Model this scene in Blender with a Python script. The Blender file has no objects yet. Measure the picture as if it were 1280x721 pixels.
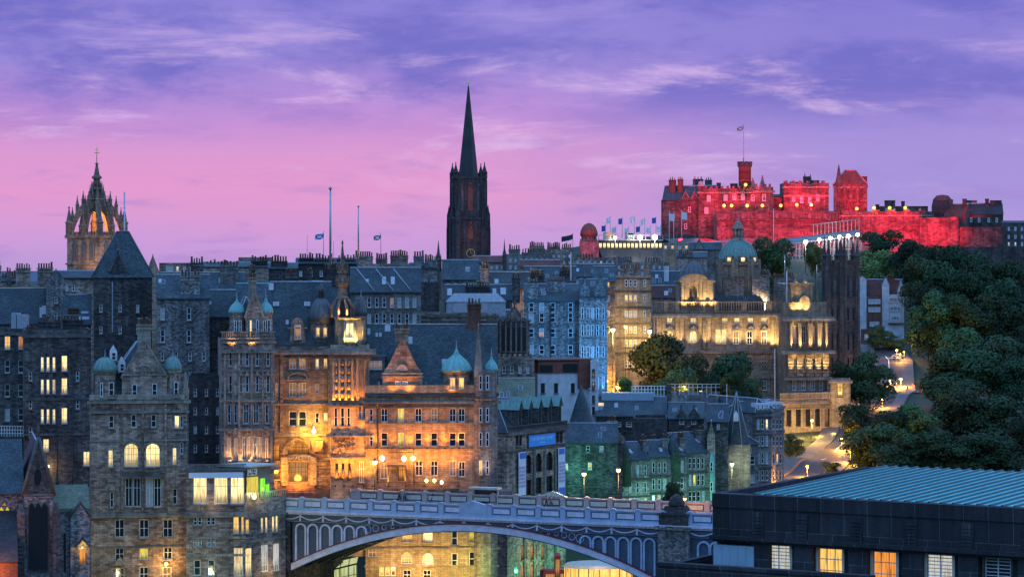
import bpy, math, random
import numpy as np
from mathutils import Vector, Matrix
R = math.radians
random.seed(7)
SC = bpy.context.scene
COL = SC.collection

# ------------------------------------------------------------------ camera, sky, sun, exposure
FPX, CX, HY, CZ = 3200.0, 640.0, 335.0, 100.0      # focal length in photo pixels, centre column, horizon row, eye height
cam_d = bpy.data.cameras.new('camera'); cam = bpy.data.objects.new('camera', cam_d); COL.objects.link(cam)
cam.location = (0, 0, CZ); cam.rotation_euler = (R(90), 0, 0)
cam_d.sensor_width = 36; cam_d.lens = FPX / 1280 * 36
cam_d.shift_y = -(360.5 - HY) / 1280
cam_d.clip_start = 1; cam_d.clip_end = 60000
SC.camera = cam
SC.view_settings.view_transform = 'Standard'; SC.view_settings.look = 'None'
SC.view_settings.exposure = 0.0; SC.view_settings.gamma = 1.0; SC.view_settings.use_curve_mapping = False
SC.render.engine = 'CYCLES'
SC.cycles.use_denoising = True
SC.cycles.max_bounces = 4; SC.cycles.diffuse_bounces = 2; SC.cycles.glossy_bounces = 2; SC.cycles.transparent_max_bounces = 6
SC.cycles.sample_clamp_indirect = 4.0
SC.cycles.caustics_reflective = False; SC.cycles.caustics_refractive = False

def s2l(c):
    return tuple((x / 255 / 12.92) if x / 255 <= 0.04045 else ((x / 255 + 0.055) / 1.055) ** 2.4 for x in c)

class NT:
    """small node-tree helper"""
    def __init__(s, tree):
        s.t = tree; s.n = tree.nodes; s.l = tree.links
    def new(s, kind, **kw):
        n = s.n.new(kind)
        for k, v in kw.items():
            setattr(n, k, v)
        return n
    def put(s, sock, val):
        if isinstance(val, bpy.types.NodeSocket): s.l.new(val, sock)
        elif isinstance(val, (tuple, list)) and len(val) == 3 and sock.type == 'RGBA': sock.default_value = (*val, 1)
        else: sock.default_value = val
    def math(s, op, a, b=None, c=None, clamp=False):
        n = s.new('ShaderNodeMath', operation=op, use_clamp=clamp); s.put(n.inputs[0], a)
        if b is not None: s.put(n.inputs[1], b)
        if c is not None: s.put(n.inputs[2], c)
        return n.outputs[0]
    def smooth(s, x, a, b):
        n = s.new('ShaderNodeMapRange', interpolation_type='SMOOTHSTEP'); s.put(n.inputs[0], x)
        n.inputs[1].default_value = a; n.inputs[2].default_value = b
        return n.outputs[0]
    def mix(s, f, a, b, mode='MIX'):
        n = s.new('ShaderNodeMix', data_type='RGBA', blend_type=mode); s.put(n.inputs[0], f)
        s.put(n.inputs[6], a); s.put(n.inputs[7], b)
        return n.outputs[2]
    def ramp(s, f, stops, interp='LINEAR'):
        n = s.new('ShaderNodeValToRGB'); s.put(n.inputs[0], f); cr = n.color_ramp; cr.interpolation = interp
        while len(cr.elements) < len(stops): cr.elements.new(0.5)
        for e, (p, c) in zip(cr.elements, stops):
            e.position = p; e.color = (*c, 1) if len(c) == 3 else c
        return n.outputs[0]
    def noise(s, vec, scale, detail=4, rough=0.55, dist=0.0):
        n = s.new('ShaderNodeTexNoise'); s.put(n.inputs['Vector'], vec); n.inputs['Scale'].default_value = scale
        n.inputs['Detail'].default_value = detail; n.inputs['Roughness'].default_value = rough; n.inputs['Distortion'].default_value = dist
        return n.outputs[0]
    def comb(s, x, y, z=0.0):
        n = s.new('ShaderNodeCombineXYZ'); s.put(n.inputs[0], x); s.put(n.inputs[1], y); s.put(n.inputs[2], z)
        return n.outputs[0]

SUN_EL, SUN_AZ = 14.0, 62.0        # after-glow from the west-north-west: ahead of the camera and to its right
def make_world():
    w = bpy.data.worlds.new('World'); SC.world = w; w.use_nodes = True
    t = NT(w.node_tree); bg = t.n['Background']; out = t.n['World Output']
    co = t.new('ShaderNodeTexCoord').outputs['Generated']
    sep = t.new('ShaderNodeSeparateXYZ'); t.l.new(co, sep.inputs[0]); x, y, z = sep.outputs
    hyp = t.math('MAXIMUM', t.math('SQRT', t.math('ADD', t.math('MULTIPLY', x, x), t.math('MULTIPLY', y, y))), 0.01)
    el = t.math('DIVIDE', z, hyp); az = t.math('ARCTAN2', x, y)
    wob = t.noise(t.comb(t.math('MULTIPLY', az, 9.0), t.math('MULTIPLY', el, 40.0)), 1.0, 4)
    e2 = t.math('ADD', el, t.math('MULTIPLY', t.math('SUBTRACT', wob, 0.5), 0.022))
    f = t.math('MULTIPLY', e2, 1 / 0.12)
    left = t.ramp(f, [(0.0, s2l((186, 152, 214))), (0.10, s2l((202, 153, 217))), (0.24, s2l((224, 150, 206))), (0.36, s2l((216, 148, 208))),
                      (0.52, s2l((186, 138, 214))), (0.68, s2l((150, 132, 214))), (1.0, s2l((130, 123, 213)))])
    right = t.ramp(f, [(0.0, s2l((186, 158, 224))), (0.2, s2l((160, 142, 216))), (0.45, s2l((160, 138, 216))), (0.6, s2l((150, 130, 214))),
                       (0.72, s2l((136, 122, 210))), (1.0, s2l((120, 112, 206)))])
    side = t.smooth(t.math('ADD', az, t.math('MULTIPLY', t.math('SUBTRACT', wob, 0.5), 0.10)), -0.03, 0.14)
    col = t.mix(side, left, right)
    # cloud decks: soft long bands, heavier towards the top
    c1 = t.noise(t.comb(t.math('MULTIPLY', az, 13.0), t.math('MULTIPLY', el, 38.0), 3.1), 1.0, 10, 0.60, 0.12)
    deck = t.math('MULTIPLY', t.smooth(c1, 0.38, 0.60), t.smooth(el, 0.046, 0.072))
    col = t.mix(t.math('MULTIPLY', deck, 0.78), col, s2l((98, 95, 194)))
    c2 = t.noise(t.comb(t.math('MULTIPLY', az, 22.0), t.math('MULTIPLY', el, 120.0), 8.7), 1.0, 6, 0.6, 0.3)
    wisps = t.math('MULTIPLY', t.smooth(c2, 0.53, 0.72), t.smooth(el, 0.11, 0.06))
    col = t.mix(t.math('MULTIPLY', wisps, 0.38), col, s2l((156, 126, 205)))
    c3 = t.noise(t.comb(t.math('MULTIPLY', az, 11.0), t.math('MULTIPLY', el, 60.0), 21.2), 1.0, 10, 0.64, 0.3)
    lit = t.math('MULTIPLY', t.smooth(c3, 0.50, 0.70), t.math('MULTIPLY', t.smooth(el, 0.02, 0.045), t.smooth(el, 0.115, 0.07)))
    col = t.mix(t.math('MULTIPLY', lit, 0.75), col, s2l((226, 190, 236)))
    over = t.mix(t.smooth(el, 0.12, 0.8), col, (0.32, 0.68, 1.5))
    front = t.smooth(t.math('DIVIDE', y, hyp), -0.35, 0.75)
    back = t.mix(t.smooth(el, 0.05, 0.55), (0.14, 0.32, 0.58), (0.36, 0.76, 1.6))
    full = t.mix(front, back, over)
    below = t.mix(t.smooth(el, -0.02, -0.3), full, (0.02, 0.025, 0.05))
    t.l.new(below, bg.inputs['Color']); bg.inputs['Strength'].default_value = 1.0
    sky = t.new('ShaderNodeTexSky', sky_type='NISHITA', sun_disc=False)
    sky.sun_elevation = R(SUN_EL); sky.sun_rotation = R(SUN_AZ)
    bg2 = t.new('ShaderNodeBackground'); t.l.new(sky.outputs[0], bg2.inputs['Color']); bg2.inputs['Strength'].default_value = 0.006
    add = t.new('ShaderNodeAddShader'); t.l.new(bg.outputs[0], add.inputs[0]); t.l.new(bg2.outputs[0], add.inputs[1])
    t.l.new(add.outputs[0], out.inputs['Surface'])
make_world()
sun_d = bpy.data.lights.new('sun', 'SUN'); sun_d.energy = 0.20; sun_d.angle = R(30); sun_d.color = (0.72, 0.82, 1.0)
sun = bpy.data.objects.new('sun', sun_d); COL.objects.link(sun)
_sd = Vector((math.sin(R(SUN_AZ)) * math.cos(R(SUN_EL)), math.cos(R(SUN_AZ)) * math.cos(R(SUN_EL)), math.sin(R(SUN_EL))))
sun.rotation_euler = (-_sd).to_track_quat('-Z', 'Y').to_euler()

# ------------------------------------------------------------------ placing: a photo pixel at a chosen distance is a point of the town
def at(px, py, D):
    return Vector(((px - CX) / FPX * D, D, CZ + (HY - py) / FPX * D))

# ------------------------------------------------------------------ materials
MATS = {}
def mk(name):
    m = bpy.data.materials.new(name); m.use_nodes = True
    t = NT(m.node_tree); b = t.n['Principled BSDF']; MATS[name] = m
    return m, t, b
def objrand(t):
    return t.new('ShaderNodeObjectInfo').outputs['Random']

def stone(name, pale, dark, bw=0.85, bh=0.34, stain=0.55, mort=(0.10, 0.095, 0.09), bias=0.0):
    m, t, b = mk(name)
    uv = t.new('ShaderNodeTexCoord'); rnd = objrand(t)
    off = t.new('ShaderNodeVectorMath', operation='ADD'); t.l.new(uv.outputs['UV'], off.inputs[0])
    t.l.new(t.comb(t.math('MULTIPLY', rnd, 37.0), t.math('MULTIPLY', rnd, 11.0)), off.inputs[1])
    br = t.new('ShaderNodeTexBrick'); t.l.new(off.outputs[0], br.inputs['Vector'])
    t.put(br.inputs['Color1'], pale); t.put(br.inputs['Color2'], dark); t.put(br.inputs['Mortar'], mort)
    br.inputs['Scale'].default_value = 1.0; br.inputs['Brick Width'].default_value = bw; br.inputs['Row Height'].default_value = bh
    br.inputs['Mortar Size'].default_value = 0.012 if bh < 2 else 0.022; br.inputs['Bias'].default_value = bias
    n1 = t.noise(off.outputs[0], 0.16, 5, 0.6, 0.4)
    st = t.ramp(n1, [(0.30, (1 - stain,) * 3), (0.62, (1.12, 1.10, 1.06))])
    c = t.mix(1.0, br.outputs['Color'], st, 'MULTIPLY')
    # rain streaks running down the face
    st2 = t.new('ShaderNodeMapping'); t.l.new(off.outputs[0], st2.inputs[0]); st2.inputs['Scale'].default_value = (1.3, 0.07, 1)
    n2 = t.noise(st2.outputs[0], 1.0, 4, 0.6)
    c = t.mix(1.0, c, t.ramp(n2, [(0.36, (0.62, 0.60, 0.60)), (0.60, (1.05, 1.05, 1.05))]), 'MULTIPLY')
    n3 = t.noise(off.outputs[0], 3.5, 3, 0.7)
    c = t.mix(1.0, c, t.ramp(n3, [(0.3, (0.72,) * 3), (0.7, (1.2,) * 3)]), 'MULTIPLY')
    hsv = t.new('ShaderNodeHueSaturation'); t.l.new(c, hsv.inputs['Color'])
    t.l.new(t.math('MULTIPLY_ADD', rnd, 0.35, 0.82), hsv.inputs['Value'])
    t.l.new(hsv.outputs[0], b.inputs['Base Color']); b.inputs['Roughness'].default_value = 0.92
    bp = t.new('ShaderNodeBump'); bp.inputs['Strength'].default_value = 0.5; bp.inputs['Distance'].default_value = 0.05
    t.l.new(t.math('SUBTRACT', n3, t.math('MULTIPLY', br.outputs['Fac'], 0.8)), bp.inputs['Height']); t.l.new(bp.outputs[0], b.inputs['Normal'])
    return m

stone('warm_stone', (0.52, 0.37, 0.26), (0.25, 0.165, 0.12), stain=0.5)
stone('honey_stone', (0.54, 0.40, 0.26), (0.34, 0.245, 0.16), 0.7, 0.32, 0.4)
stone('brown_stone', (0.58, 0.44, 0.35), (0.20, 0.145, 0.12), 0.75, 0.3, stain=0.6)
stone('sooty_stone', (0.20, 0.18, 0.17), (0.045, 0.043, 0.046), 0.6, 0.26, 0.6)
stone('dark_stone', (0.105, 0.095, 0.098), (0.035, 0.034, 0.038), 0.6, 0.26, 0.5)
stone('grey_stone', (0.36, 0.34, 0.32), (0.17, 0.155, 0.15), 0.8, 0.33, 0.5)
stone('rubble_stone', (0.46, 0.43, 0.41), (0.10, 0.10, 0.10), 0.40, 0.22, 0.5)
stone('gothic_stone', (0.20, 0.155, 0.135), (0.075, 0.06, 0.056), 0.7, 0.3, 0.5)
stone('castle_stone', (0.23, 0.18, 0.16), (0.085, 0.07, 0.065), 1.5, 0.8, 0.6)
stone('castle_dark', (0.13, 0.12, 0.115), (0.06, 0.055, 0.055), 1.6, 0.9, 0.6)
stone('red_brick', (0.32, 0.13, 0.085), (0.17, 0.07, 0.05), 0.3, 0.12, 0.4)
stone('bank_stone', (0.40, 0.32, 0.23), (0.24, 0.19, 0.14), 0.9, 0.36, 0.4)
stone('trim_stone', (0.42, 0.35, 0.28), (0.30, 0.245, 0.20), 1.4, 0.5, 0.45)
stone('dark_trim', (0.20, 0.175, 0.16), (0.11, 0.10, 0.095), 1.4, 0.5, 0.5)
stone('black_granite', (0.050, 0.052, 0.060), (0.026, 0.027, 0.032), 2.1, 3.0, 0.5, (0.15, 0.16, 0.18))

def slate(name, a, c2, rough=0.62, bw=0.34, bh=0.22):
    m, t, b = mk(name)
    uv = t.new('ShaderNodeTexCoord'); rnd = objrand(t)
    br = t.new('ShaderNodeTexBrick'); t.l.new(uv.outputs['UV'], br.inputs['Vector'])
    t.put(br.inputs['Color1'], a); t.put(br.inputs['Color2'], c2); t.put(br.inputs['Mortar'], tuple(x * 0.4 for x in c2))
    br.inputs['Scale'].default_value = 1.0; br.inputs['Brick Width'].default_value = bw; br.inputs['Row Height'].default_value = bh
    br.inputs['Mortar Size'].default_value = 0.012
    n = t.noise(uv.outputs['UV'], 0.22, 6, 0.7)
    c = t.mix(1.0, br.outputs['Color'], t.ramp(n, [(0.3, (0.5, 0.52, 0.53)), (0.68, (1.35, 1.32, 1.28))]), 'MULTIPLY')
    hsv = t.new('ShaderNodeHueSaturation'); t.l.new(c, hsv.inputs['Color']); t.l.new(t.math('MULTIPLY_ADD', rnd, 0.5, 0.75), hsv.inputs['Value'])
    t.l.new(hsv.outputs[0], b.inputs['Base Color'])
    b.inputs['Roughness'].default_value = rough; b.inputs['Specular IOR Level'].default_value = 0.28
    bp = t.new('ShaderNodeBump'); bp.inputs['Strength'].default_value = 0.25; bp.inputs['Distance'].default_value = 0.02
    t.l.new(t.math('SUBTRACT', n, br.outputs['Fac']), bp.inputs['Height']); t.l.new(bp.outputs[0], b.inputs['Normal'])
    return m
slate('slate', (0.070, 0.100, 0.110), (0.030, 0.043, 0.050))
slate('slate_dark', (0.075, 0.078, 0.082), (0.035, 0.037, 0.042), 0.6)
slate('slate_moss', (0.17, 0.19, 0.12), (0.10, 0.11, 0.075), 0.8)
slate('red_tile', (0.17, 0.055, 0.04), (0.09, 0.03, 0.025), 0.7, 0.3, 0.3)

def plain(name, col, rough=0.6, metal=0.0, var=0.25, scale=1.2, spec=0.5):
    m, t, b = mk(name)
    co = t.new('ShaderNodeTexCoord')
    n = t.noise(co.outputs['Object'], scale, 5, 0.65)
    c = t.mix(1.0, col, t.ramp(n, [(0.3, (1 - var,) * 3), (0.7, (1 + var * 0.5,) * 3)]), 'MULTIPLY')
    t.l.new(c, b.inputs['Base Color']); b.inputs['Roughness'].default_value = rough; b.inputs['Metallic'].default_value = metal
    b.inputs['Specular IOR Level'].default_value = spec
    return m
plain('white_paint', (0.72, 0.72, 0.70), 0.5)
plain('cream_paint', (0.62, 0.56, 0.44), 0.6)
plain('render_white', (0.66, 0.66, 0.68), 0.85, var=0.3, scale=0.5)
plain('lead', (0.34, 0.37, 0.40), 0.45, var=0.35, scale=2.0)
plain('lead_dark', (0.12, 0.125, 0.13), 0.5, var=0.35)
plain('iron', (0.03, 0.032, 0.035), 0.5)
plain('steel', (0.45, 0.46, 0.48), 0.35, 0.6)
plain('pot_clay', (0.34, 0.18, 0.11), 0.85, var=0.4, scale=3)
plain('pot_buff', (0.46, 0.38, 0.27), 0.85, var=0.4, scale=3)
plain('timber_red', (0.25, 0.075, 0.045), 0.6, var=0.4)
plain('bridge_blue', (0.36, 0.44, 0.58), 0.5, var=0.3, scale=0.8)
plain('bridge_lilac', (0.62, 0.58, 0.68), 0.5, var=0.28, scale=0.8)
plain('bridge_dark', (0.060, 0.085, 0.13), 0.55, var=0.3)
plain('bridge_red', (0.16, 0.02, 0.03), 0.5)
plain('bridge_lamplit', (0.55, 0.40, 0.36), 0.5)
plain('sign_blue', (0.0, 0.32, 0.80), 0.4, var=0.05)
plain('sign_pale', (0.35, 0.68, 0.95), 0.4, var=0.05)
plain('banner_white', (0.72, 0.72, 0.82), 0.6, var=0.1)
plain('banner_ink', (0.30, 0.17, 0.36), 0.6)
plain('banner_blue', (0.03, 0.17, 0.55), 0.5)
plain('gold', (0.80, 0.55, 0.16), 0.35, 0.7)
plain('asphalt', (0.055, 0.055, 0.06), 0.75, var=0.35, scale=0.3)
plain('paving', (0.13, 0.12, 0.115), 0.8, var=0.3, scale=0.7)
plain('road_paint', (0.70, 0.70, 0.66), 0.6)
plain('cloth_dark', (0.03, 0.035, 0.05), 0.8); plain('cloth_red', (0.45, 0.07, 0.08), 0.8); plain('cloth_grey', (0.22, 0.22, 0.26), 0.8)
plain('skin', (0.52, 0.33, 0.25), 0.6, var=0.05); plain('hair', (0.06, 0.04, 0.03), 0.7)
plain('bark', (0.10, 0.075, 0.055), 0.9, var=0.4, scale=4)
plain('bus_red', (0.40, 0.03, 0.04), 0.3); plain('car_white', (0.72, 0.72, 0.74), 0.25, var=0.03); plain('rubber', (0.02, 0.02, 0.02), 0.8)
plain('flag_blue', (0.03, 0.10, 0.36), 0.8, var=0.05); plain('flag_red', (0.50, 0.04, 0.07), 0.8, var=0.05); plain('flag_white', (0.75, 0.75, 0.78), 0.8, var=0.05)

def copper(name, a, c2):
    m, t, b = mk(name)
    uv = t.new('ShaderNodeTexCoord').outputs['UV']
    mp = t.new('ShaderNodeMapping'); t.l.new(uv, mp.inputs[0]); mp.inputs['Scale'].default_value = (2.2, 0.25, 1)
    n = t.noise(mp.outputs[0], 1.0, 5, 0.65); n2 = t.noise(uv, 1.6, 4, 0.6)
    c = t.ramp(n, [(0.32, c2), (0.66, a)])
    c = t.mix(1.0, c, t.ramp(n2, [(0.32, (0.72,) * 3), (0.7, (1.15,) * 3)]), 'MULTIPLY')
    t.l.new(c, b.inputs['Base Color']); b.inputs['Roughness'].default_value = 0.55
    return m
copper('copper', (0.25, 0.55, 0.50), (0.15, 0.40, 0.37))
copper('copper_roof', (0.17, 0.64, 0.54), (0.10, 0.47, 0.42))
copper('copper_seam', (0.05, 0.19, 0.22), (0.03, 0.12, 0.15))
copper('copper_old', (0.20, 0.36, 0.31), (0.11, 0.24, 0.21))

m, t, b = mk('glass'); b.inputs['Base Color'].default_value = (0.012, 0.016, 0.022, 1); b.inputs['Roughness'].default_value = 0.08
b.inputs['Specular IOR Level'].default_value = 0.9
_n = t.new('ShaderNodeBump'); _n.inputs['Strength'].default_value = 0.12; _n.inputs['Distance'].default_value = 0.1
t.l.new(t.noise(t.new('ShaderNodeTexCoord').outputs['Object'], 0.9, 2), _n.inputs['Height']); t.l.new(_n.outputs[0], b.inputs['Normal'])
plain('blind', (0.42, 0.42, 0.43), 0.6, var=0.2)

def lit(name, col, strength, vary=0.6):
    """a window with a lamp burning in the room behind: curtains, furniture, brightness that differs by window"""
    m, t, b = mk(name)
    co = t.new('ShaderNodeTexCoord').outputs['Object']; rnd = objrand(t)
    mp = t.new('ShaderNodeMapping'); t.l.new(co, mp.inputs[0]); mp.inputs['Scale'].default_value = (4.5, 1, 0.3)
    t.l.new(t.comb(t.math('MULTIPLY', rnd, 50.0), 0.0, t.math('MULTIPLY', rnd, 23.0)), mp.inputs['Location'])
    n = t.noise(mp.outputs[0], 1.3, 4, 0.6)
    c = t.ramp(n, [(0.30, tuple(x * y for x, y in zip(col, (0.26, 0.14, 0.05)))), (0.48, tuple(x * y for x, y in zip(col, (0.8, 0.72, 0.55)))), (0.70, col)])
    st = t.math('MULTIPLY', t.math('MULTIPLY_ADD', t.math('FRACT', t.math('MULTIPLY', rnd, 7.3)), vary, 1 - vary * 0.5), strength)
    gz_ = t.new('ShaderNodeSeparateXYZ'); t.l.new(t.new('ShaderNodeTexCoord').outputs['Generated'], gz_.inputs[0])
    st = t.math('MULTIPLY', st, t.math('MULTIPLY_ADD', t.smooth(t.math('ADD', gz_.outputs[2], t.math('MULTIPLY', n, 0.35)), 0.25, 0.62), 0.72, 0.28))
    t.l.new(c, b.inputs['Emission Color']); t.l.new(st, b.inputs['Emission Strength'])
    b.inputs['Base Color'].default_value = (0.03, 0.03, 0.03, 1); b.inputs['Roughness'].default_value = 0.1
    return m
lit('lit', (1.0, 0.62, 0.17), 1.5)
lit('lit_pale', (1.0, 0.80, 0.42), 1.6)
lit('lit_dim', (1.0, 0.52, 0.20), 0.45)
lit('lit_orange', (1.0, 0.38, 0.06), 0.9)
lit('lit_yellow', (0.95, 0.80, 0.10), 1.1)
lit('lit_green', (0.28, 1.0, 0.06), 1.0)
lit('lit_white', (0.90, 0.95, 1.0), 0.75)
def glow(name, col, strength):
    m, t, b = mk(name); b.inputs['Base Color'].default_value = (*col, 1)
    b.inputs['Emission Color'].default_value = (*col, 1); b.inputs['Emission Strength'].default_value = strength
    return m
glow('lamp_sodium', (1.0, 0.56, 0.13), 4.5); glow('lamp_warm', (1.0, 0.74, 0.32), 6); glow('lamp_amber', (1.0, 0.42, 0.06), 2.6); glow('lamp_white', (1.0, 0.95, 0.85), 18)
glow('lamp_green', (0.06, 1.0, 0.35), 14); glow('lamp_red', (1.0, 0.06, 0.04), 8)

def leaf(name, a, c2):
    m, t, b = mk(name)
    co = t.new('ShaderNodeTexCoord').outputs['Object']; rnd = objrand(t)
    n = t.noise(co, 0.55, 3, 0.6); n2 = t.noise(co, 6.0, 2)
    c = t.mix(t.smooth(n, 0.35, 0.65), a, c2)
    c = t.mix(1.0, c, t.ramp(n2, [(0.3, (0.6,) * 3), (0.7, (1.35,) * 3)]), 'MULTIPLY')
    hsv = t.new('ShaderNodeHueSaturation'); t.l.new(c, hsv.inputs['Color'])
    t.l.new(t.math('MULTIPLY_ADD', rnd, 0.075, 0.445), hsv.inputs['Hue']); t.l.new(t.math('MULTIPLY_ADD', t.math('FRACT', t.math('MULTIPLY', rnd, 5.7)), 1.1, 0.55), hsv.inputs['Value'])
    t.l.new(hsv.outputs[0], b.inputs['Base Color']); b.inputs['Roughness'].default_value = 0.75; b.inputs['Specular IOR Level'].default_value = 0.2
    return m
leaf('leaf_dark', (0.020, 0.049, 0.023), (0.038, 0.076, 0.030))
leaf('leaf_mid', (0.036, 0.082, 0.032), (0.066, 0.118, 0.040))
leaf('leaf_floodlit', (0.10, 0.17, 0.05), (0.15, 0.23, 0.07))  # floodlight on the bright trees put into a lighter leaf colour

m, t, b = mk('grassy_earth')
_co = t.new('ShaderNodeTexCoord').outputs['Object']
t.l.new(t.ramp(t.noise(_co, 0.05, 6, 0.65), [(0.35, (0.02, 0.035, 0.015)), (0.6, (0.045, 0.06, 0.03)), (0.75, (0.07, 0.06, 0.045))]), b.inputs['Base Color'])
b.inputs['Roughness'].default_value = 0.95
plain('far_hill', (0.10, 0.13, 0.17), 1.0, var=0.3, scale=0.004)
m, t, b = mk('rock')
_co = t.new('ShaderNodeTexCoord').outputs['Object']; _n = t.noise(_co, 0.12, 7, 0.7, 0.8)
t.l.new(t.ramp(_n, [(0.35, (0.06, 0.055, 0.05)), (0.65, (0.24, 0.21, 0.19))]), b.inputs['Base Color']); b.inputs['Roughness'].default_value = 0.95

# ------------------------------------------------------------------ mesh builder
SPLIT = set('cornice pilaster pilaster_strip window_pediment column carved_bust buttress banner_emblem lancet_surround spandrel_arch coping wall_panel window_surround pediment carved_swag steps scroll piers rusticated_pier banded_pier attic gable_cornice hanging window_band rooftop_unit wall_step'.split())
class MB:
    def __init__(s): s.v = []; s.f = []; s.m = []; s.sm = []
    def face(s, pts, mi=0, smooth=False):
        i = len(s.v); s.v += [tuple(p) for p in pts]; s.f.append(tuple(range(i, i + len(pts)))); s.m.append(mi); s.sm.append(smooth)
    def box(s, x0, y0, z0, x1, y1, z1, mi=0):
        a = [(x0, y0, z0), (x1, y0, z0), (x1, y1, z0), (x0, y1, z0), (x0, y0, z1), (x1, y0, z1), (x1, y1, z1), (x0, y1, z1)]
        for q in ((0, 1, 5, 4), (1, 2, 6, 5), (2, 3, 7, 6), (3, 0, 4, 7), (4, 5, 6, 7), (3, 2, 1, 0)): s.face([a[k] for k in q], mi)
        return s
    def obox(s, c, ux, uy, hx, hy, z0, z1, mi=0):
        """box turned about z: ux, uy unit 2-vectors"""
        p = [(c[0] + a * hx * ux[0] + b_ * hy * uy[0], c[1] + a * hx * ux[1] + b_ * hy * uy[1]) for a, b_ in ((-1, -1), (1, -1), (1, 1), (-1, 1))]
        return s.extr(p, z0, z1, mi)
    def extr(s, poly, z0, z1, mi=0, top=None):
        """plan polygon (counter-clockwise) raised from z0 to z1; top = scale of the upper outline"""
        n = len(poly); cx = sum(p[0] for p in poly) / n; cy = sum(p[1] for p in poly) / n; k = 1 if top is None else top
        up = [(cx + (x - cx) * k, cy + (y - cy) * k) for x, y in poly]
        for i in range(n):
            j = (i + 1) % n
            if k == 0: s.face([(*poly[i], z0), (*poly[j], z0), (cx, cy, z1)], mi)
            else: s.face([(*poly[i], z0), (*poly[j], z0), (*up[j], z1), (*up[i], z1)], mi)
        if k: s.face([(*p, z1) for p in up], mi)
        s.face([(*p, z0) for p in reversed(poly)], mi)
        return s
    def prism(s, prof, y0, y1, mi=0):
        """outline in x, z (counter-clockwise seen from the front) pushed from y0 back to y1"""
        n = len(prof)
        s.face([(x, y0, z) for x, z in prof], mi); s.face([(x, y1, z) for x, z in reversed(prof)], mi)
        for i in range(n):
            j = (i + 1) % n; a, c = prof[i], prof[j]
            s.face([(a[0], y0, a[1]), (a[0], y1, a[1]), (c[0], y1, c[1]), (c[0], y0, c[1])], mi)
        return s
    def lathe(s, cx, cy, prof, n=12, mi=0, ph=0.0, smooth=True, sx=1, sy=1):
        base = len(s.v)
        for r, z in prof:
            for k in range(n):
                a = ph + 2 * math.pi * k / n; s.v.append((cx + r * sx * math.cos(a), cy + r * sy * math.sin(a), z))
        for i in range(len(prof) - 1):
            for k in range(n):
                q = (k + 1) % n
                s.f.append((base + i * n + k, base + i * n + q, base + (i + 1) * n + q, base + (i + 1) * n + k)); s.m.append(mi); s.sm.append(smooth)
        s.f.append(tuple(base + (len(prof) - 1) * n + k for k in range(n))); s.m.append(mi); s.sm.append(False)
        s.f.append(tuple(base + k for k in reversed(range(n)))); s.m.append(mi); s.sm.append(False)
        return s
    def tube(s, pts, r, n=6, mi=0, r2=None):
        pts = [Vector(p) for p in pts]; base = len(s.v); m_ = len(pts)
        for i, p in enumerate(pts):
            d = (pts[min(i + 1, m_ - 1)] - pts[max(i - 1, 0)]).normalized()
            u = d.cross(Vector((0, 0, 1)));  u = Vector((1, 0, 0)) if u.length < 1e-3 else u.normalized(); w = u.cross(d)
            rr = r if r2 is None else r + (r2 - r) * i / max(1, m_ - 1)
            for k in range(n):
                a = 2 * math.pi * k / n; s.v.append(tuple(p + u * (rr * math.cos(a)) + w * (rr * math.sin(a))))
        for i in range(m_ - 1):
            for k in range(n):
                q = (k + 1) % n
                s.f.append((base + i * n + k, base + (i + 1) * n + k, base + (i + 1) * n + q, base + i * n + q)); s.m.append(mi); s.sm.append(True)
        s.f.append(tuple(base + k for k in range(n))); s.m.append(mi); s.sm.append(False)
        s.f.append(tuple(base + (m_ - 1) * n + k for k in reversed(range(n)))); s.m.append(mi); s.sm.append(False)
        return s
    def mesh(s, name, mats):
        me = bpy.data.meshes.new(name); me.from_pydata(s.v, [], s.f)
        for m_ in (mats if isinstance(mats, (list, tuple)) else [mats]): me.materials.append(MATS[m_] if isinstance(m_, str) else m_)
        me.polygons.foreach_set('material_index', s.m); me.polygons.foreach_set('use_smooth', s.sm)
        uvl = me.uv_layers.new(name='UVMap'); me.update()
        uv = np.zeros(len(me.loops) * 2)
        vs = s.v
        for p in me.polygons:
            n = p.normal; tx, ty = -n.y, n.x; L = math.hypot(tx, ty)
            if L < 0.02: t_ = (1, 0, 0); b_ = (0, 1, 0)
            else:
                t_ = (tx / L, ty / L, 0); b_ = (n.y * t_[2] - n.z * t_[1], n.z * t_[0] - n.x * t_[2], n.x * t_[1] - n.y * t_[0])
            for li, vi in zip(p.loop_indices, p.vertices):
                v = vs[vi]
                uv[li * 2] = v[0] * t_[0] + v[1] * t_[1]; uv[li * 2 + 1] = v[0] * b_[0] + v[1] * b_[1] + v[2] * b_[2]
        uvl.data.foreach_set('uv', uv)
        return me
    def pieces(s):
        """the separate bodies in this mesh: faces joined through touching boxes"""
        bb = [[f] for f in range(len(s.f))]; bx = []
        for f in s.f:
            p = [s.v[i] for i in f]; bx.append([min(q[k] for q in p) - .006 for k in range(3)] + [max(q[k] for q in p) + .006 for k in range(3)])
        par = list(range(len(bx)))
        def find(a):
            while par[a] != a: par[a] = par[par[a]]; a = par[a]
            return a
        B = np.array(bx)
        for i in range(len(bx)):
            hit = np.where((B[:, 0] <= B[i, 3]) & (B[:, 3] >= B[i, 0]) & (B[:, 1] <= B[i, 4]) & (B[:, 4] >= B[i, 1]) & (B[:, 2] <= B[i, 5]) & (B[:, 5] >= B[i, 2]))[0]
            for j in hit: par[find(int(j))] = find(i)
        gr = {}
        for i in range(len(bx)): gr.setdefault(find(i), []).append(i)
        out = []
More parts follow.
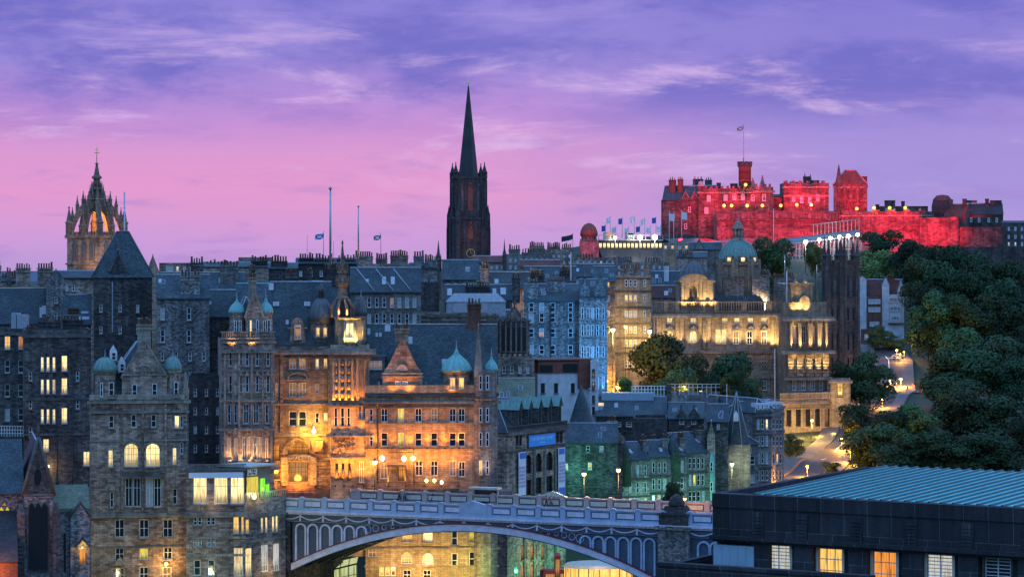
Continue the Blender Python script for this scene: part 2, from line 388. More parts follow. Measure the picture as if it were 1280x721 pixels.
        for fs in gr.values():
            m = MB(); idx = {}
            for i in fs:
                for v in s.f[i]:
                    if v not in idx: idx[v] = len(m.v); m.v.append(s.v[v])
                m.f.append(tuple(idx[v] for v in s.f[i])); m.m.append(s.m[i]); m.sm.append(s.sm[i])
            out.append(m)
        return out
    def build(s, name, mats, parent=None, loc=None, rz=0.0):
        if name in SPLIT and parent is not None and len(s.f) > 6:
            ps = s.pieces()
            if 1 < len(ps) <= 60:
                for m in ps: o = m.build('\0' + name, mats, parent, loc, rz)
                return o
        name = name.strip('\0')
        o = bpy.data.objects.new(name, s.mesh(name, mats)); COL.objects.link(o); o.parent = parent
        if loc is not None: o.location = loc
        o.rotation_euler.z = rz
        return o

def tag(o, label=None, cat=None, group=None, kind=None):
    if label: o['label'] = label
    if cat: o['category'] = cat
    if group: o['group'] = group
    if kind: o['kind'] = kind
    return o
def empty(name, loc, rz=0.0):
    o = bpy.data.objects.new(name, None); COL.objects.link(o); o.location = loc; o.rotation_euler.z = rz; o.empty_display_size = 0.5
    return o
def inst(name, me, parent=None, loc=(0, 0, 0), rz=0.0, scale=None):
    o = bpy.data.objects.new(name, me); COL.objects.link(o); o.parent = parent; o.location = loc; o.rotation_euler.z = rz
    if scale is not None: o.scale = scale
    return o
def copy_tree(o, parent=None):
    c = o.copy(); COL.objects.link(c); c.parent = parent
    for ch in o.children: copy_tree(ch, c)
    return c
def lamp(kind, loc, energy, col, parent=None, size=0.15, aim=None, angle=90, blend=0.7, name='lamp_light'):
    d = bpy.data.lights.new(name, kind); d.energy = energy; d.color = col
    d.shadow_soft_size = size
    if kind == 'SPOT': d.spot_size = R(angle); d.spot_blend = blend
    o = bpy.data.objects.new(name, d); COL.objects.link(o); o.parent = parent; o.location = loc
    if aim is not None: o.rotation_euler = (Vector(aim) - Vector(loc)).to_track_quat('-Z', 'Y').to_euler()
    return o

# ------------------------------------------------------------------ terrain
GP = [(0, 0, 62), (-60, 60, 60), (60, 60, 60), (0, 200, 50), (-80, 260, 50), (90, 260, 48), (150, 300, 46), (-150, 320, 52), (0, 330, 46), (-40, 350, 46), (30, 350, 45), (0, 400, 47),
      (-20, 400, 47), (30, 420, 46), (10, 425, 46), (12, 450, 47), (30, 445, 46.5), (-5, 440, 47), (22, 470, 50), (-70, 400, 58), (-120, 430, 66), (-60, 470, 68), (0, 485, 53), (0, 520, 66), (40, 500, 50), (-120, 620, 82), (-40, 640, 86), (10, 640, 80), (60, 520, 50),
      (60, 600, 51), (67.5, 600, 50.3), (70, 640, 52), (80, 660, 54), (40, 620, 64), (55, 720, 66), (90, 720, 57), (100, 780, 62), (118, 792, 61.7), (98, 792, 61.7), (142, 786, 60.8), (125, 855, 69.3), (130, 905, 72), (105, 745, 58.5), (80, 790, 69), (95, 900, 78), (0, 850, 92), (-30, 1000, 97), (60, 900, 92),
      (137, 950, 72), (110, 1020, 96), (60, 1080, 99), (120, 1130, 104), (160, 1220, 106), (210, 1225, 102), (120, 1300, 118), (200, 1300, 116), (250, 1320, 106),
      (190, 900, 66), (240, 950, 66), (180, 760, 56), (220, 700, 52), (130, 640, 51), (200, 600, 48), (140, 500, 46), (250, 1100, 88), (330, 1100, 70), (350, 800, 50), (-200, 900, 85), (-300, 600, 75), (0, 1500, 80), (-300, 1500, 70), (400, 1500, 60)]
_gp = np.array(GP, float)
def gz(x, y):
    d2 = (_gp[:, 0] - x) ** 2 + (_gp[:, 1] - y) ** 2 + 150.0
    w = d2 ** -1.8
    return float((w * _gp[:, 2]).sum() / w.sum())
def make_ground():
    xs = [-30000, -8000, -2000, -900] + list(range(-400, 521, 12)) + [900, 2000, 8000, 30000]
    ys = [-8000, -500, -100] + list(range(0, 1501, 12)) + [1900, 2600, 6000, 40000]
    vs = []; fs = []
    for y in ys:
        for x in xs:
            far = max(abs(x - 60) - 460, y - 1500, -y - 60, 0)
            k = math.exp(-far / 250.0)
            vs.append((x, y, gz(min(max(x, -400), 520), min(max(y, 0), 1500)) * k + 52 * (1 - k)))
    nx = len(xs)
    for j in range(len(ys) - 1):
        for i in range(nx - 1): fs.append((j * nx + i, j * nx + i + 1, (j + 1) * nx + i + 1, (j + 1) * nx + i))
    me = bpy.data.meshes.new('ground'); me.from_pydata(vs, [], fs); me.materials.append(MATS['grassy_earth'])
    for p in me.polygons: p.use_smooth = True
    o = bpy.data.objects.new('ground', me); COL.objects.link(o); tag(o, kind='structure')
make_ground()
def make_hills():
    mb = MB(); pts = []
    for k in range(61):
        x = -7000 + k * 230; h = 84 + 9 * math.sin(k * 0.55) + 5 * math.sin(k * 1.7 + 1)
        pts.append((x, h))
    for (xa, ha), (xb, hb) in zip(pts[:-1], pts[1:]):
        mb.face([(xa, 9000, 40), (xb, 9000, 40), (xb, 9600, hb), (xa, 9600, ha)]); mb.face([(xa, 9600, ha), (xb, 9600, hb), (xb, 10400, 40), (xa, 10400, 40)])
    tag(mb.build('hills', 'far_hill'), kind='structure')
make_hills()
def ribbon(name, pts, w, mat, lift=0.35, off=0.0):
    """a road laid over the ground"""
    mb = MB(); P = []
    for (a, c) in zip(pts[:-1], pts[1:]):
        n = max(1, int(math.dist(a, c) / 4))
        P += [(a[0] + (c[0] - a[0]) * k / n, a[1] + (c[1] - a[1]) * k / n) for k in range(n)]
    P.append(pts[-1]); rows = []
    for i, p in enumerate(P):
        q = P[min(i + 1, len(P) - 1)]; r = P[max(i - 1, 0)]; d = Vector((q[0] - r[0], q[1] - r[1])).normalized(); nrm = (-d.y, d.x)
        p = (p[0] + nrm[0] * off, p[1] + nrm[1] * off); zc = max(gz(p[0] + nrm[0] * k * w / 2, p[1] + nrm[1] * k * w / 2) for k in (-1, -.5, 0, .5, 1)) + lift
        rows.append([(p[0] + nrm[0] * w / 2 * s, p[1] + nrm[1] * w / 2 * s, zc) for s in (1, -1)])
    for a, c in zip(rows[:-1], rows[1:]):
        mb.face([a[0], a[1], c[1], c[0]])
        for s in (0, 1):
            q = [a[s], c[s], (c[s][0], c[s][1], c[s][2] - 4), (a[s][0], a[s][1], a[s][2] - 4)]
            mb.face(q if s == 0 else q[::-1])
    o = mb.build(name, mat); tag(o, kind='structure'); return o
# ------------------------------------------------------------------ windows and buildings
_WC = {}
def window_mesh(w, h, style, fr, D, arch):
    """frame with glazing bars and a stone sill (x right, y into the wall, z up) and the pane behind it"""
    key = (round(w, 1), round(h, 1), style, fr, round(D / 150), arch)
    if key in _WC: return _WC[key]
    w, h = max(key[0], 0.3), max(key[1], 0.3)
    t = max(0.085, D * 0.00025); b = t * 0.75; f = MB()
    f.box(0, 0, 0, t, 0.09, h); f.box(w - t, 0, 0, w, 0.09, h); f.box(t, 0, 0, w - t, 0.09, t * 1.3); f.box(t, 0, h - t, w - t, 0.09, h)
    if style == 'sash':
        f.box(t, 0.01, h * 0.5 - b / 2, w - t, 0.1, h * 0.5 + b / 2)
    elif style == 'sash4':
        f.box(t, 0.01, h * 0.5 - b / 2, w - t, 0.1, h * 0.5 + b / 2); f.box(w / 2 - b / 2, 0.02, t, w / 2 + b / 2, 0.1, h - t)
    elif style == 'cross':
        f.box(t, 0.01, h * 0.66 - b / 2, w - t, 0.1, h * 0.66 + b / 2); f.box(w / 2 - b / 2, -0.01, t, w / 2 + b / 2, 0.1, h - t)
    elif style == 'grid':
        for k in (1, 2): f.box(w * k / 3 - b / 2, 0.02, t, w * k / 3 + b / 2, 0.1, h - t)
        for k in (1, 2, 3): f.box(t, 0.01, h * k / 4 - b / 2, w - t, 0.09, h * k / 4 + b / 2)
    elif style == 'slat':
        n = max(3, int(h / 0.28))
        for k in range(1, n): f.box(t, 0.015, h * k / n - b / 2, w - t, 0.07, h * k / n + b / 2)
        f.box(w / 2 - t / 2, -0.01, t, w / 2 + t / 2, 0.1, h - t)
    if D < 760:
        f.box(-0.1, -0.36, -0.16, w + 0.1, 0.0, -0.003, 1)
    me = f.mesh('window', ['white_paint' if fr == 'w' else ('iron' if fr == 'd' else 'lead_dark'), 'trim_stone'])
    p = MB(); p.face([(t * .5, 0.06, t * .5), (w - t * .5, 0.06, t * .5), (w - t * .5, 0.06, h - t * .5), (t * .5, 0.06, h - t * .5)])
    pm = p.mesh('pane', ['glass'])
    _WC[key] = (me, pm); return _WC[key]
_PC = {}
def pane_for(pm, mat):
    k = (pm.name, mat)
    if k not in _PC:
        c = pm.copy(); c.materials.clear(); c.materials.append(MATS[mat]); _PC[k] = c
    return _PC[k]

def wall_panel(mb, o, t, L, z0, z1, ops, n, rv=0.22, mi=0):
    """upright wall from o along t with real openings (x0, z0, x1, z1, arched) and their reveals"""
    P = lambda x, z, d=0.0: (o[0] + t[0] * x - n[0] * d, o[1] + t[1] * x - n[1] * d, z)
    zs = sorted({z0, z1} | {round(v, 3) for q in ops for v in (q[1], q[3]) if z0 < v < z1})
    for a, c in zip(zs[:-1], zs[1:]):
        mid = (a + c) / 2; cur = 0.0
        for q in sorted((q for q in ops if q[1] < mid < q[3]), key=lambda q: q[0]):
            if q[0] > cur: mb.face([P(cur, a), P(q[0], a), P(q[0], c), P(cur, c)], mi)
            cur = max(cur, q[2])
        if cur < L: mb.face([P(cur, a), P(L, a), P(L, c), P(cur, c)], mi)
    for x0, a, x1, c, arch in ops:
        mb.face([P(x0, a), P(x0, a, rv), P(x0, c, rv), P(x0, c)], mi); mb.face([P(x1, a, rv), P(x1, a), P(x1, c), P(x1, c, rv)], mi)
        mb.face([P(x0, a), P(x1, a), P(x1, a, rv), P(x0, a, rv)], mi); mb.face([P(x0, c, rv), P(x1, c, rv), P(x1, c), P(x0, c)], mi)
        if arch:
            r = (x1 - x0) / 2; cx = (x0 + x1) / 2; hh = min(r * arch, (c - a) * 0.9); k = 8
            pts = [(cx - r * math.cos(math.pi * i / k), c - hh + hh * (math.sin(math.pi * i / k) if arch <= 1.01 else 1 - abs(1 - 2 * i / k) ** 1.7)) for i in range(k + 1)]
            for i in range(k):
                (xa, za), (xb, zb) = pts[i], pts[i + 1]
                corner = x0 if i < k / 2 else x1
                mb.face([P(xa, za), P(xb, zb), P(corner, c)], mi)
                mb.face([P(xa, za), P(xa, za, rv), P(xb, zb, rv), P(xb, zb)], mi)

POT = None
def pot_mesh(s, mat):
    global POT
    if POT is None: POT = {}
    k = (round(s, 1), mat)
    if k not in POT:
        s = k[0]; mb = MB(); mb.lathe(0, 0, [(0.17 * s, 0), (0.13 * s, 0.7 * s), (0.18 * s, 0.72 * s), (0.17 * s, 0.85 * s)], 7)
        POT[k] = mb.mesh('chimney_pot', [mat])
    return POT[k]

class Bld:
    """one building; local x runs along its front, y back from the front, z up from its base"""
    def __init__(s, name, label, cat, A, B, top, depth=12, zb=None, mat='grey_stone', group=None, fr='w', trim='trim_stone', yaw=0.0):
        if not isinstance(B, tuple):                    # B given as a column only: square to the line of sight, turned by yaw degrees
            phi = math.atan(((A[0] + B) / 2 - CX) / FPX) - R(yaw); pa = at(A[0], 0, A[1]); k = (B - CX) / FPX
            tt = (k * pa.y - pa.x) / (math.cos(phi) + k * math.sin(phi)); B = (B, pa.y - tt * math.sin(phi))
        pa, pb = at(A[0], 0, A[1]), at(B[0], 0, B[1])
        s.D = A[1]; s.x, s.y = pa.x, pa.y; s.L = math.hypot(pb.x - pa.x, pb.y - pa.y); s.rz = math.atan2(pb.y - pa.y, pb.x - pa.x)
        s.c, s.s = math.cos(s.rz), math.sin(s.rz)
        if zb is None:
            zb = min(gz(*s.wxy(u, v)) for u in (0, s.L) for v in (0, depth)) - 1.0
        s.zb = zb; s.H = CZ + (HY - top) / FPX * A[1] - zb; s.d = depth; s.mat = mat; s.fr = fr; s.trim = trim
        s.root = tag(empty(name, (s.x, s.y, zb), s.rz), label, cat, group)
        s.ops = {'F': [], 'R': [], 'L': []}; s.wins = []; s.mb = MB(); s.tm = MB()
    def wxy(s, x, y): return (s.x + x * s.c - y * s.s, s.y + x * s.s + y * s.c)
    def f(s, px, py, yo=0.0, side='F'):
        """photo pixel -> local position on the front plane (pushed back by yo) or on a side plane"""
        dx, dy, dz = (px - CX) / FPX, 1.0, (HY - py) / FPX
        if side == 'F': nx, ny = -s.s, s.c; ox, oy = s.x + nx * yo, s.y + ny * yo
        elif side == 'R': nx, ny = s.c, s.s; ox, oy = s.x + s.c * s.L, s.y + s.s * s.L
        else: nx, ny = s.c, s.s; ox, oy = s.x, s.y
        k = (ox * nx + oy * ny) / (dx * nx + dy * ny)
        X, Y, Z = dx * k, dy * k, CZ + dz * k
        lx = (X - s.x) * s.c + (Y - s.y) * s.s; ly = -(X - s.x) * s.s + (Y - s.y) * s.c
        return (lx if side == 'F' else ly), Z - s.zb
    def z(s, py, yo=0.0, px=None): 
        return s.f(px if px is not None else CX + (s.x + s.c * s.L / 2) / (s.y + s.s * s.L / 2) * FPX, py, yo)[1]
    def win(s, lst, w, h, style='sash', mat='glass', side='F', arch=0, fr=None, rv=0.22):
        """windows given by their centre in the photo and their size in photo pixels"""
        for q in lst:
            px, py = q[0], q[1]; m_ = q[2] if len(q) > 2 else mat
            a = s.f(px - w / 2, py, side=side)[0]; c = s.f(px + w / 2, py, side=side)[0]
            if a > c: a, c = c, a
            z0 = s.f(px, py + h / 2, side=side)[1]; z1 = s.f(px, py - h / 2, side=side)[1]
            lim = s.L if side == 'F' else s.d
            if a < 0.1 or c > lim - 0.1 or z0 < 0.1 or z1 > s.H - 0.1: continue
            a, z0 = round(a, 2), round(z0, 2); w_, h_ = max(0.3, round(c - a, 1)), max(0.3, round(z1 - z0, 1))
            if a + w_ > lim - 0.05 or z0 + h_ > s.H - 0.05: continue
            if any(a < o[2] + .05 and a + w_ > o[0] - .05 and z0 < o[3] + .05 and z0 + h_ > o[1] - .05 for o in s.ops[side]): continue
            s.ops[side].append((a, z0, a + w_, z0 + h_, arch)); s.wins.append((side, a, z0, w_, h_, style, m_, fr or s.fr, rv, arch))
        return s
    def grid(s, xs, ys, w, h, style='sash', p=0.1, lits=('lit', 'lit_pale', 'lit_dim'), side='F', arch=0, fr=None, blind=0.2):
        out = []
        for y in ys:
            for x in xs:
                r = random.random()
                out.append((x, y, random.choice(lits) if r < p else ('blind' if r < p + blind else 'glass')))
        return s.win(out, w, h, style, side=side, arch=arch, fr=fr)
    def course(s, py, hpx=3, out=0.25, sides='F', x0=None, x1=None, mi=0):
        """moulded string course or cornice at a photo row"""
        z = s.z(py); h = hpx * s.D / FPX; a = -out if x0 is None else s.f(x0, py)[0]; c = s.L + out if x1 is None else s.f(x1, py)[0]
        s.tm.box(a, -out, z - h, c, 0.02, z - h * 0.45, mi); s.tm.box(a, -out * 0.6, z - h * 0.45 + .002, c, 0.02, z, mi)
        if 'R' in sides: s.tm.box(s.L - 0.02, 0.021, z - h, s.L + out, s.d, z)
        if 'L' in sides: s.tm.box(-out, 0.021, z - h, 0.02, s.d, z)
        return s
    def done(s, roof='flat', ridge=None, rmat='slate', over=0.35, parapet=0.9, inset=2.5, gables=True, cap='lead'):
        H, L, d, mb = s.H, s.L, s.d, s.mb
        wall_panel(mb, (0, 0), (1, 0), L, 0, H, s.ops['F'], (0, -1)); wall_panel(mb, (L, 0), (0, 1), d, 0, H, s.ops['R'], (1, 0))
        wall_panel(mb, (0, 0), (0, 1), d, 0, H, s.ops['L'], (-1, 0)); wall_panel(mb, (L, d), (-1, 0), L, 0, H, [], (0, 1))
        rm = MB(); cp = MB(); k = 0.22
        if roof == 'gable':
            h = s.z(ridge, d / 2) - H; s.rh = h
            for x, fl in ((0, 1), (L, 0)):
                q = [(x, 0, H), (x, d / 2, H + h), (x, d, H)]; mb.face(q[::-1] if fl else q)
            g = h * over / (d / 2); o = 0.15
            for y0, y1, sg in ((-over, d / 2, 1), (d + over, d / 2, -1)):
                q = [(-o, y0, H - g), (L + o, y0, H - g), (L + o, y1, H + h), (-o, y1, H + h)]
                up = [(x, y, z + k) for x, y, z in q]
                rm.face(up if sg > 0 else up[::-1]); rm.face(q[::-1] if sg > 0 else q)
                for i in range(4):
                    j = (i + 1) % 4; e = [q[i], q[j], up[j], up[i]]; rm.face(e if sg > 0 else e[::-1])
            t = max(0.14, s.D * 0.0003); cp.tube([(-o, d / 2, H + h + k), (L + o, d / 2, H + h + k)], t, 5)
        elif roof == 'gablef':
            h = s.z(ridge, 0) - H; s.rh = h
            for y, fl in ((0, 0), (d, 1)):
                q = [(0, y, H), (L, y, H), (L / 2, y, H + h)]; mb.face(q[::-1] if fl else q)
            g = h * over / (L / 2)
            for x0, sg in ((-over, 1), (L + over, -1)):
                q = [(x0, 0.35, H - g), (x0, d, H - g), (L / 2, d, H + h), (L / 2, 0.35, H + h)]; up = [(x, y, z + k) for x, y, z in q]
                rm.face(up[::-1] if sg > 0 else up)
                for i in range(4):
                    j = (i + 1) % 4; rm.face([q[i], q[j], up[j], up[i]])
            cp.tube([(L / 2, 0.3, H + h + k), (L / 2, d, H + h + k)], max(0.14, s.D * .0003), 5)
        elif roof in ('hip', 'mansard'):
            i2 = min(inset, L / 2 - .05, d / 2 - .05); h = s.z(ridge, i2) - H; s.rh = h; o = over
            lo = [(-o, -o), (L + o, -o), (L + o, d + o), (-o, d + o)]; hi = [(i2, i2), (L - i2, i2), (L - i2, d - i2), (i2, d - i2)]
            for i in range(4):
                j = (i + 1) % 4; rm.face([(*lo[i], H), (*lo[j], H), (*hi[j], H + h), (*hi[i], H + h)])
                cp.tube([(*lo[i], H + .08), (*hi[i], H + h + .08)], max(0.10, s.D * .00022), 5); cp.tube([(*hi[i], H + h + .05), (*hi[j], H + h + .05)], max(0.12, s.D * .00028), 5)
            rm.face([(*p, H + h) for p in hi]); rm.face([(*p, H) for p in reversed(lo)])
        elif roof == 'mono':
            h = s.z(ridge, d) - H
            mb.face([(0, 0, H), (0, d, H + h), (0, d, H)]); mb.face([(L, 0, H), (L, d, H), (L, d, H + h)]); mb.face([(L, d, H), (0, d, H), (0, d, H + h), (L, d, H + h)])
            rm.face([(-.2, -over, H + .1), (L + .2, -over, H + .1), (L + .2, d, H + h + .1), (-.2, d, H + h + .1)])
        else:
            rm.box(0.31, 0.31, H - parapet - 0.3, L - 0.31, d - 0.31, H - parapet)
            mb.box(0, 0, H + .003, L, 0.3, H + 0.1); mb.box(0, d - 0.3, H + .003, L, d, H + 0.1); mb.box(0, 0.301, H + .003, 0.3, d - 0.301, H + .1); mb.box(L - .3, 0.301, H + .003, L, d - .301, H + .1)
            mb.face([(.3, .3, H), (.3, d - .3, H), (.3, d - .3, H - parapet), (.3, .3, H - parapet)]); mb.face([(.3, d - .3, H), (L - .3, d - .3, H), (L - .3, d - .3, H - parapet), (.3, d - .3, H - parapet)])
        mb.build('wall', s.mat, s.root)
        if s.tm.v: s.tm.build('cornice', s.trim, s.root)
        if rm.v:
            s.roof = rm.build('roof', rmat if roof != 'flat' else 'lead_dark', s.root)
            if cp.v: cp.build('ridge_cap', cap, s.roof)
        for side, a, z0, w, h, style, m_, fr, rv, arch in s.wins:
            me, pm = window_mesh(w, h, style, fr, s.D, arch)
            if side == 'F': loc, rz = (a, rv - 0.12, z0), 0
            elif side == 'R': loc, rz = (s.L - rv + 0.12, a, z0), R(90)
            else: loc, rz = (rv - 0.12, a + w, z0), R(-90)
            wo = inst('window', me, s.root, loc, rz); inst('pane', pane_for(pm, m_), wo)
        return s
    def part(s, name, mb, mats, parent=None): return mb.build(name, mats, parent or s.root)
    def chimney(s, x0, x1, ytop, ybase, yo, pots=5, mat=None, th=1.3, pot='pot_clay'):
        """chimney stack seen between columns x0..x1, rows ytop..ybase, standing yo metres back"""
        a, z1 = s.f(x0, ytop, yo); c, _ = s.f(x1, ytop, yo); z0 = s.f(x0, ybase, yo)[1] - 1.5
        if pots: z1 -= 0.0022 * s.D * 0.5
        mb = MB(); mb.box(a, yo, z0, c, yo + th, z1); mb.box(a - .12, yo - .12, z1 - .55, c + .12, yo + th + .12, z1 - .25); mb.box(a - .15, yo - .15, z1 + .002, c + .15, yo + th + .15, z1 + .22)
        ch = mb.build('chimney', mat or s.mat, s.root)
        sc = max(0.9, min(1.6, s.D / 420))
        n = min(pots, max(1, int((c - a) / (0.36 * sc))))
        for k in range(n):
            inst('chimney_pot', pot_mesh(sc * random.choice((0.8, 1, 1, 1.2)), pot if random.random() < .75 else 'pot_buff'), ch, (a + (c - a) * (k + .5) / n, yo + th / 2, z1 + .2))
        return ch
    def skylight(s, px, py, w, h, mat='glass'):
        """roof light lying on the front slope of a gable roof"""
        u = None
        for i in range(400):
            yo = -0.3 + i * (s.d / 2 + .3) / 400
            x_, z_ = s.f(px, py, yo); zr = s.H + s.rh * (yo / (s.d / 2))
            if zr >= z_ - 0.05: u = (x_, yo, zr); break
        if u is None: return
        W_ = w * s.D / FPX; Hh = h * s.D / FPX; sl = math.atan2(s.rh, s.d / 2); dz, dy = math.sin(sl), math.cos(sl)
        hl = Hh / max(0.3, dz) if dz > .3 else Hh
        x, y, z = u; z += .26; mb = MB()
        q = lambda a, b_, e=0: (x + a, y + b_ * dy - e * dz, z + b_ * dz + e * dy)
        fr = [q(-W_ / 2 - .08, -hl / 2 - .08, .02), q(W_ / 2 + .08, -hl / 2 - .08, .02), q(W_ / 2 + .08, hl / 2 + .08, .02), q(-W_ / 2 - .08, hl / 2 + .08, .02)]
        lo = [q(-W_ / 2 - .08, -hl / 2 - .08, -.1), q(W_ / 2 + .08, -hl / 2 - .08, -.1), q(W_ / 2 + .08, hl / 2 + .08, -.1), q(-W_ / 2 - .08, hl / 2 + .08, -.1)]
        mb.face(fr)
        for i in range(4): mb.face([lo[i], lo[(i + 1) % 4], fr[(i + 1) % 4], fr[i]])
        o = mb.build('skylight', 'lead', s.root)
        p = MB(); p.face([q(-W_ / 2, -hl / 2, .03), q(W_ / 2, -hl / 2, .03), q(W_ / 2, hl / 2, .03), q(-W_ / 2, hl / 2, .03)]); p.build('pane', mat, o)
    def merlons(s, y0=0, y1=0.6, w=1.6, h=1.4, side='F', mat=None):
        mb = MB(); n = max(2, int(s.L / (2 * w))); st = s.L / n
        for k in range(n): mb.box(k * st + st * .0, y0, s.H + .11, k * st + st * .5, y1, s.H + h)
        mb.build('battlement', mat or s.mat, s.root)
    def dome(s, x0, x1, ybase, ytop, yo, mat='copper', wall=None, wtop=None, n=8, ogee=True, name='turret', fin=True, wbase=None):
        """turret standing on the building with a bell-shaped or round cap"""
        a, z0 = s.f(x0, ybase, yo); c, _ = s.f(x1, ybase, yo); r = (c - a) / 2; cx = (a + c) / 2; z1 = s.f(x0, ytop, yo)[1]; h = z1 - z0
        par = s.root
        if wall:
            zb = s.f(x0, wbase, yo)[1] - .4; mb = MB(); rr = r * .9
            mb.lathe(cx, yo + r, [(rr, zb), (rr, z0 - .3)], n, ph=math.pi / n, smooth=False); mb.lathe(cx, yo + r, [(rr * 1.08, z0 - .35), (rr * 1.16, z0 - .01)], n, ph=math.pi / n, smooth=False)
            par = mb.build(name, wall, s.root)
        mb = MB()
        pr = [(r, z0), (r * .98, z0 + h * .10), (r * .86, z0 + h * .30), (r * .66, z0 + h * .47), (r * .40, z0 + h * .60), (r * .18, z0 + h * .74), (r * .07, z0 + h * .88), (0.02, z1)] if ogee else \
             [(r, z0)] + [(r * math.cos(R(q)), z0 + h * math.sin(R(q))) for q in (15, 30, 45, 60, 75)] + [(0.03, z1)]
        mb.lathe(cx, yo + r, pr, 16)
        for k in range(12): mb.tube([(cx + q[0] * 1.01 * math.cos(R(30 * k + 15)), yo + r + q[0] * 1.01 * math.sin(R(30 * k + 15)), q[1]) for q in pr], max(.05, r * .035), 4)
        dm = mb.build('dome', mat, par)
        if fin:
            f = MB(); f.lathe(cx, yo + r, [(.05, z1 - .1), (.16, z1 + .15), (.05, z1 + .3), (.04, z1 + .9), (.01, z1 + 1.2)], 6); f.build('finial', 'lead', dm)
        return par, cx, yo + r, r

def bldg_spire(s, px, ytop, ybase, wpx, yo, n=8, mat='trim_stone', name='spirelet'):
    a, z0 = s.f(px, ybase, yo); z1 = s.f(px, ytop, yo)[1]; r = wpx / 2 * s.D / FPX; mb = MB()
    mb.lathe(a, yo, [(r, z0 - 1), (r, z0), (r * .12, z1 - (z1 - z0) * .04), (r * .22, z1 - (z1 - z0) * .03), (.02, z1)], n, ph=math.pi / n, smooth=False)
    return mb.build(name, mat, s.root)
def relwin(s, px, py, w, h, style='sash', mat='glass', yo=0.0, fr=None, parent=None):
    """window set in a dormer, gable or turret face yo metres back from the front plane"""
    a, z0 = s.f(px - w / 2, py + h / 2, yo); c, z1 = s.f(px + w / 2, py - h / 2, yo)
    me, pm = window_mesh(round(c - a, 1), round(z1 - z0, 1), style, fr or s.fr, s.D, 0)
    wo = inst('window', me, parent or s.root, (a, yo - .09, z0), 0); inst('pane', pane_for(pm, mat), wo)
Bld.relwin = relwin
def gable(s, x0, x1, ybase, yshoulder, yapex, yo, depth, mat=None, rmat='slate', curved=False, chim=None, name='gable'):
    """wall-head gable standing on the front wall with its own small roof running back"""
    a, zb = s.f(x0, ybase, yo); c = s.f(x1, ybase, yo)[0]; zs = s.f(x0, yshoulder, yo)[1]; m_ = (a + c) / 2; za = s.f((x0 + x1) / 2, yapex, yo)[1]
    if curved:
        w = (c - a) / 2; h = za - zs
        R_ = [(m_ + w, zs), (m_ + w * .94, zs + h * .03), (m_ + w * .90, zs + h * .16), (m_ + w * .74, zs + h * .26), (m_ + w * .10, zs + h * .97)]
        prof = [(a, zb), (c, zb)] + R_ + [(m_, za)] + [(2 * m_ - x, z) for x, z in reversed(R_)]
    else:
        prof = [(a, zb), (c, zb), (c, zs), (m_, za), (a, zs)]
    mb = MB(); mb.prism(prof, yo, yo + .5); g = mb.build(name, mat or s.mat, s.root)
    rm = MB(); e = .35
    rm.face([(a + e, yo + .5, zs - .3), (m_, yo + .5, za - .5), (m_, yo + depth, za - .5), (a + e, yo + depth, zs - .3)]); rm.face([(m_, yo + .5, za - .5), (c - e, yo + .5, zs - .3), (c - e, yo + depth, zs - .3), (m_, yo + depth, za - .5)])
    rm.face([(a + e, yo + .5, zb), (a + e, yo + .5, zs - .3), (a + e, yo + depth, zs - .3), (a + e, yo + depth, zb)]); rm.face([(c - e, yo + .5, zb), (c - e, yo + depth, zb), (c - e, yo + depth, zs - .3), (c - e, yo + .5, zs - .3)])
    rm.build('gable_roof', rmat, g)
    cp = MB()
    if not curved:
        for (p, q) in (((a, zs), (m_, za)), ((c, zs), (m_, za))):
            d = Vector((q[0] - p[0], q[1] - p[1])).normalized(); nn = (-d.y, d.x) if p[0] < q[0] else (d.y, -d.x)
            cp.prism([(p[0], p[1] - .05), (q[0], q[1] - .05), (q[0] + nn[0] * .3, q[1] + nn[1] * .3), (p[0] + nn[0] * .3, p[1] + nn[1] * .3)] if p[0] < q[0] else
                     [(q[0], q[1] - .05), (p[0], p[1] - .05), (p[0] + nn[0] * .3, p[1] + nn[1] * .3), (q[0] + nn[0] * .3, q[1] + nn[1] * .3)], yo - .08, yo + .58)
    f = MB(); f.lathe(m_, yo + .25, [(.14, za), (.12, za + .5), (.3, za + .7), (.3, za + .9), (.1, za + 1.1), (.02, za + 1.7)], 6)
    if not chim: f.build('finial', s.trim, g)
    if cp.v: cp.build('coping', s.trim, g)
    return g
Bld.gable = gable

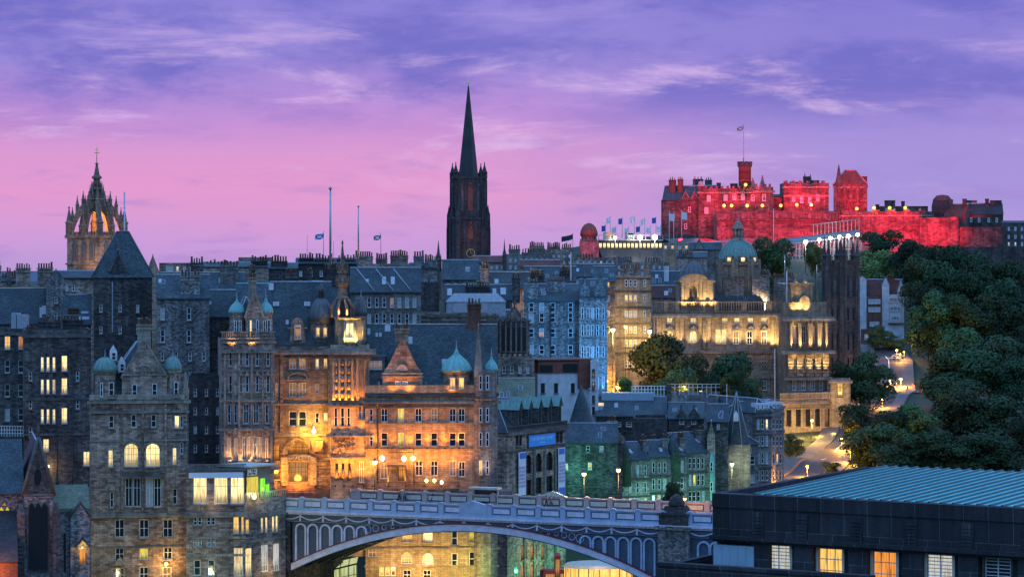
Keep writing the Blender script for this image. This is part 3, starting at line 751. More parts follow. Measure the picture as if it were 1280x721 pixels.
# ================================================================== the black office with the copper roof (near, lower right)
def office():
    b = Bld('office_building', 'black granite office with a ribbed turquoise copper roof, in front of the bridge', 'office building', (890, 220), (1330, 204.4), 616, depth=34, zb=50, mat='black_granite', trim='black_granite', fr='w')
    mb = MB(); H, L, d = b.H, b.L, b.d
    zt = lambda py: b.f(890, py)[1]
    z_fr, z_co, z_wt, z_cl = zt(633), zt(668), zt(676), zt(706)
    wy = 1.0                                                     # the window wall stands back between piers
    mb.box(0, 0, z_fr, L, 1.2, H); mb.box(0, .12, z_co, L, 1.2, z_fr); mb.box(-.15, -.25, z_co - .32, L, 1.2, z_co); mb.box(0, .1, z_wt, L, 1.2, z_co - .32)
    mb.box(0, 1.2, 0, .6, d, H); mb.box(L - .6, 1.2, 0, L, d, H); mb.box(.6, d - .6, 0, L - .6, d, H)
    mb.box(.61, 1.21, z_co, L - .61, d - .61, H - .5)
    ops = []; wl = []
    for x0, x1, m_, st in ((958, 988, 'lit_white', 'slat'), (1023, 1053, 'lit', 'grid'), (1091, 1121, 'lit_orange', 'grid'), (1159, 1191, 'lit_white', 'slat'), (1231, 1264, 'glass', 'slat'), (1305, 1338, 'glass', 'slat')):
        a = b.f(x0, 690, wy)[0]; c = b.f(x1, 690, wy)[0]; z9 = z_wt - 3.9; ops.append((a, z9, c, z_wt - .06, 0)); wl.append((a, z9, c - a, 3.84, st, m_))
    a, c = b.f(888, 690, wy)[0], b.f(941, 690, wy)[0]
    wall_panel(mb, (0, wy), (1, 0), L, 0, z_wt + .1, ops, (0, -1), .3)
    pil = MB()
    for x0 in (938, 992, 1060, 1128, 1198, 1272, 1345):
        a2 = b.f(x0, 690, 0.3)[0]; pil.box(a2, .3, 0, a2 + 1.7, wy + .002, z_wt); pil.box(a2 + .35, -.02, z_co + .02, a2 + 1.35, .2, z_fr - .25)
        for k in range(6): pil.box(a2 + .38, -.09, z_co + .3 + k * .28, a2 + 1.32, -.03, z_co + .45 + k * .28)
    mb.build('wall', 'black_granite', b.root); pil.build('pilasters', 'black_granite', b.root)
    for a, z0, w, h, st, m_ in wl:
        me, pm = window_mesh(w, h, st, 'w', 420 if st == 'grid' else 300, 0); wo = inst('window', me, b.root, (a, wy + .12, z0)); inst('pane', pane_for(pm, m_), wo)
        rv = MB(); rv.box(-.2, -.22, 0, -.002, -.1, h + .01); rv.box(w + .002, -.22, 0, w + .2, -.1, h + .01); rv.build('window_surround', 'cream_paint' if 'lit' in m_ else 'dark_trim', wo)  # lamplight put into the colour: pale surrounds on lit windows, dark on unlit
    p = MB(); x0, x1 = b.f(888, 690)[0], b.f(941, 690)[0]; p.box(.05, .18, 0, x1, .9, zt(680))
    for k in range(1, 5): p.box(.05 + (x1 - .05) * k / 5 - .02, .15, 0, .05 + (x1 - .05) * k / 5 + .02, .18, zt(680) - .05)
    m = plain('panel_blue', (0.30, 0.42, 0.50), .5, var=.12); p.build('wall_panel', 'panel_blue', b.root)
    # copper roof: one shallow slope with standing seams
    a0, c0 = b.f(938, 616)[0], L; rf = MB(); ze = H - .05
    y1 = d - 3.0; zr = ze + .40; P = lambda x, y: (x, y, ze + (zr - ze) * (y - .7) / (y1 - .7))
    rf.face([P(a0, .7), P(c0, .7), P(c0, y1), P(a0, y1)]); rf.face([(a0, y1, H - .5), (a0, .7, H - .5), P(a0, .7), P(a0, y1)]); rf.face([(a0, .7, H - .5), (c0, .7, H - .5), P(c0, .7), P(a0, .7)]); rf.face([(c0, y1, H - .5), (a0, y1, H - .5), P(a0, y1), P(c0, y1)])
    ro = rf.build('roof', 'copper_roof', b.root)
    sm = MB(); n = int((c0 - a0) / 1.05)
    for k in range(n + 1):
        x = a0 + k * 1.05; q0, q1 = P(x, .7), P(x, y1)
        sm.face([(x - .08, .7, q0[2] + .16), (x + .08, .7, q0[2] + .16), (x + .08, y1, q1[2] + .16), (x - .08, y1, q1[2] + .16)]); sm.face([(x + .08, .7, q0[2]), (x + .08, y1, q1[2]), (x + .08, y1, q1[2] + .16), (x + .08, .7, q0[2] + .16)])
        sm.face([(x - .08, y1, q1[2]), (x - .08, .7, q0[2]), (x - .08, .7, q0[2] + .16), (x - .08, y1, q1[2] + .16)])
    sm.build('standing_seams', 'copper_seam', ro)
    # low terrace wall in front, at the foot of the facade
    w = MB(); l0 = b.f(826, 700, -3)[0]; zz = b.f(826, 701, -3)[1]; w.box(l0, -3.6, 0, L * .52, -3, zz - .3); w.box(l0 - .1, -3.75, zz - .3, L * .52, -2.85, zz); w.box(l0, -3, 0, l0 + .6, 6, zz - .3); w.box(l0 + .6, -3, 0, L * .52, wy - .01, zz - 1.2)
    w.build('terrace_wall', 'black_granite', b.root)
    # inside of two lit rooms: a red curtain
    lamp('POINT', (b.f(1035, 690)[0], 3.0, z_wt - 1), 60, (1, .6, .25), b.root, .3); 
office()

# ================================================================== the iron road bridge
def bridge():
    b = Bld('road_bridge', 'blue and lilac iron arch road bridge with panelled parapets', 'bridge', (355, 365), (888, 341), 622, depth=18, zb=44)
    root = b.root; X = lambda px, py=650, yo=0: b.f(px, py, yo)[0]; Z = lambda px, py, yo=0: b.f(px, py, yo)[1]
    L = b.L + 26; z_top = 67.35 - 44; z_base = z_top - 1.75; dk = 65.5 - 44
    D = MB(); D.box(-6, 1.0, dk - 1.2, L, 17.4, dk); D.build('deck', 'asphalt', root)
    pv = MB(); pv.box(-6, .5, dk - .3, L, 3.4, dk + .13); pv.box(-6, 14.6, dk - .3, L, 17.5, dk + .13); pv.build('pavement', 'paving', root)
    # parapets: near one blue with white panels, far one with the pink of lamplight put into its colour
    for nm, y0, mat, pan, zt in (('parapet', -.15, 'bridge_blue', 'bridge_lilac', z_top), ('parapet', 17.4, 'bridge_lamplit', 'cream_paint', z_top - .2)):
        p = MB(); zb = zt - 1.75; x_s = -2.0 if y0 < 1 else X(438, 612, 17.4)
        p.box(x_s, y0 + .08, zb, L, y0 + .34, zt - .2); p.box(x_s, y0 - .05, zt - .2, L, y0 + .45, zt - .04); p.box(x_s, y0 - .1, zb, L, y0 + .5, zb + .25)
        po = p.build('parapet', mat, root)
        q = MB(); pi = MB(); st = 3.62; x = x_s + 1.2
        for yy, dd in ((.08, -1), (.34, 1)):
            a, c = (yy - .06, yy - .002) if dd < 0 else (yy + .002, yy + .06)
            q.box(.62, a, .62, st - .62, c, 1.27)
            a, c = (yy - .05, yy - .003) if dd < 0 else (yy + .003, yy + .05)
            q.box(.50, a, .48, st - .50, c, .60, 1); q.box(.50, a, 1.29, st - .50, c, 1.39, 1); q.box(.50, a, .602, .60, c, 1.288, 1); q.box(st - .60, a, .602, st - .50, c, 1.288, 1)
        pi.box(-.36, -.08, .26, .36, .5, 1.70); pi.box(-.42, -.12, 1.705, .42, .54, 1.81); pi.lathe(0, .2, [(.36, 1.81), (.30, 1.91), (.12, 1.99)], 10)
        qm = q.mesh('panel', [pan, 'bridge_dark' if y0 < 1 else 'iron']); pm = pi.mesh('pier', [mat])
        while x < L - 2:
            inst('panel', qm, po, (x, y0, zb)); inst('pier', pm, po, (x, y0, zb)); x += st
    pd = MB(); xc = X(590, 625); pd.prism([(xc - 2.0, z_top + .02), (xc + 2.0, z_top + .02), (xc, z_top + .55)], -.3, .45); pd.box(xc - 1.8, -.28, z_base, xc + 2.3, -.16, z_top); pd.build('pediment', 'bridge_blue', root)
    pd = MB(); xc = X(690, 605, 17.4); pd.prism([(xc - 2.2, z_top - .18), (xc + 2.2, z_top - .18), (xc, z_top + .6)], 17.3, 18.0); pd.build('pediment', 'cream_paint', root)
    cor = MB(); cor.box(-2, -.55, z_base - .28, L, .6, z_base - .002); cor.box(-2, -.3, z_base - .55, L, .6, z_base - .28); cor.box(-2, .05, z_base - 1.6, L, .6, z_base - .55)
    x = -1.5
    while x < L: cor.box(x, -.42, z_base - .50, x + .28, -.3, z_base - .285); x += .62
    cor.build('cornice', 'bridge_lilac', root)
    # swags hanging in the frieze
    sw = MB(); x = -1.0; st = 3.62
    fz = MB(); fz.box(-2, -.02, z_base - 1.55, L, .049, z_base - .58); fz.build('frieze', 'bridge_dark', root)
    while x < L:
        pts = [(x + st * k / 8, -.06, z_base - .75 - .55 * (1 - (k / 4 - 1) ** 2)) for k in range(9)]
        sw.tube(pts, .10, 5); sw.box(x - .12, -.12, z_base - 1.5, x + .12, -.021, z_base - .6); x += st
    sw.build('swags', 'bridge_lilac', root)
    # arch ribs
    xl, xr = X(364, 705), X(838, 722); zc = Z(585, 655); zl = Z(364, 704); xm = (xl + xr) / 2 - .6
    top = lambda x: zc - (zc - zl) * abs((x - xm) / (xl - xm)) ** 2.0
    N = 40
    def rib(y0, y1, mat, name, nose):
        m1 = MB(); th = 1.0
        for k in range(N):
            a, c = xl + (xr - xl) * k / N, xl + (xr - xl) * (k + 1) / N
            za, zb_ = top(a), top(c); m1.face([(a, y0, za - th), (c, y0, zb_ - th), (c, y0, zb_), (a, y0, za)]); m1.face([(a, y0, za), (c, y0, zb_), (c, y1, zb_), (a, y1, za)])
            m1.face([(a, y1, za - th), (c, y1, zb_ - th), (c, y0, zb_ - th), (a, y0, za - th)]); m1.face([(c, y1, zb_ - th), (a, y1, za - th), (a, y1, za), (c, y1, zb_)])
        o = m1.build(name, mat, root)
        if nose:
            t = MB(); t2 = MB()
            for k in range(N):
                a, c = xl + (xr - xl) * k / N, xl + (xr - xl) * (k + 1) / N
                for mm, dz, hh, yy in ((t, .02, .17, y0 - .12), (t2, -1.02, .10, y0 - .09)):
                    za, zb_ = top(a) + dz, top(c) + dz
                    mm.face([(a, yy, za - hh * .1), (c, yy, zb_ - hh * .1), (c, yy, zb_ + hh * .9), (a, yy, za + hh * .9)]); mm.face([(a, yy, za + hh * .9), (c, yy, zb_ + hh * .9), (c, y0 + .2, zb_ + hh * .9), (a, y0 + .2, za + hh * .9)])
                    mm.face([(a, y0 + .2, za - hh * .1), (c, y0 + .2, zb_ - hh * .1), (c, yy, zb_ - hh * .1), (a, yy, za - hh * .1)])
            t.build('rib_moulding', 'bridge_red', o); t2.build('rib_lower_edge', 'iron', o)
        return o
    rib(-.1, .55, 'bridge_lilac', 'arch_rib', True)
    for y0 in (4.2, 8.6, 13.0, 17.0): rib(y0, y0 + .5, 'bridge_dark', 'arch_rib', False)
    so = MB()
    for k in range(N):
        a, c = xl + (xr - xl) * k / N, xl + (xr - xl) * (k + 1) / N
        so.face([(a, .6, top(a) - .12), (a, 17.4, top(a) - .12), (c, 17.4, top(c) - .12), (c, .6, top(c) - .12)])
    for k in range(2, N, 3):
        a = xl + (xr - xl) * k / N; so.box(a - .12, .6, top(a) - .75, a + .12, 17.4, top(a) - .125)
    so.build('soffit', 'iron', root)
    # spandrel arcades: lilac columns and round arches over dark panels
    bk = MB(); zf = z_base - 1.6
    for k in range(N):
        a, c = xl + (xr - xl) * k / N, xl + (xr - xl) * (k + 1) / N
        bk.face([(a, .42, top(a) - .2), (c, .42, top(c) - .2), (c, .42, zf + .1), (a, .42, zf + .1)])
    bk.build('spandrel_plate', 'bridge_dark', root)
    cxs = [375, 390, 405.6, 420.5, 435.8, 451]; cr = [731, 747, 762.5, 778.5, 794.5, 811]
    for grp, ty in ((cxs, 650.5), (cr, 672)):
        xs = [X(q, 680) for q in grp]; zt = z_base - 1.95 if grp is cxs else z_base - 1.95
        for x in xs:
            m1 = MB(); r = .64; n = 9; zc_ = zt - r - .12
            if zc_ - .2 < top(x) + .2: zc_ = top(x) + .35
            for i in range(n):
                a0, a1 = math.pi * i / n, math.pi * (i + 1) / n
                for ra, rb, y in ((r, r + .24, .16),):
                    p = [(x + ra * math.cos(a0), zc_ + ra * math.sin(a0)), (x + rb * math.cos(a0), zc_ + rb * math.sin(a0)), (x + rb * math.cos(a1), zc_ + rb * math.sin(a1)), (x + ra * math.cos(a1), zc_ + ra * math.sin(a1))]
                    m1.prism(p, y, .415)
            for sg in (-1, 1):
                xa = x + sg * (r + .12); zb_ = top(xa) + .15
                if zc_ > zb_: m1.box(xa - .125, .15, zb_, xa + .125, .41, zc_ - .002); m1.box(xa - .17, .13, zc_ - .25, xa + .17, .409, zc_ - .12)
            m1.build('spandrel_arch', 'bridge_blue' if grp is cr else 'bridge_lilac', root)
    # scrollwork rings in the thin part of the spandrel
    sc_ = MB()
    for grp in ((458, 500, 5), (675, 724, 6)):
        for k in range(grp[2]):
            px = grp[0] + (grp[1] - grp[0]) * k / (grp[2] - 1); x = X(px, 665); r = max(.16, (zf - top(x)) * .36); zc_ = (zf + top(x)) / 2 + .1
            sc_.tube([(x + r * math.cos(q * math.pi / 6), .3, zc_ + r * math.sin(q * math.pi / 6)) for q in range(13)], .06, 4)
    sc_.build('scrollwork', 'bridge_lilac', root)
    # abutment at the left, stone pier at the right, and the start of the next span
    ab = MB(); ab.box(-6, .5, 0, xl - .25, 17.4, z_base - 1.58); ab.box(xl - .9, .0, zl - 1.0, xl - .2, .5, z_base - 1.58); ab.build('abutment', 'sooty_stone', root)
    pr = MB(); x0, x1 = X(824, 680), X(862, 680); pr.box(x0, -.5, 0, x1, 18.5, z_base - .6); pr.box(x0 - .4, -.9, z_base - .6, x1 + .4, 18.9, z_base - .1); pr.build('pier', 'rubble_stone', root)
    ca = MB(); xm2 = (x0 + x1) / 2; w = (x1 - x0) / 2
    pl = lambda k: [(xm2 + w * k * c_, .9 + 1.45 * k * s_) for c_, s_ in ((-1, -1), (1, -1), (1, 1), (-1, 1))]
    ca.extr(pl(.95), z_base - .098, z_base + 1.3); ca.extr(pl(1.04), z_base + 1.302, z_base + 1.6); ca.extr(pl(.80), z_base + 1.602, z_base + 2.5, top=.8); ca.lathe(xm2, .9, [(w * .5, z_base + 2.5), (w * .55, z_base + 2.8), (w * .4, z_base + 3.6), (w * .12, z_base + 4.1)], 10)
    ca.build('pier_cap', 'dark_stone', root)
    n2 = MB(); xx = X(886, 690); n2.box(x1, .42, z_base - 9, L, .6, zf + .1); n2.build('spandrel_plate', 'bridge_dark', root)
    for x in (x1 + 1.9, x1 + 3.6, x1 + 5.3):
        m1 = MB(); r = .68; zc_ = z_base - 2.9
        for i in range(9):
            a0, a1 = math.pi * i / 9, math.pi * (i + 1) / 9; ra, rb = r, r + .26
            m1.prism([(x + ra * math.cos(a0), zc_ + ra * math.sin(a0)), (x + rb * math.cos(a0), zc_ + rb * math.sin(a0)), (x + rb * math.cos(a1), zc_ + rb * math.sin(a1)), (x + ra * math.cos(a1), zc_ + ra * math.sin(a1))], .16, .415)
        for sg in (-1, 1): xa = x + sg * (r + .13); m1.box(xa - .13, .15, z_base - 8, xa + .13, .41, zc_ - .002)
        m1.build('spandrel_arch', 'bridge_blue', root)
    return b
BR = bridge()

# ================================================================== stone chapel, lower left corner
def chapel():
    b = Bld('chapel', 'small gothic stone chapel with a steep gable and three tall lancets', 'chapel', (30, 330), 66, 617, depth=26, yaw=2.0, mat='rubble_stone', trim='dark_trim')
    ap = b.f(47, 549)[1]; mb = MB(); L, H = b.L, b.H; mb.prism([(0, H), (L, H), (L / 2, ap)], 0, .6)
    mb.build('gable', 'rubble_stone', b.root)
    o = MB()
    for px in (39.5, 47.5, 55.5):
        x = b.f(px, 660)[0]; z0, z1 = b.f(px, 712)[1], b.f(px, 628)[1]; w = .42
        pts = [(x - w, z0), (x + w, z0), (x + w, z1 - .8), (x + w * .6, z1 - .25), (x, z1), (x - w * .6, z1 - .25), (x - w, z1 - .8)]
        o.prism([(x + (p - x) * 1.35, z0 - .15 if z == z0 else z + .16) for p, z in pts], -.16, -.01)
    o.build('lancet_surround', 'dark_trim', b.root)
    for px in (39.5, 47.5, 55.5):
        x = b.f(px, 660)[0]; z0, z1 = b.f(px, 712)[1], b.f(px, 628)[1]; w = .42; g = MB()
        g.prism([(x - w, z0), (x + w, z0), (x + w, z1 - .8), (x + w * .6, z1 - .25), (x, z1), (x - w * .6, z1 - .25), (x - w, z1 - .8)], -.19, -.162); g.build('lancet_window', 'glass', b.root)
    v = MB(); x, z = b.f(47, 596); v.lathe(0, 0, [(.55, 0), (.55, .1)], 14, sy=1); r = v.mesh('oval_window', ['glass']); ro = inst('oval_window', r, b.root, (x, -.02, z)); ro.rotation_euler = (R(90), 0, 0); ro.scale = (.8, 1.9, 1)
    c = MB()
    for p, q in (((-.3, H - .3), (L / 2, ap + .3)), ((L + .3, H - .3), (L / 2, ap + .3))):
        c.tube([(p[0], -.05, p[1]), (q[0], -.05, q[1])], .22, 5)
    c.lathe(L / 2, .2, [(.2, ap), (.1, ap + .9), (.25, ap + 1.1), (.02, ap + 2)], 6); c.box(-.15, -.18, H - .22, L + .15, 0, H)
    c.build('coping', 'dark_trim', b.root)
    bt = MB(); 
    for x0, x1 in ((-.9, .05), (L - .05, L + .9)): bt.extr([(x0, -.9), (x1, -.9), (x1, .6), (x0, .6)], 0, H - 2.5); bt.extr([(x0, -.9), (x1, -.9), (x1, .6), (x0, .6)], H - 2.499, H - 1.2, top=.35)
    bt.build('buttress', 'sooty_stone', b.root)
    b.mb.box(-8.5, 3, 0, 0, 24, b.f(10, 617, 3)[1] - 0.0)
    b.done('gablef', ridge=557, rmat='slate_dark', over=.05)
    # nave and aisle running off to the left
    nv = MB(); e0 = b.f(0, 617, 3)[1]; r0 = b.f(0, 548, 14)[1]; nv.face([(-14, 2.6, e0), (.1, 2.6, e0), (.1, 13, r0), (-14, 13, r0)]); nv.face([(.1, 24, e0), (-14, 24, e0), (-14, 13, r0), (.1, 13, r0)]); nv.build('nave_roof', 'slate', b.root)
    t = MB(); x, z = b.f(5.5, 634, 3)
    for dx, dz in ((0, .42), (-.36, -.18), (.36, -.18)): t.lathe(x + dx, 0, [(.28, 0), (.28, .1)], 10)
    for k, (dx, dz) in enumerate(((0, .42), (-.38, -.2), (.38, -.2))):
        g = MB(); g.lathe(0, 0, [(.30, 0), (.30, .1)], 3, smooth=False, ph=R(90)); me = g.mesh('trefoil_light', ['lit_yellow' if k else 'lit_dim']); q = inst('trefoil_light', me, b.root, (x + dx, 2.97, z + dz)); q.rotation_euler = (R(90), 0, 0)
    a = MB(); e1 = b.f(0, 702, -6)[1]; e2 = b.f(22, 640, 0)[1]
    a.face([(-12, -6, e1), (-.9, -6, e1), (-.9, 2.9, e2), (-12, 2.9, e2)]); a.build('aisle_roof', 'slate_dark', b.root)
    w = MB(); w.box(-12, -5.7, 0, -.95, 2.8, e1); w.build('aisle_wall', 'red_brick', b.root)
    lamp('POINT', (-4.5, -8.5, e1 - 2.0), 1300, (1, .28, .05), b.root, .4)
    lamp('POINT', (-3.0, -8.0, e1 + 1.5), 800, (1, .30, .06), b.root, .4)
    # porch block on the right with a pointed door gable
    p = MB(); x0, x1 = b.f(66, 660, 2)[0], b.f(113, 660, 2)[0]; zp = b.f(70, 640, 2)[1]; p.box(x0 + .02, 2, 0, x1, 12, zp); p.build('porch', 'rubble_stone', b.root)
    pc = MB(); pc.box(x0, 1.8, zp + .002, x1 + .1, 12, zp + .5); pc.face([(x0, 2, zp + .5), (x1, 2, zp + .5), (x1, 9, zp + 3), (x0, 9, zp + 3)]); pc.build('porch_roof', 'slate_moss', b.root)
    g0, g1 = b.f(88, 660, 1.4)[0], b.f(112, 660, 1.4)[0]; za = b.f(100, 628, 1.4)[1]; g = MB(); g.prism([(g0, 0), (g1, 0), (g1, zp - .4), ((g0 + g1) / 2, za), (g0, zp - .4)], 1.3, 2.2); g.build('porch_gable', 'rubble_stone', b.root)
    c = MB(); m_ = (g0 + g1) / 2; c.tube([(g0 - .2, 1.25, zp - .6), (m_, 1.25, za + .15), (g1 + .2, 1.25, zp - .6)], .2, 5); c.build('porch_coping', 'dark_trim', b.root)
    d = MB(); xd, zd = b.f(103, 704, 1.3); zt = b.f(103, 684, 1.3)[1]; d.prism([(xd - .35, zd), (xd + .35, zd), (xd + .35, zt - .5), (xd, zt + .2), (xd - .35, zt - .5)], 1.26, 1.3); d.build('door', 'lit_orange', b.root)
    hd = MB(); hd.prism([(xd - 1.0, zt + .1), (xd - .8, zt + .1), (xd, zt + 1.1), (xd + .8, zt + .1), (xd + 1.0, zt + .1), (xd, zt + 1.5)], .6, 1.3); hd.build('door_canopy', 'slate', b.root)
    lamp('POINT', (xd, .5, zt), 90, (1, .6, .2), b.root, .2)
    for px, py, w_, h_ in ((70, 690, 2.6, 34), (81, 690, 3, 50)):
        xx, zz = b.f(px, py, 2); s_ = MB(); s_.box(xx - .14, 1.93, zz - h_ * .05, xx + .14, 2.1, zz + h_ * .05); s_.build('slit_window', 'glass', b.root)
chapel()

# ================================================================== tall tenement tower with lit stair windows
def lit_tower():
    b = Bld('tenement_tower', 'tall dark stone tower block with columns of narrow lit windows', 'tenement', (30, 386), 114, 413, yaw=1.5, depth=15, mat='sooty_stone', trim='dark_trim')
    for y in (455, 483, 520): b.win([(53, y), (60.2, y), (67.5, y)], 4.4, 18, 'sash', 'lit_pale'); b.win([(80.5, y - 1)], 7.6, 20, 'sash', 'lit_pale')
    b.win([(57.5, 556)], 7.5, 16, 'sash', 'lit_pale'); b.win([(108, 573)], 8, 18, 'sash4', 'lit_pale'); b.win([(107, 617)], 8, 18, 'sash')
    b.win([(38, 470), (38, 505), (38, 540), (97, 470), (97, 505)], 4, 12, 'sash')
    b.course(497, 3, .15).course(541, 3, .15).course(418, 4, .3)
    b.done('flat', parapet=.7)
    for x0, x1, yt in ((33, 46, 410), (48, 76, 400), (79, 104, 398)): b.chimney(x0, x1, yt, 414, 3 + random.random() * 4, 6, 'dark_stone')
    dp = MB(); x = b.f(71, 520)[0]; dp.tube([(x, -.1, 2), (x, -.1, b.H - 2)], .08, 5); x2 = b.f(91, 520)[0]; dp.tube([(x2, -.1, 2), (x2, -.1, b.H - 6)], .08, 5); dp.build('drainpipe', 'iron', b.root)
    wl = MB(); x, z = b.f(59.5, 584); wl.box(x - .15, -.5, z - .3, x + .15, 0, z - .1); wl.lathe(x, -.45, [(.1, z - .08), (.26, z + .1), (.26, z + .3), (.1, z + .45)], 8); o = wl.build('wall_lantern', 'lamp_warm', b.root)
    lamp('POINT', (x, -1.2, z), 220, (1, .6, .22), b.root, .25)
    # extension with a felt roof that climbs in front of the tower
    return b
lit_tower()
def far_left_tenement():
    b = Bld('tenement', 'dark tenement at the left edge with a white roof railing below its windows', 'tenement', (-40, 402), (31, 400), 411, depth=14, mat='sooty_stone', trim='dark_trim')
    b.win([(9, 428, 'lit'), (26, 428, 'lit_orange')], 7.5, 17, 'sash4'); b.grid([9, 26, -10, -26], [458, 488, 518], 7, 16, 'sash', 0.0)
    b.course(415, 4, .3); b.done('flat', parapet=.6)
    rl = MB()
    x0, x1 = b.f(-8, 540, -6)[0], b.f(29, 540, -6)[0]; z0 = b.f(0, 545, -6)[1]
    for k in range(12): x = x0 + (x1 - x0) * k / 11; rl.box(x - .05, -6.05, z0, x + .05, -5.95, z0 + 1.6)
    for z in (.5, 1.0, 1.6): rl.box(x0, -6.06, z0 + z - .05, x1, -5.94, z0 + z + .05)
    rl.build('railing', 'white_paint', b.root)
    lw = MB(); lw.box(x0 - 6, -6.6, 0, x1 + .1, -.01, z0); lw.build('lower_wing', 'sooty_stone', b.root)
    bx = MB()
    for px0, px1, yt in ((14, 20, 391), (21, 30, 393)): a, c = b.f(px0, 400, 3)[0], b.f(px1, 400, 3)[0]; z1 = b.f(px0, yt, 3)[1]; bx.box(a, 3, b.H - .5, c, 5, z1)
    bx.build('rooftop_unit', 'lead', b.root)
far_left_tenement()

# ================================================================== station-side hotel, left of the bridge (twin lit arches)
def arch_hotel():
    b = Bld('hotel', 'grey sandstone hotel with a big gable, two lit round-arched windows and two copper caps', 'hotel', (113.5, 357), 234, 500, yaw=1.5, depth=16, zb=52, mat='brown_stone', trim='trim_stone')
    w = b.win
    w([(139, 527), (167, 526), (192, 526), (221, 527, 'lit_pale')], 6, 16, 'sash')
    w([(164, 568, 'lit_pale'), (191, 568, 'lit_pale')], 18, 30, 'grid', arch=1.0); w([(138, 572.5, 'lit_pale')], 6, 22, 'sash', arch=1); w([(218, 570, 'lit_pale')], 5.2, 21, 'sash')
    w([(161, 615), (171.3, 615), (186.8, 615, 'blind'), (197, 615)], 9, 36, 'cross'); w([(140, 624), (218.5, 620)], 5, 20, 'sash')
    for x, ww in ((149.6, 12), (180, 11.5), (210, 12)): w([(x, 660)], ww, 22, 'sash4')
    w([(149.6, 692, 'glass'), (180, 691, 'lit_yellow'), (210, 690, 'glass')], 11, 17, 'sash4'); w([(150, 718), (180, 717), (209, 717, 'lit_dim')], 11, 18, 'sash4')
    w([(227.5, 527), (227.5, 560)], 4, 15, 'sash')
    b.course(549, 2.5, .18).course(641, 5, .4).course(682, 3, .2).course(500, 4, .5).course(513, 3, .3)
    x0, x1 = b.f(154, 592)[0], b.f(204, 592)[0]; z0 = b.f(180, 597)[1]; bl = MB(); bl.box(x0, -.7, z0, x1, 0, z0 + .25)
    for k in range(16): x = x0 + .1 + (x1 - x0 - .2) * k / 15; bl.box(x - .06, -.66, z0 + .25, x + .06, -.56, z0 + 1.0)
    bl.box(x0, -.7, z0 + 1.0, x1, -.5, z0 + 1.15); bl.build('balcony', 'dark_trim', b.root)
    for px in (164, 191):
        hm = MB(); x, z = b.f(px, 562.5); r = 1.08
        pts = [(x + r * math.cos(math.pi * k / 10), -.08, z + r * math.sin(math.pi * k / 10)) for k in range(11)]; hm.tube(pts, .16, 5); hm.build('hood_mould', 'trim_stone', b.root)
    ho = MB()
    for px, py in ((138, 559), (140, 609), (218.5, 605)): x, z = b.f(px, py); ho.prism([(x - .5, z - .4), (x + .5, z - .4), (x, z + .5)], -.25, 0)
    x, z = b.f(150, 703); ho.prism([(x - 1.1, z - .3), (x + 1.1, z - .3), (x, z + .9)], -.4, 0); ho.build('window_pediment', 'trim_stone', b.root)
    bt = MB()
    for px in (152.5, 207, 178.5): x = b.f(px, 600)[0]; bt.box(x - .14, -.2, b.f(px, 640)[1], x + .14, 0, b.f(px, 503)[1])
    bt.build('pilaster_strip', 'brown_stone', b.root)
    b.done('mansard', ridge=428, inset=6.5, rmat='slate', over=-.9)
    par = MB(); par.box(-.2, -.25, b.H + .003, b.L + .2, .3, b.H + .75); par.build('parapet', 'trim_stone', b.root)
    g = b.gable(152.5, 209, 499, 473, 427, .1, 8, 'brown_stone', chim=True)
    b.relwin(168, 489, 6, 18, yo=.1); b.relwin(193, 488, 6, 18, yo=.1)
    rel = MB(); x, z = b.f(180.5, 466, .1); rel.tube([(x + .95 * math.cos(math.pi * k / 10), .02, z + 1.0 * math.sin(math.pi * k / 10)) for k in range(11)], .12, 5); rel.tube([(x, .02, z), (x, .02, z + .8)], .1, 5); rel.tube([(x - .45, .02, z), (x - .3, .02, z + .7)], .07, 5); rel.tube([(x + .45, .02, z), (x + .3, .02, z + .7)], .07, 5); rel.box(x - 3.2, -.08, z - .35, x + 3.2, .1, z - .15)
    for q in (-1.9, 1.9): rel.tube([(x + q, .02, z - .2), (x + q, .02, z + 1.2)], .1, 5)
    rel.build('carved_relief', 'trim_stone', g)
    b.chimney(172, 188.5, 404, 440, .8, 5, 'trim_stone')
    b.dome(116, 147, 465, 447, -.3, 'copper_old', 'brown_stone', n=8, ogee=False, wbase=505); b.dome(205, 228, 463, 446, -.1, 'copper_old', 'brown_stone', n=8, ogee=False, wbase=505)
    b.relwin(139, 487, 6, 19, yo=-.15); b.relwin(127, 487, 4, 17, yo=-.25); b.relwin(220, 486, 5, 18, yo=.0)
    for px, py in ((142, 441), (152.5, 455)):
        d = MB(); a, z0 = b.f(px - 4.5, py + 11, 2.0); c = b.f(px + 4.5, py, 2.0)[0]; z1 = b.f(px, py - 2, 2)[1]; d.prism([(a, z0), (c, z0), (c, z1), ((a + c) / 2, z1 + .8), (a, z1)], 2.0, 5); dd = d.build('dormer', 'white_paint', b.root); b.relwin(px, py + 4, 5, 10, yo=1.98, parent=dd)
    st = MB()
    for px in (232,):
        x, z = b.f(px, 497); st.lathe(x, .2, [(.5, z), (.5, z + 1.2), (.25, z + 1.5), (.38, z + 2.2), (.2, z + 2.8), (.25, z + 3.2), (.05, z + 3.6)], 8)
    st.build('finial', 'trim_stone', b.root)
    wl = MB(); x, z = b.f(207.5, 704); wl.box(x - .06, -.9, z + .1, x + .06, 0, z + .2); wl.lathe(x, -.85, [(.12, z - .2), (.32, z), (.2, z + .25)], 8); wl.build('wall_lantern', 'lamp_sodium', b.root)
    lamp('POINT', (x, -1.6, z), 600, (1, .55, .14), b.root, .25)
arch_hotel()

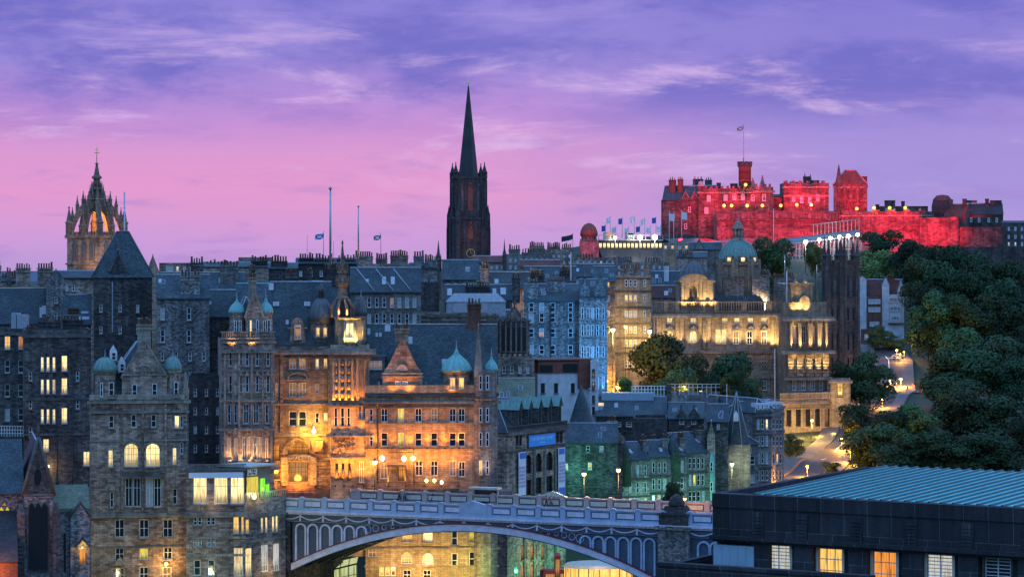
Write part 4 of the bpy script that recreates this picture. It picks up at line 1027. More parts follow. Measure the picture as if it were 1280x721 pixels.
# ================================================================== shop block at the bridge end
def shop_block():
    b = Bld('shop_building', 'stone shop building with three bright showroom windows under a pale awning', 'shop', (233, 355), 306, 589, depth=12, zb=50, mat='brown_stone', trim='trim_stone')
    w = b.win
    w([(250, 613, 'lit_pale'), (276, 613, 'lit_pale'), (296.5, 613, 'lit_pale')], 17, 33, 'cross')
    for x in (244.2, 249.8, 261, 266.8): w([(x, 651)], 4.6, 10, 'sash'); w([(x, 677.5)], 4.6, 12, 'sash4')
    w([(295, 655, 'lit'), ], 7, 23, 'sash'); w([(303, 655, 'lit')], 3.5, 23, 'sash')
    w([(246.5, 709), (264, 709)], 8, 20, 'sash'); w([(298, 702, 'lit_pale')], 12, 36, 'grid')
    b.course(640, 6, .35).course(670, 3, .15).course(692, 3, .15)
    b.done('flat', parapet=.5)
    f = MB(); x0, x1 = b.f(236, 595)[0], b.f(304, 595)[0]; z0, z1 = b.f(236, 597)[1], b.f(236, 589.5)[1]; f.box(x0, -.55, z0, x1, -.01, z1 - .05); f.build('awning', 'banner_white', b.root)
    c = MB(); c.box(-.35, -.6, b.H + .003, b.L + .2, 1, b.H + .3)
    for k in range(40): x = k * b.L / 40; c.box(x, -.3, b.H + .3, x + b.L / 90, -.15, b.H + .85)
    c.box(-.3, -.4, b.H + .85, b.L + .2, -.05, b.H + 1.0); c.build('balustrade', 'dark_trim', b.root)
    lamp('POINT', (b.f(265, 620)[0], -1.2, b.f(265, 628)[1]), 60, (1, .7, .35), b.root, .5)
    # the rounded corner block to its right, one storey lower, with a terrace
    e = Bld('corner_building', 'angled stone corner building with a terrace and tall lit windows below it', 'building', (306.2, 357.2), (357, 364.5), 626, depth=9, zb=50, mat='brown_stone', trim='trim_stone')
    w = e.win
    w([(309.5, 655, 'lit')], 5, 23, 'sash'); w([(328, 653, 'lit_pale'), (333.5, 653, 'lit_pale'), (342, 652, 'lit_pale'), (346.5, 652, 'lit_pale')], 3.6, 24, 'sash')
    w([(311, 702, 'lit_pale')], 8, 36, 'grid'); w([(331, 697, 'lit_white')], 9, 34, 'grid'); w([(345.5, 696, 'lit_white')], 8, 34, 'grid')
    e.course(640, 6, .35).course(672, 3, .2)
    e.done('flat', parapet=.3)
    r = MB()
    for k in range(22): x = e.L * k / 21; r.box(x - .04, -.05, e.H + .1, x + .04, .05, e.H + 1.0)
    r.box(0, -.06, e.H + .98, e.L, .06, e.H + 1.08); r.build('railing', 'steel', e.root)
    lamp('POINT', (e.f(333, 712)[0], -1.5, e.f(333, 712)[1]), 160, (1, .75, .35), e.root, .3)
    # glazed entrance lobby on the terrace: yellow wall, white sign, green glass
    k = Bld('shop_lobby', 'glazed corner shop entrance with a yellow wall, white sign and green lit glass', 'shop entrance', (307.5, 358), (338, 362.5), 585, depth=5, zb=CZ + (HY - 626) / FPX * 358, mat='lead_dark')
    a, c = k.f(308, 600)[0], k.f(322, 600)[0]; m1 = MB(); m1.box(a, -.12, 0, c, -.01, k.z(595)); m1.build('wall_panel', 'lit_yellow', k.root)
    gl = MB(); a2, c2 = k.f(325, 600)[0], k.f(330.5, 600)[0]; gl.box(a2, -.1, 0, c2, -.01, k.z(598)); gl.build('glass_door', 'lit_green', k.root)
    gl = MB(); a2, c2 = k.f(331, 600)[0], k.f(336, 600)[0]; gl.box(a2, -.1, 0, c2, -.01, k.z(606)); gl.build('glass_door', 'lit_green', k.root)
    k.done('flat', parapet=.1)
    ro = MB(); ro.box(-.4, -.9, k.H + .12, k.L + .4, 5, k.H + .35); ro.build('roof', 'lit_yellow' if 0 else 'cream_paint', k.root)
    sg = MB(); a, c = k.f(308, 590)[0], k.f(320, 590)[0]; z0, z1 = k.f(308, 594.5)[1], k.f(308, 586)[1]; sg.box(a, -.2, z0, c, -.125, z1); so = sg.build('shop_sign', 'white_paint', k.root)
    tx = MB()
    for i, (u0, u1, v0, v1) in enumerate(((.42, .47, .5, .9), (.55, .60, .5, .9), (.62, .74, .82, .9), (.62, .74, .5, .58), (.62, .66, .5, .9), (.8, .84, .5, .9), (.15, .24, .12, .38), (.28, .36, .2, .34), (.4, .48, .2, .34), (.52, .6, .2, .34), (.64, .8, .12, .38))):
        tx.box(a + (c - a) * u0, -.23, z0 + (z1 - z0) * v0, a + (c - a) * u1, -.201, z0 + (z1 - z0) * v1)
    tx.build('sign_lettering', 'iron', so)
    lamp('POINT', (k.f(313, 612)[0], -1.0, k.z(617)), 260, (1, .75, .25), k.root, .2); lamp('POINT', (k.f(333, 606)[0], -.9, k.z(612)), 60, (.3, 1, .1), k.root, .2)
    lb = MB(); lb.lathe(k.f(313, 612)[0], -.7, [(.1, k.z(622)), (.24, k.z(620)), (.24, k.z(618)), (.1, k.z(616.5))], 8); lb.build('lantern', 'lamp_warm', k.root)
shop_block()
def upl(s, px, py, yo, energy, col=(1, .48, .10), aim=None, ang=95, fixture=True, size=.2):
    """small floodlight on the building: a housing with a spot inside, aimed at the face above it"""
    x, z = s.f(px, py, yo); 
    if fixture:
        mb = MB(); mb.box(x - .18, yo - .18, z - .25, x + .18, yo + .12, z); o = mb.build('floodlight', 'iron', s.root)
    else: o = s.root
    tgt = (x, yo + 3.0, z + 9.0) if aim is None else aim
    lamp('SPOT', (x, yo, z + .1), energy * 4.2, col, o, size, tgt, ang, .9)
Bld.upl = upl
AMB = (1.0, 0.315, 0.015)
# ================================================================== the narrow ornate block with two bell-shaped copper caps
def ornate_block():
    b = Bld('newspaper_building', 'narrow ornate sandstone building with gilt lettering and two pale green bell caps', 'office building', (277, 389), 343, 424, depth=14, zb=56, mat='brown_stone', yaw=3)
    w = b.win
    for x in (288, 301, 309, 321.5, 335): w([(x, 449, 'glass')], 4, 17, 'sash'); w([(x, 480)], 4, 21, 'sash')
    w([(286.5, 517), (294.5, 517)], 4, 24, 'sash'); w([(307.5, 517), (320, 517)], 6.5, 25, 'cross', arch=1); w([(333.5, 517)], 4, 24, 'sash')
    w([(286.5, 561, 'lit_dim'), (294.5, 561, 'lit_dim')], 4, 28, 'cross'); w([(305.5, 560), (311.5, 560, 'lit_dim'), (318.5, 560), (324, 560, 'lit_dim')], 4.6, 29, 'cross'); w([(333.5, 561, 'lit_dim')], 3.6, 28, 'sash')
    b.course(437, 4, .45).course(462, 2.5, .25).course(499, 3, .35).course(535, 3, .35).course(583, 4, .6).course(426, 3, .3)
    b.done('mansard', ridge=372, inset=5.0, over=-1.2)
    bal = MB(); bal.box(-.25, -.25, b.H + .003, b.L + .25, 0, b.H + .25); bal.box(-.25, -.25, b.H + 1.0, b.L + .25, 0, b.H + 1.2)
    for k in range(26): x = .1 + (b.L - .2) * k / 25; bal.box(x - .08, -.2, b.H + .25, x + .08, -.04, b.H + 1.0)
    bal.build('balustrade', 'trim_stone', b.root)
    g = b.gable(307, 329, 424, 398, 366, .1, 5, chim=True)
    b.chimney(311.5, 320.5, 345, 372, .6, 3, 'trim_stone')
    for px in (309.5, 326.5): bldg_spire(b, px, 372, 424, 5, .2, 6, 'brown_stone')
    b.dome(286, 307, 391, 372, .2, 'copper', 'brown_stone', n=8, wbase=424); b.dome(323, 342.5, 391, 371, .2, 'copper', 'brown_stone', n=8, wbase=424)
    b.relwin(313.5, 411, 3.4, 22, 'sash', 'lit_pale', .05); b.relwin(322, 411, 3.4, 22, 'sash', 'glass', .05); b.relwin(294, 409, 3, 17, yo=.1); b.relwin(300, 409, 3, 17, yo=.12); b.relwin(330.5, 409, 3, 17, yo=.1); b.relwin(336, 409, 4, 19, yo=.12)
    pil = MB()
    for px in (281, 290.7, 299, 314.5, 328.5, 339.5):
        x = b.f(px, 500)[0]; pil.box(x - .16, -.22, b.f(px, 580)[1], x + .16, 0, b.f(px, 440)[1])
    pil.build('pilaster', 'trim_stone', b.root)
    pd = MB()
    for px in (301, 309, 321.5, 335): x, z = b.f(px, 468); pd.prism([(x - .38, z - .2), (x + .38, z - .2), (x, z + .7)], -.35, 0)
    for px in (286.5, 294.5): x, z = b.f(px, 540); pd.prism([(x - .45, z - .2), (x + .45, z - .2), (x, z + .8)], -.35, 0)
    pd.build('window_pediment', 'trim_stone', b.root)
    # gilt letters on a stone panel
    x0, z = b.f(306.5, 497); x1 = b.f(332, 497)[0]; pn = MB(); pn.box(x0, -.1, z, x1, -.005, z + .7); p = pn.build('sign_panel', 'dark_trim', b.root)
    cu = bpy.data.curves.new('sign_lettering', 'FONT'); cu.body = 'SCOTSMAN'; cu.size = .66; cu.extrude = .03; cu.align_x = 'CENTER'; cu.materials.append(MATS['gold'])
    _t = bpy.data.objects.new('t', cu); COL.objects.link(_t); bpy.context.view_layer.update(); _me = bpy.data.meshes.new_from_object(_t.evaluated_get(bpy.context.evaluated_depsgraph_get())); bpy.data.objects.remove(_t); o = bpy.data.objects.new('sign_lettering', _me); COL.objects.link(o); o.parent = p; o.location = ((x0 + x1) / 2, -.14, z + .12); o.rotation_euler = (R(90), 0, 0)
    for px in (288, 302, 312, 322, 334): b.upl(px, 582, -.75, 230, (1, .50, .16), (b.f(px, 500)[0], .4, b.f(px, 520)[1]), 80)
    b.upl(290, 436, -.7, 120, (1, .5, .14)); b.upl(315, 436, -.7, 120, (1, .5, .14))
    return b
ornate_block()

# ================================================================== arcaded block with the great entrance arch
def entrance_block():
    b = Bld('arcade_building', 'red sandstone block with a floodlit round entrance arch and a dark mansard roof', 'building', (339, 393), (415, 394), 433, depth=13, zb=56, mat='warm_stone')
    w = b.win
    w([(366, 453.5, 'lit_dim'), (378, 453.5, 'lit_dim')], 9, 15, 'sash4'); w([(366, 487, 'lit_dim'), (378, 487, 'lit_dim')], 9, 18, 'sash4'); w([(366, 523), (378, 523)], 9.5, 19, 'sash')
    w([(396.5, 454.5, 'lit_pale'), (407, 454, 'lit')], 5, 13, 'sash'); w([(396.5, 486, 'lit_dim')], 5, 12, 'sash'); w([(396.5, 522), (407, 522, 'lit_pale')], 5, 13, 'sash'); w([(346, 487, 'lit_dim')], 4, 16, 'sash')
    w([(373.5, 559, 'lit_orange')], 26, 17, 'grid', arch=1, fr='d', rv=.8); w([(373.5, 590, 'lit_dim')], 24, 24, 'grid', fr='d', rv=.8); w([(345, 566, 'lit_orange')], 10, 20, 'cross', arch=1, fr='d', rv=.4); w([(345, 590, 'lit_dim')], 9, 18, 'cross', fr='d')
    b.course(438, 5, .6).course(503, 3, .3).course(541, 4, .45).course(446, 2, .2)
    ar = MB(); x, z = b.f(373.5, 567)
    for r0, r1, y in ((2.0, 2.5, -.35), (1.72, 2.0, -.15)):
        for k in range(14):
            a0, a1 = math.pi * k / 14, math.pi * (k + 1) / 14
            ar.prism([(x + r0 * math.cos(a0), z + r0 * math.sin(a0)), (x + r1 * math.cos(a0), z + r1 * math.sin(a0)), (x + r1 * math.cos(a1), z + r1 * math.sin(a1)), (x + r0 * math.cos(a1), z + r0 * math.sin(a1))], y, 0)
    zb = b.f(373, 606)[1]
    for sg in (-1, 1):
        for q in range(4): ar.box(x + sg * 2.2 - .5, -.4, zb + q * 1.1, x + sg * 2.2 + .5, 0, zb + q * 1.1 + 1.0)
    ar.build('entrance_arch', 'honey_stone', b.root)
    fr = MB(); x0, x1 = b.f(359, 572)[0], b.f(388, 572)[0]; z = b.f(373, 577)[1]; fr.box(x0, -.3, z, x1, 0, z + 1.0)
    for k in range(7): xx = x0 + (x1 - x0) * (k + .5) / 7; fr.lathe(xx, -.32, [(.05, z + .2), (.22, z + .3), (.26, z + .55), (.1, z + .85)], 6)
    fr.build('carved_frieze', 'trim_stone', b.root)
    pd = MB(); x, z = b.f(372, 474)
    pd.tube([(x + 1.55 * math.cos(math.pi * k / 12), -.15, z + 1.05 * math.sin(math.pi * k / 12)) for k in range(13)], .18, 5); pd.box(x - 1.8, -.3, z - .2, x + 1.8, 0, z); pd.build('window_pediment', 'trim_stone', b.root)
    pil = MB()
    for px in (352, 391.5, 412): x = b.f(px, 500)[0]; pil.box(x - .22, -.18, b.f(px, 540)[1], x + .22, 0, b.f(px, 440)[1])
    pil.build('pilaster', 'warm_stone', b.root)
    bd = MB(); 
    for k in range(8): z = b.f(400, 606)[1] + k * .62; bd.box(b.f(393, 560)[0], -.12, z, b.L, 0, z + .5)
    bd.build('rusticated_pier', 'warm_stone', b.root)
    st = MB(); x0, x1 = b.f(356, 608)[0], b.f(392, 608)[0]; z = b.f(373, 613)[1]
    for k in range(4): st.box(x0 - k * .2, -1.6 - k * .35, z - 3, x1 + k * .2, -.41, z + .9 - k * .3)
    st.build('steps', 'red_brick', b.root)
    b.done('gable', ridge=354, over=.0)
    # carved dormer with an arched head, and the small domed drum
    x0, zb = b.f(361.5, 431, .2); x1 = b.f(382.5, 431, .2)[0]; zt = b.f(372, 401, .2)[1]; r = (x1 - x0) / 2; xm = (x0 + x1) / 2; d = MB()
    d.prism([(x0, zb), (x1, zb), (x1 - .3, zt - 1)] + [(xm + (r - .3) * math.cos(math.pi * k / 8), zt - 1 + (r + .2) * math.sin(math.pi * k / 8)) for k in range(1, 8)] + [(x0 + .3, zt - 1)], .2, 3.5)
    d.box(x0 - .2, .1, zt - 1.2, x1 + .2, .35, zt - .95); o = d.build('dormer', 'warm_stone', b.root); b.relwin(372, 415, 8, 18, 'sash4', 'lit_dim', .18, parent=o)
    par, cx, cy, r = b.dome(386, 418, 402, 372, .0, 'lead_dark', 'warm_stone', n=8, ogee=False, wbase=432, fin=False)
    b.relwin(397, 415, 4.5, 11, 'sash', 'lit', .02, parent=par); b.relwin(406.3, 415, 4.5, 11, 'sash', 'lit', .02, parent=par)
    f = MB(); z = b.f(402, 372)[1]; f.lathe(cx, cy, [(.5, z - .1), (.45, z + .9), (.7, z + 1.1), (.4, z + 1.6), (.05, z + 2.3)], 8); f.build('lantern', 'dark_trim', par)
    for px, py, ww, hh in ((338, 365, 5, 8), ): pass
    sk = MB()
    def slope(px, py):
        best = None
        for i in range(200):
            yo = 6.5 * i / 200; x_, z_ = b.f(px, py, yo)
            if b.H + b.rh * yo / 6.5 >= z_: return x_, yo, b.H + b.rh * yo / 6.5 + .22
        return x_, yo, z_
    for px, py in ((339, 365), (343, 385), (347, 385), (382, 385), (386, 385), (359, 408)):
        x, y, z = slope(px, py); h = 1.3 if py < 370 else .8; sl = math.atan2(b.rh, 6.5); g = MB(); w_ = .45 if py > 370 else .75
        g.face([(x - w_ / 2, y - .12, z + .1), (x + w_ / 2, y - .12, z + .1), (x + w_ / 2, y - .12 + h * math.cos(sl), z + .1 + h * math.sin(sl)), (x - w_ / 2, y - .12 + h * math.cos(sl), z + .1 + h * math.sin(sl))]); g.build('skylight', 'blind', b.root)
    for x0, x1, yt, yb, yo in ((357, 371, 340, 362, 8), (384, 390, 340, 358, 8), (312, 319, 335, 350, 10)): b.chimney(x0, x1, yt, yb, yo, 5, 'sooty_stone')
    # bracket lamp over the arch and the lights inside it
    x, z = b.f(392, 538); l = MB(); l.box(x - .08, -1.5, z + .5, x + .08, 0, z + .62); l.lathe(x, -1.4, [(.1, z - .4), (.3, z - .15), (.3, z + .15), (.1, z + .4)], 8); l.build('bracket_lamp', 'lamp_warm', b.root)
    lamp('POINT', (x, -2.6, z - .2), 2600, (1, .50, .05), b.root, .4); lamp('POINT', (b.f(373, 575)[0], -2.4, b.f(373, 600)[1]), 1500, (1, .40, .04), b.root, .5); lamp('POINT', (b.f(345, 580)[0], -2.4, b.f(345, 590)[1]), 900, (1, .42, .05), b.root, .4)
    bx = MB(); x, z = b.f(396, 556); bx.prism([(x - .5, z - .9), (x + .5, z - .9), (x + .9, z), (x + .9, z + .8), (x - .9, z + .8), (x - .9, z)], -1.0, -.003); bx.build('stone_bracket', 'honey_stone', b.root)
    return b
entrance_block()

# ================================================================== floodlit corner tower with the open crown spire
def corner_tower():
    b = Bld('corner_tower', 'floodlit sandstone corner tower with carved columns and a pierced crown spire', 'tower', (413, 391), (462, 391.5), 432, depth=11, zb=56, mat='honey_stone')
    w = b.win
    w([(420, 521), (428, 521), (436, 521)], 4.5, 24, 'sash'); w([(421, 588), (429, 588), (437, 588)], 3.6, 20, 'sash', fr='d'); w([(450, 515), (455, 515)], 3, 18, 'sash'); w([(452, 590, 'lit_dim')], 6, 26, 'cross')
    b.course(436, 7, 1.0).course(504, 4, .5).course(542, 4, .6).course(570, 3, .35).course(446, 3, .3)
    cl = MB()
    for px in (416.5, 424, 432, 440, 447, 457):
        x, z0 = b.f(px, 500); z1 = b.f(px, 448)[1]; cl.lathe(x, -.28, [(.34, z0), (.26, z0 + .4), (.25, z1 - .5), (.36, z1)], 8)
    cl.build('column', 'honey_stone', b.root)
    st = MB()
    for px in (420, 428, 436):
        x, z0 = b.f(px, 500)
        for q in range(5): st.lathe(x, -.3, [(.08, z0 + .3 + q * 1.2), (.26, z0 + .6 + q * 1.2), (.28, z0 + 1.0 + q * 1.2), (.10, z0 + 1.35 + q * 1.2)], 6)
    st.build('carved_swag', 'brown_stone', b.root)
    rc = MB(); rng = random.Random(3); x0, z0 = b.f(417, 566); x1, z1 = b.f(443, 545)
    for k in range(46):
        x, z = rng.uniform(x0, x1), rng.uniform(z0 + .1, z1 - .2); r = rng.uniform(.12, .26); rc.lathe(x, -.1, [(r * .5, z - r), (r, z), (r * .4, z + r)], 6)
    rc.build('carved_relief', 'honey_stone', b.root)
    fg = MB()
    for px in (421, 429, 437): x, z = b.f(px, 598); fg.lathe(x, -.35, [(.25, z), (.35, z + .5), (.22, z + 1.0), (.12, z + 1.5)], 7)
    fg.build('carved_bust', 'dark_trim', b.root)
    b.done('flat', parapet=.3)
    # octagonal drum, lit yellow
    cx, z0 = b.f(437.5, 432); z1 = b.f(437.5, 397)[1]; cy = 3.0; r = 2.15; dr = MB()
    dr.lathe(cx, cy, [(r, z0), (r, z1 - .3)], 8, ph=R(22.5), smooth=False); dr.lathe(cx, cy, [(r * 1.1, z1 - .35), (r * 1.22, z1 - .02)], 8, ph=R(22.5), smooth=False)
    for k in range(8):
        a = R(22.5 + 45 * k); dr.lathe(cx + 2.2 * math.cos(a), cy + 2.2 * math.sin(a), [(.22, z0), (.2, z1 - .4)], 6)
    d = dr.build('drum', 'honey_stone', b.root)
    for px in (434.5, 439.5): b.relwin(px, 413, 3, 18, 'sash', 'lit_pale', cy - r * .924 - .02, parent=d)
    pv = [(417, .6), (458, .6)]
    b.dome(444, 459, 395, 372, 4.6, 'lead_dark', 'honey_stone', n=8, ogee=False, wbase=430, fin=True); 
    # crown: eight flying ribs carrying a lantern and spire
    zl = b.f(428, 372)[1]; zt = b.f(428, 335)[1]; za = b.f(428, 301)[1]; cr = MB(); sx = b.f(428.5, 380)[0]; sy = 3.0
    for k in range(8):
        a = R(22.5 + 45 * k); c, s_ = math.cos(a), math.sin(a)
        pts = [(sx + 1.75 * c, sy + 1.75 * s_, z1), (sx + 1.65 * c, sy + 1.65 * s_, z1 + (zl - z1) * .4), (sx + 1.2 * c, sy + 1.2 * s_, z1 + (zl - z1) * .8), (sx + .75 * c, sy + .75 * s_, zl)]
        cr.tube(pts, .20, 5); cr.lathe(sx + 1.78 * c, sy + 1.78 * s_, [(.2, z1), (.2, z1 + 1.2), (.28, z1 + 1.3), (.02, z1 + 2.2)], 5)
    cr.lathe(sx, sy, [(.95, zl - .2), (1.05, zl), (.80, zl + .2), (.72, zl + 1.6), (1.0, zl + 1.75), (1.0, zl + 2.0), (.62, zl + 2.2), (.58, zt - .9), (.85, zt - .75), (.8, zt - .45), (.5, zt - .2)], 8, ph=R(22.5), smooth=False)
    for k in range(8): a = R(45 * k); cr.lathe(sx + .95 * math.cos(a), sy + .95 * math.sin(a), [(.13, zl + 1.9), (.12, zl + 2.8), (.02, zl + 3.4)], 5); cr.lathe(sx + .8 * math.cos(a), sy + .8 * math.sin(a), [(.11, zt - .5), (.1, zt + .2), (.02, zt + .8)], 5)
    cr.lathe(sx, sy, [(.5, zt - .25), (.42, zt + .6), (.10, za - .5), (.2, za - .3), (.02, za + .2)], 8, ph=R(22.5), smooth=False)
    cr.build('crown_spire', 'warm_stone', b.root)
    # lights: on the cornice, on the ledges and inside the crown
    for px in (434, 440, 446): b.upl(px, 430, .15, 260, (1, .70, .20), (b.f(px, 400)[0], 2.2, b.f(px, 398)[1]), 110)
    b.upl(424, 394, 1.1, 160, (1, .5, .12), (sx, 3.2, zl + 1), 80); b.upl(434, 394, 1.1, 160, (1, .5, .12), (sx, 3.2, zl + 1), 80)
    for px in (418, 426, 434, 442, 452): b.upl(px, 503.5, -.85, 230, AMB, (b.f(px, 470)[0], .1, b.f(px, 455)[1]), 85)
    for px in (418, 428, 438, 452): b.upl(px, 541.5, -1.0, 150, AMB, (b.f(px, 500)[0], .1, b.f(px, 515)[1]), 90)
    for px in (419, 430, 441, 455): b.upl(px, 606, -2.2, 700, AMB, (b.f(px, 560)[0], .2, b.f(px, 565)[1]), 90)
    return b
corner_tower()

# ================================================================== floodlit hotel wing behind the bridge
def lit_hotel():
    b = Bld('floodlit_hotel', 'hotel wing glowing orange in floodlight, with a curved brick gable and a green bell cap', 'hotel', (457, 391), 622, 491, depth=15, zb=44, mat='honey_stone')
    w = b.win
    xs = [480.7, 501.4, 523.2, 542.8, 566, 577.2]
    for y in (518.5, 549): w([(x, y, 'lit_yellow' if abs(x - 501.4) < 1 else ('lit_dim' if (x, y) == (542.8, 518.5) else 'glass')) for x in xs], 8.5, 17.5, 'sash4' if y < 530 else 'sash')
    w([(523.7, 585, 'glass'), (542.8, 585, 'glass')], 9, 19, 'cross', arch=1); w([(566, 585, 'lit_dim'), (577.2, 586)], 8, 20, 'sash4'); w([(480, 588, 'lit_dim')], 9, 20, 'cross', arch=1)
    w([(503, 590, 'lit_orange')], 11, 20, 'cross', arch=1, fr='d', rv=.5)
    for y, hh in ((518.5, 18), (549, 18), (584, 19)): w([(597, y, 'lit' if y > 570 else 'glass'), (605.5, y), (612.5, y)], 4.5, hh, 'sash')
    w([(464, 519), (464, 550)], 4, 16, 'sash')
    # lower storeys, seen beneath the bridge
    w([(509, 670, 'lit'), (534.7, 671, 'lit_pale')], 12, 13, 'sash4'); w([(508.5, 697, 'lit'), (534.8, 698, 'lit_pale')], 14, 15, 'grid', arch=1); w([(477, 713, 'lit'), (484.5, 713, 'lit'), (491.5, 713, 'lit_dim')], 5.6, 12, 'sash'); w([(455.5 + 10, 690, 'lit_dim'), (509, 718), (534, 718)], 10, 12, 'sash4')
    w([(568, 672), (568, 700), (590, 668, 'lit_yellow'), (603, 668), (590, 698), (603, 698, 'lit_yellow'), (614, 690)], 7, 18, 'sash')
    b.course(500.5, 4, .5).course(528, 1.8, .15).course(559.5, 2, .2).course(508, 2, .2).course(683, 3, .3).course(706, 2, .2)
    b.done('gable', ridge=407, rmat='slate')
    pp = MB(); pp.box(-.2, -.32, b.H + .003, b.L + .2, .3, b.H + 1.05); pp.box(-.3, -.42, b.H + 1.052, b.L + .3, .4, b.H + 1.2); pp.build('parapet', 'honey_stone', b.root)
    dn = MB(); x = b.f(472, 550)[0]; dn.tube([(x, -.12, b.f(472, 604)[1]), (x, -.12, b.f(472, 505)[1])], .09, 5); dn.lathe(x, -.15, [(.1, b.f(472, 508)[1]), (.26, b.f(472, 505)[1]), (.26, b.f(472, 503)[1])], 6); dn.build('drainpipe', 'iron', b.root)
    g = b.gable(478, 528, 491, 470, 424, -.1, 6, 'warm_stone', 'slate_moss', curved=True, chim=True)
    b.relwin(497.6, 483, 7.6, 14, 'sash4', 'blind', -.1, parent=g); b.relwin(506.5, 483, 7.6, 14, 'sash4', 'blind', -.1, parent=g)
    lu = MB(); x, z = b.f(502, 462, -.1); lu.prism([(x - .75, z)] [:0] + [(x + .75 * math.cos(math.pi * k / 8), z + .75 * math.sin(math.pi * k / 8)) for k in range(9)], -.16, -.101); lo = lu.build('lunette_window', 'blind', g)
    lf = MB(); lf.tube([(x + .82 * math.cos(math.pi * k / 10), -.17, z + .82 * math.sin(math.pi * k / 10)) for k in range(11)], .1, 5); lf.box(x - .28, -.2, z, x - .2, -.161, z + .66); lf.box(x + .2, -.2, z, x + .28, -.161, z + .66); lf.box(x - .95, -.2, z - .15, x + .95, -.1, z); lf.build('lunette_frame', 'trim_stone', g)
    cc = MB()
    for py in (470, 466): zc = b.f(500, py, -.1)[1]; cc.box(b.f(477, py)[0], -.3, zc - .18, b.f(529, py)[0], -.1, zc)
    cc.build('gable_cornice', 'honey_stone', g)
    b.chimney(494, 510.5, 409, 440, .6, 5, 'warm_stone')
    for q in ((477, 527),): 
        vo = MB()
        for px, sg in ((474.5, -1), (531.5, 1)): x, z = b.f(px, 491, -.1); vo.tube([(x - sg * .5 + sg * .62 * math.cos(math.pi * .5 * k / 6) , .15, z + .2 + 1.5 * (1 - math.sin(math.pi * .5 * k / 6)) ) for k in range(7)], .16, 6)
        vo.build('scroll', 'honey_stone', g)
    # dark flat dormer left of the gable with three lit lights
    d = MB(); a, z0 = b.f(458, 468, 1.4); c = b.f(481, 468, 1.4)[0]; z1 = b.f(470, 446, 1.4)[1]; d.box(a, 1.4, z0 - 3, c, 6, z1); d.box(a - .2, 1.2, z1 + .002, c + .2, 6, z1 + .2); dd = d.build('dormer', 'lead_dark', b.root)
    for px in (462.2, 468.3, 474.5): b.relwin(px, 456, 5.4, 11, 'cross', 'lit_dim', 1.38, parent=dd)
    # domed turret at the corner
    par, cx, cy, r = b.dome(551, 590.5, 465, 436, -.5, 'copper', 'warm_stone', n=8, wbase=500)
    b.relwin(565.8, 479, 6.5, 15, 'sash', 'lit', -.42, parent=par); b.relwin(576.8, 479, 6.5, 15, 'sash', 'lit', -.42, parent=par)
    for px, py, ww, hh in ((553.5, 455, 0, 0),): pass
    # rounded corner tower with tall obelisk, and its second cap
    x0, z0 = b.f(607, 620); zt = b.f(607, 463)[1]; t = MB(); t.lathe(x0, .6, [(1.95, 0), (1.95, zt)], 8, ph=R(22.5), smooth=False); t.lathe(x0, .6, [(2.1, b.f(607, 500)[1]), (2.3, b.f(607, 498)[1])], 8, ph=R(22.5), smooth=False); t.build('corner_turret', 'grey_stone', b.root)  # unlit corner: its shade put into a greyer stone than the wing
    for y in (518.5, 549, 584, 478): b.relwin(601, y, 4.5, 18, 'sash', 'lit' if y == 584 else 'glass', -1.2); b.relwin(609.5, y, 4.5, 18, 'sash', 'glass', -1.2)
    b.dome(606, 623, 463, 444, .2, 'copper', None, n=8)
    ob = bldg_spire(b, 598, 404, 463, 15, -.2, 4, 'trim_stone', 'obelisk')
    b.chimney(584.5, 601, 378, 420, 6.8, 4, 'red_brick', th=1.6)
    for px, py in ((484.5, 411.5), (512, 427), (556, 455)): b.skylight(px, py, 6, 8, 'blind')
    b.skylight(471, 420, 2, 4, 'blind'); b.skylight(475.5, 420, 2, 4, 'blind'); b.skylight(461, 416, 2.5, 7, 'blind')
    # entrance with canopy and lanterns
    ca = MB(); x0, z = b.f(484, 582); x1 = b.f(508, 582)[0]; ca.box(x0, -2.2, z, x1, 0, z + .18); ca.box(x0 + .1, -2.1, z - 3.2, x0 + .25, -1.95, z); ca.box(x1 - .25, -2.1, z - 3.2, x1 - .1, -1.95, z); ca.build('canopy', 'iron', b.root)
    pl = MB(); x0, z = b.f(486, 564.5); x1 = b.f(514, 564.5)[0]; pl.tube([(x0, -1.2, z), (x1, -1.2, z)], .07, 5); pl.tube([(x1 + .4, -1.2, z + .5), (x1 + .4, -1.2, z - 5.0)], .07, 5); pl.tube([(x1 - .3, -1.2, z), (x1 + .4, -1.2, z)], .05, 5); pl.build('sign_pole', 'iron', b.root)
    for px, py, e in ((478, 572, 1100), (505, 572.5, 1100), (516.5, 572, 1000), (533, 600, 380), (543, 600, 380), (552, 602, 380)):
        x, z = b.f(px, py); s_ = 1 if py < 590 else .7; l = MB(); l.lathe(x, -.9, [(.1, z - .42 * s_), (.36 * s_, z - .1), (.36 * s_, z + .15), (.08, z + .42 * s_)], 8); l.box(x - .05, -.9, z + .3 * s_, x + .05, -.002, z + .36 * s_); l.build('wall_lantern', 'lamp_warm', b.root)
        lamp('POINT', (x, -2.9, z), e * .42, (1, .33, .02), b.root, .35)
    for px in (466, 486, 508, 530, 552, 572): b.upl(px, 606, -2.6, 900, AMB, (b.f(px, 560)[0], .2, b.f(px, 530)[1]), 80)
    for px in (470, 490, 512, 534, 556, 574): b.upl(px, 558.8, -.6, 330, AMB, (b.f(px, 520)[0], .05, b.f(px, 500)[1]), 80)
    b.upl(488, 496, -1.4, 300, AMB, (b.f(500, 455)[0], .2, b.f(500, 450)[1]), 90); b.upl(515, 496, -1.4, 300, AMB, (b.f(500, 455)[0], .2, b.f(500, 450)[1]), 90); b.upl(562, 496, -1.6, 130, AMB, (b.f(570, 480)[0], 0, b.f(570, 470)[1]), 90)
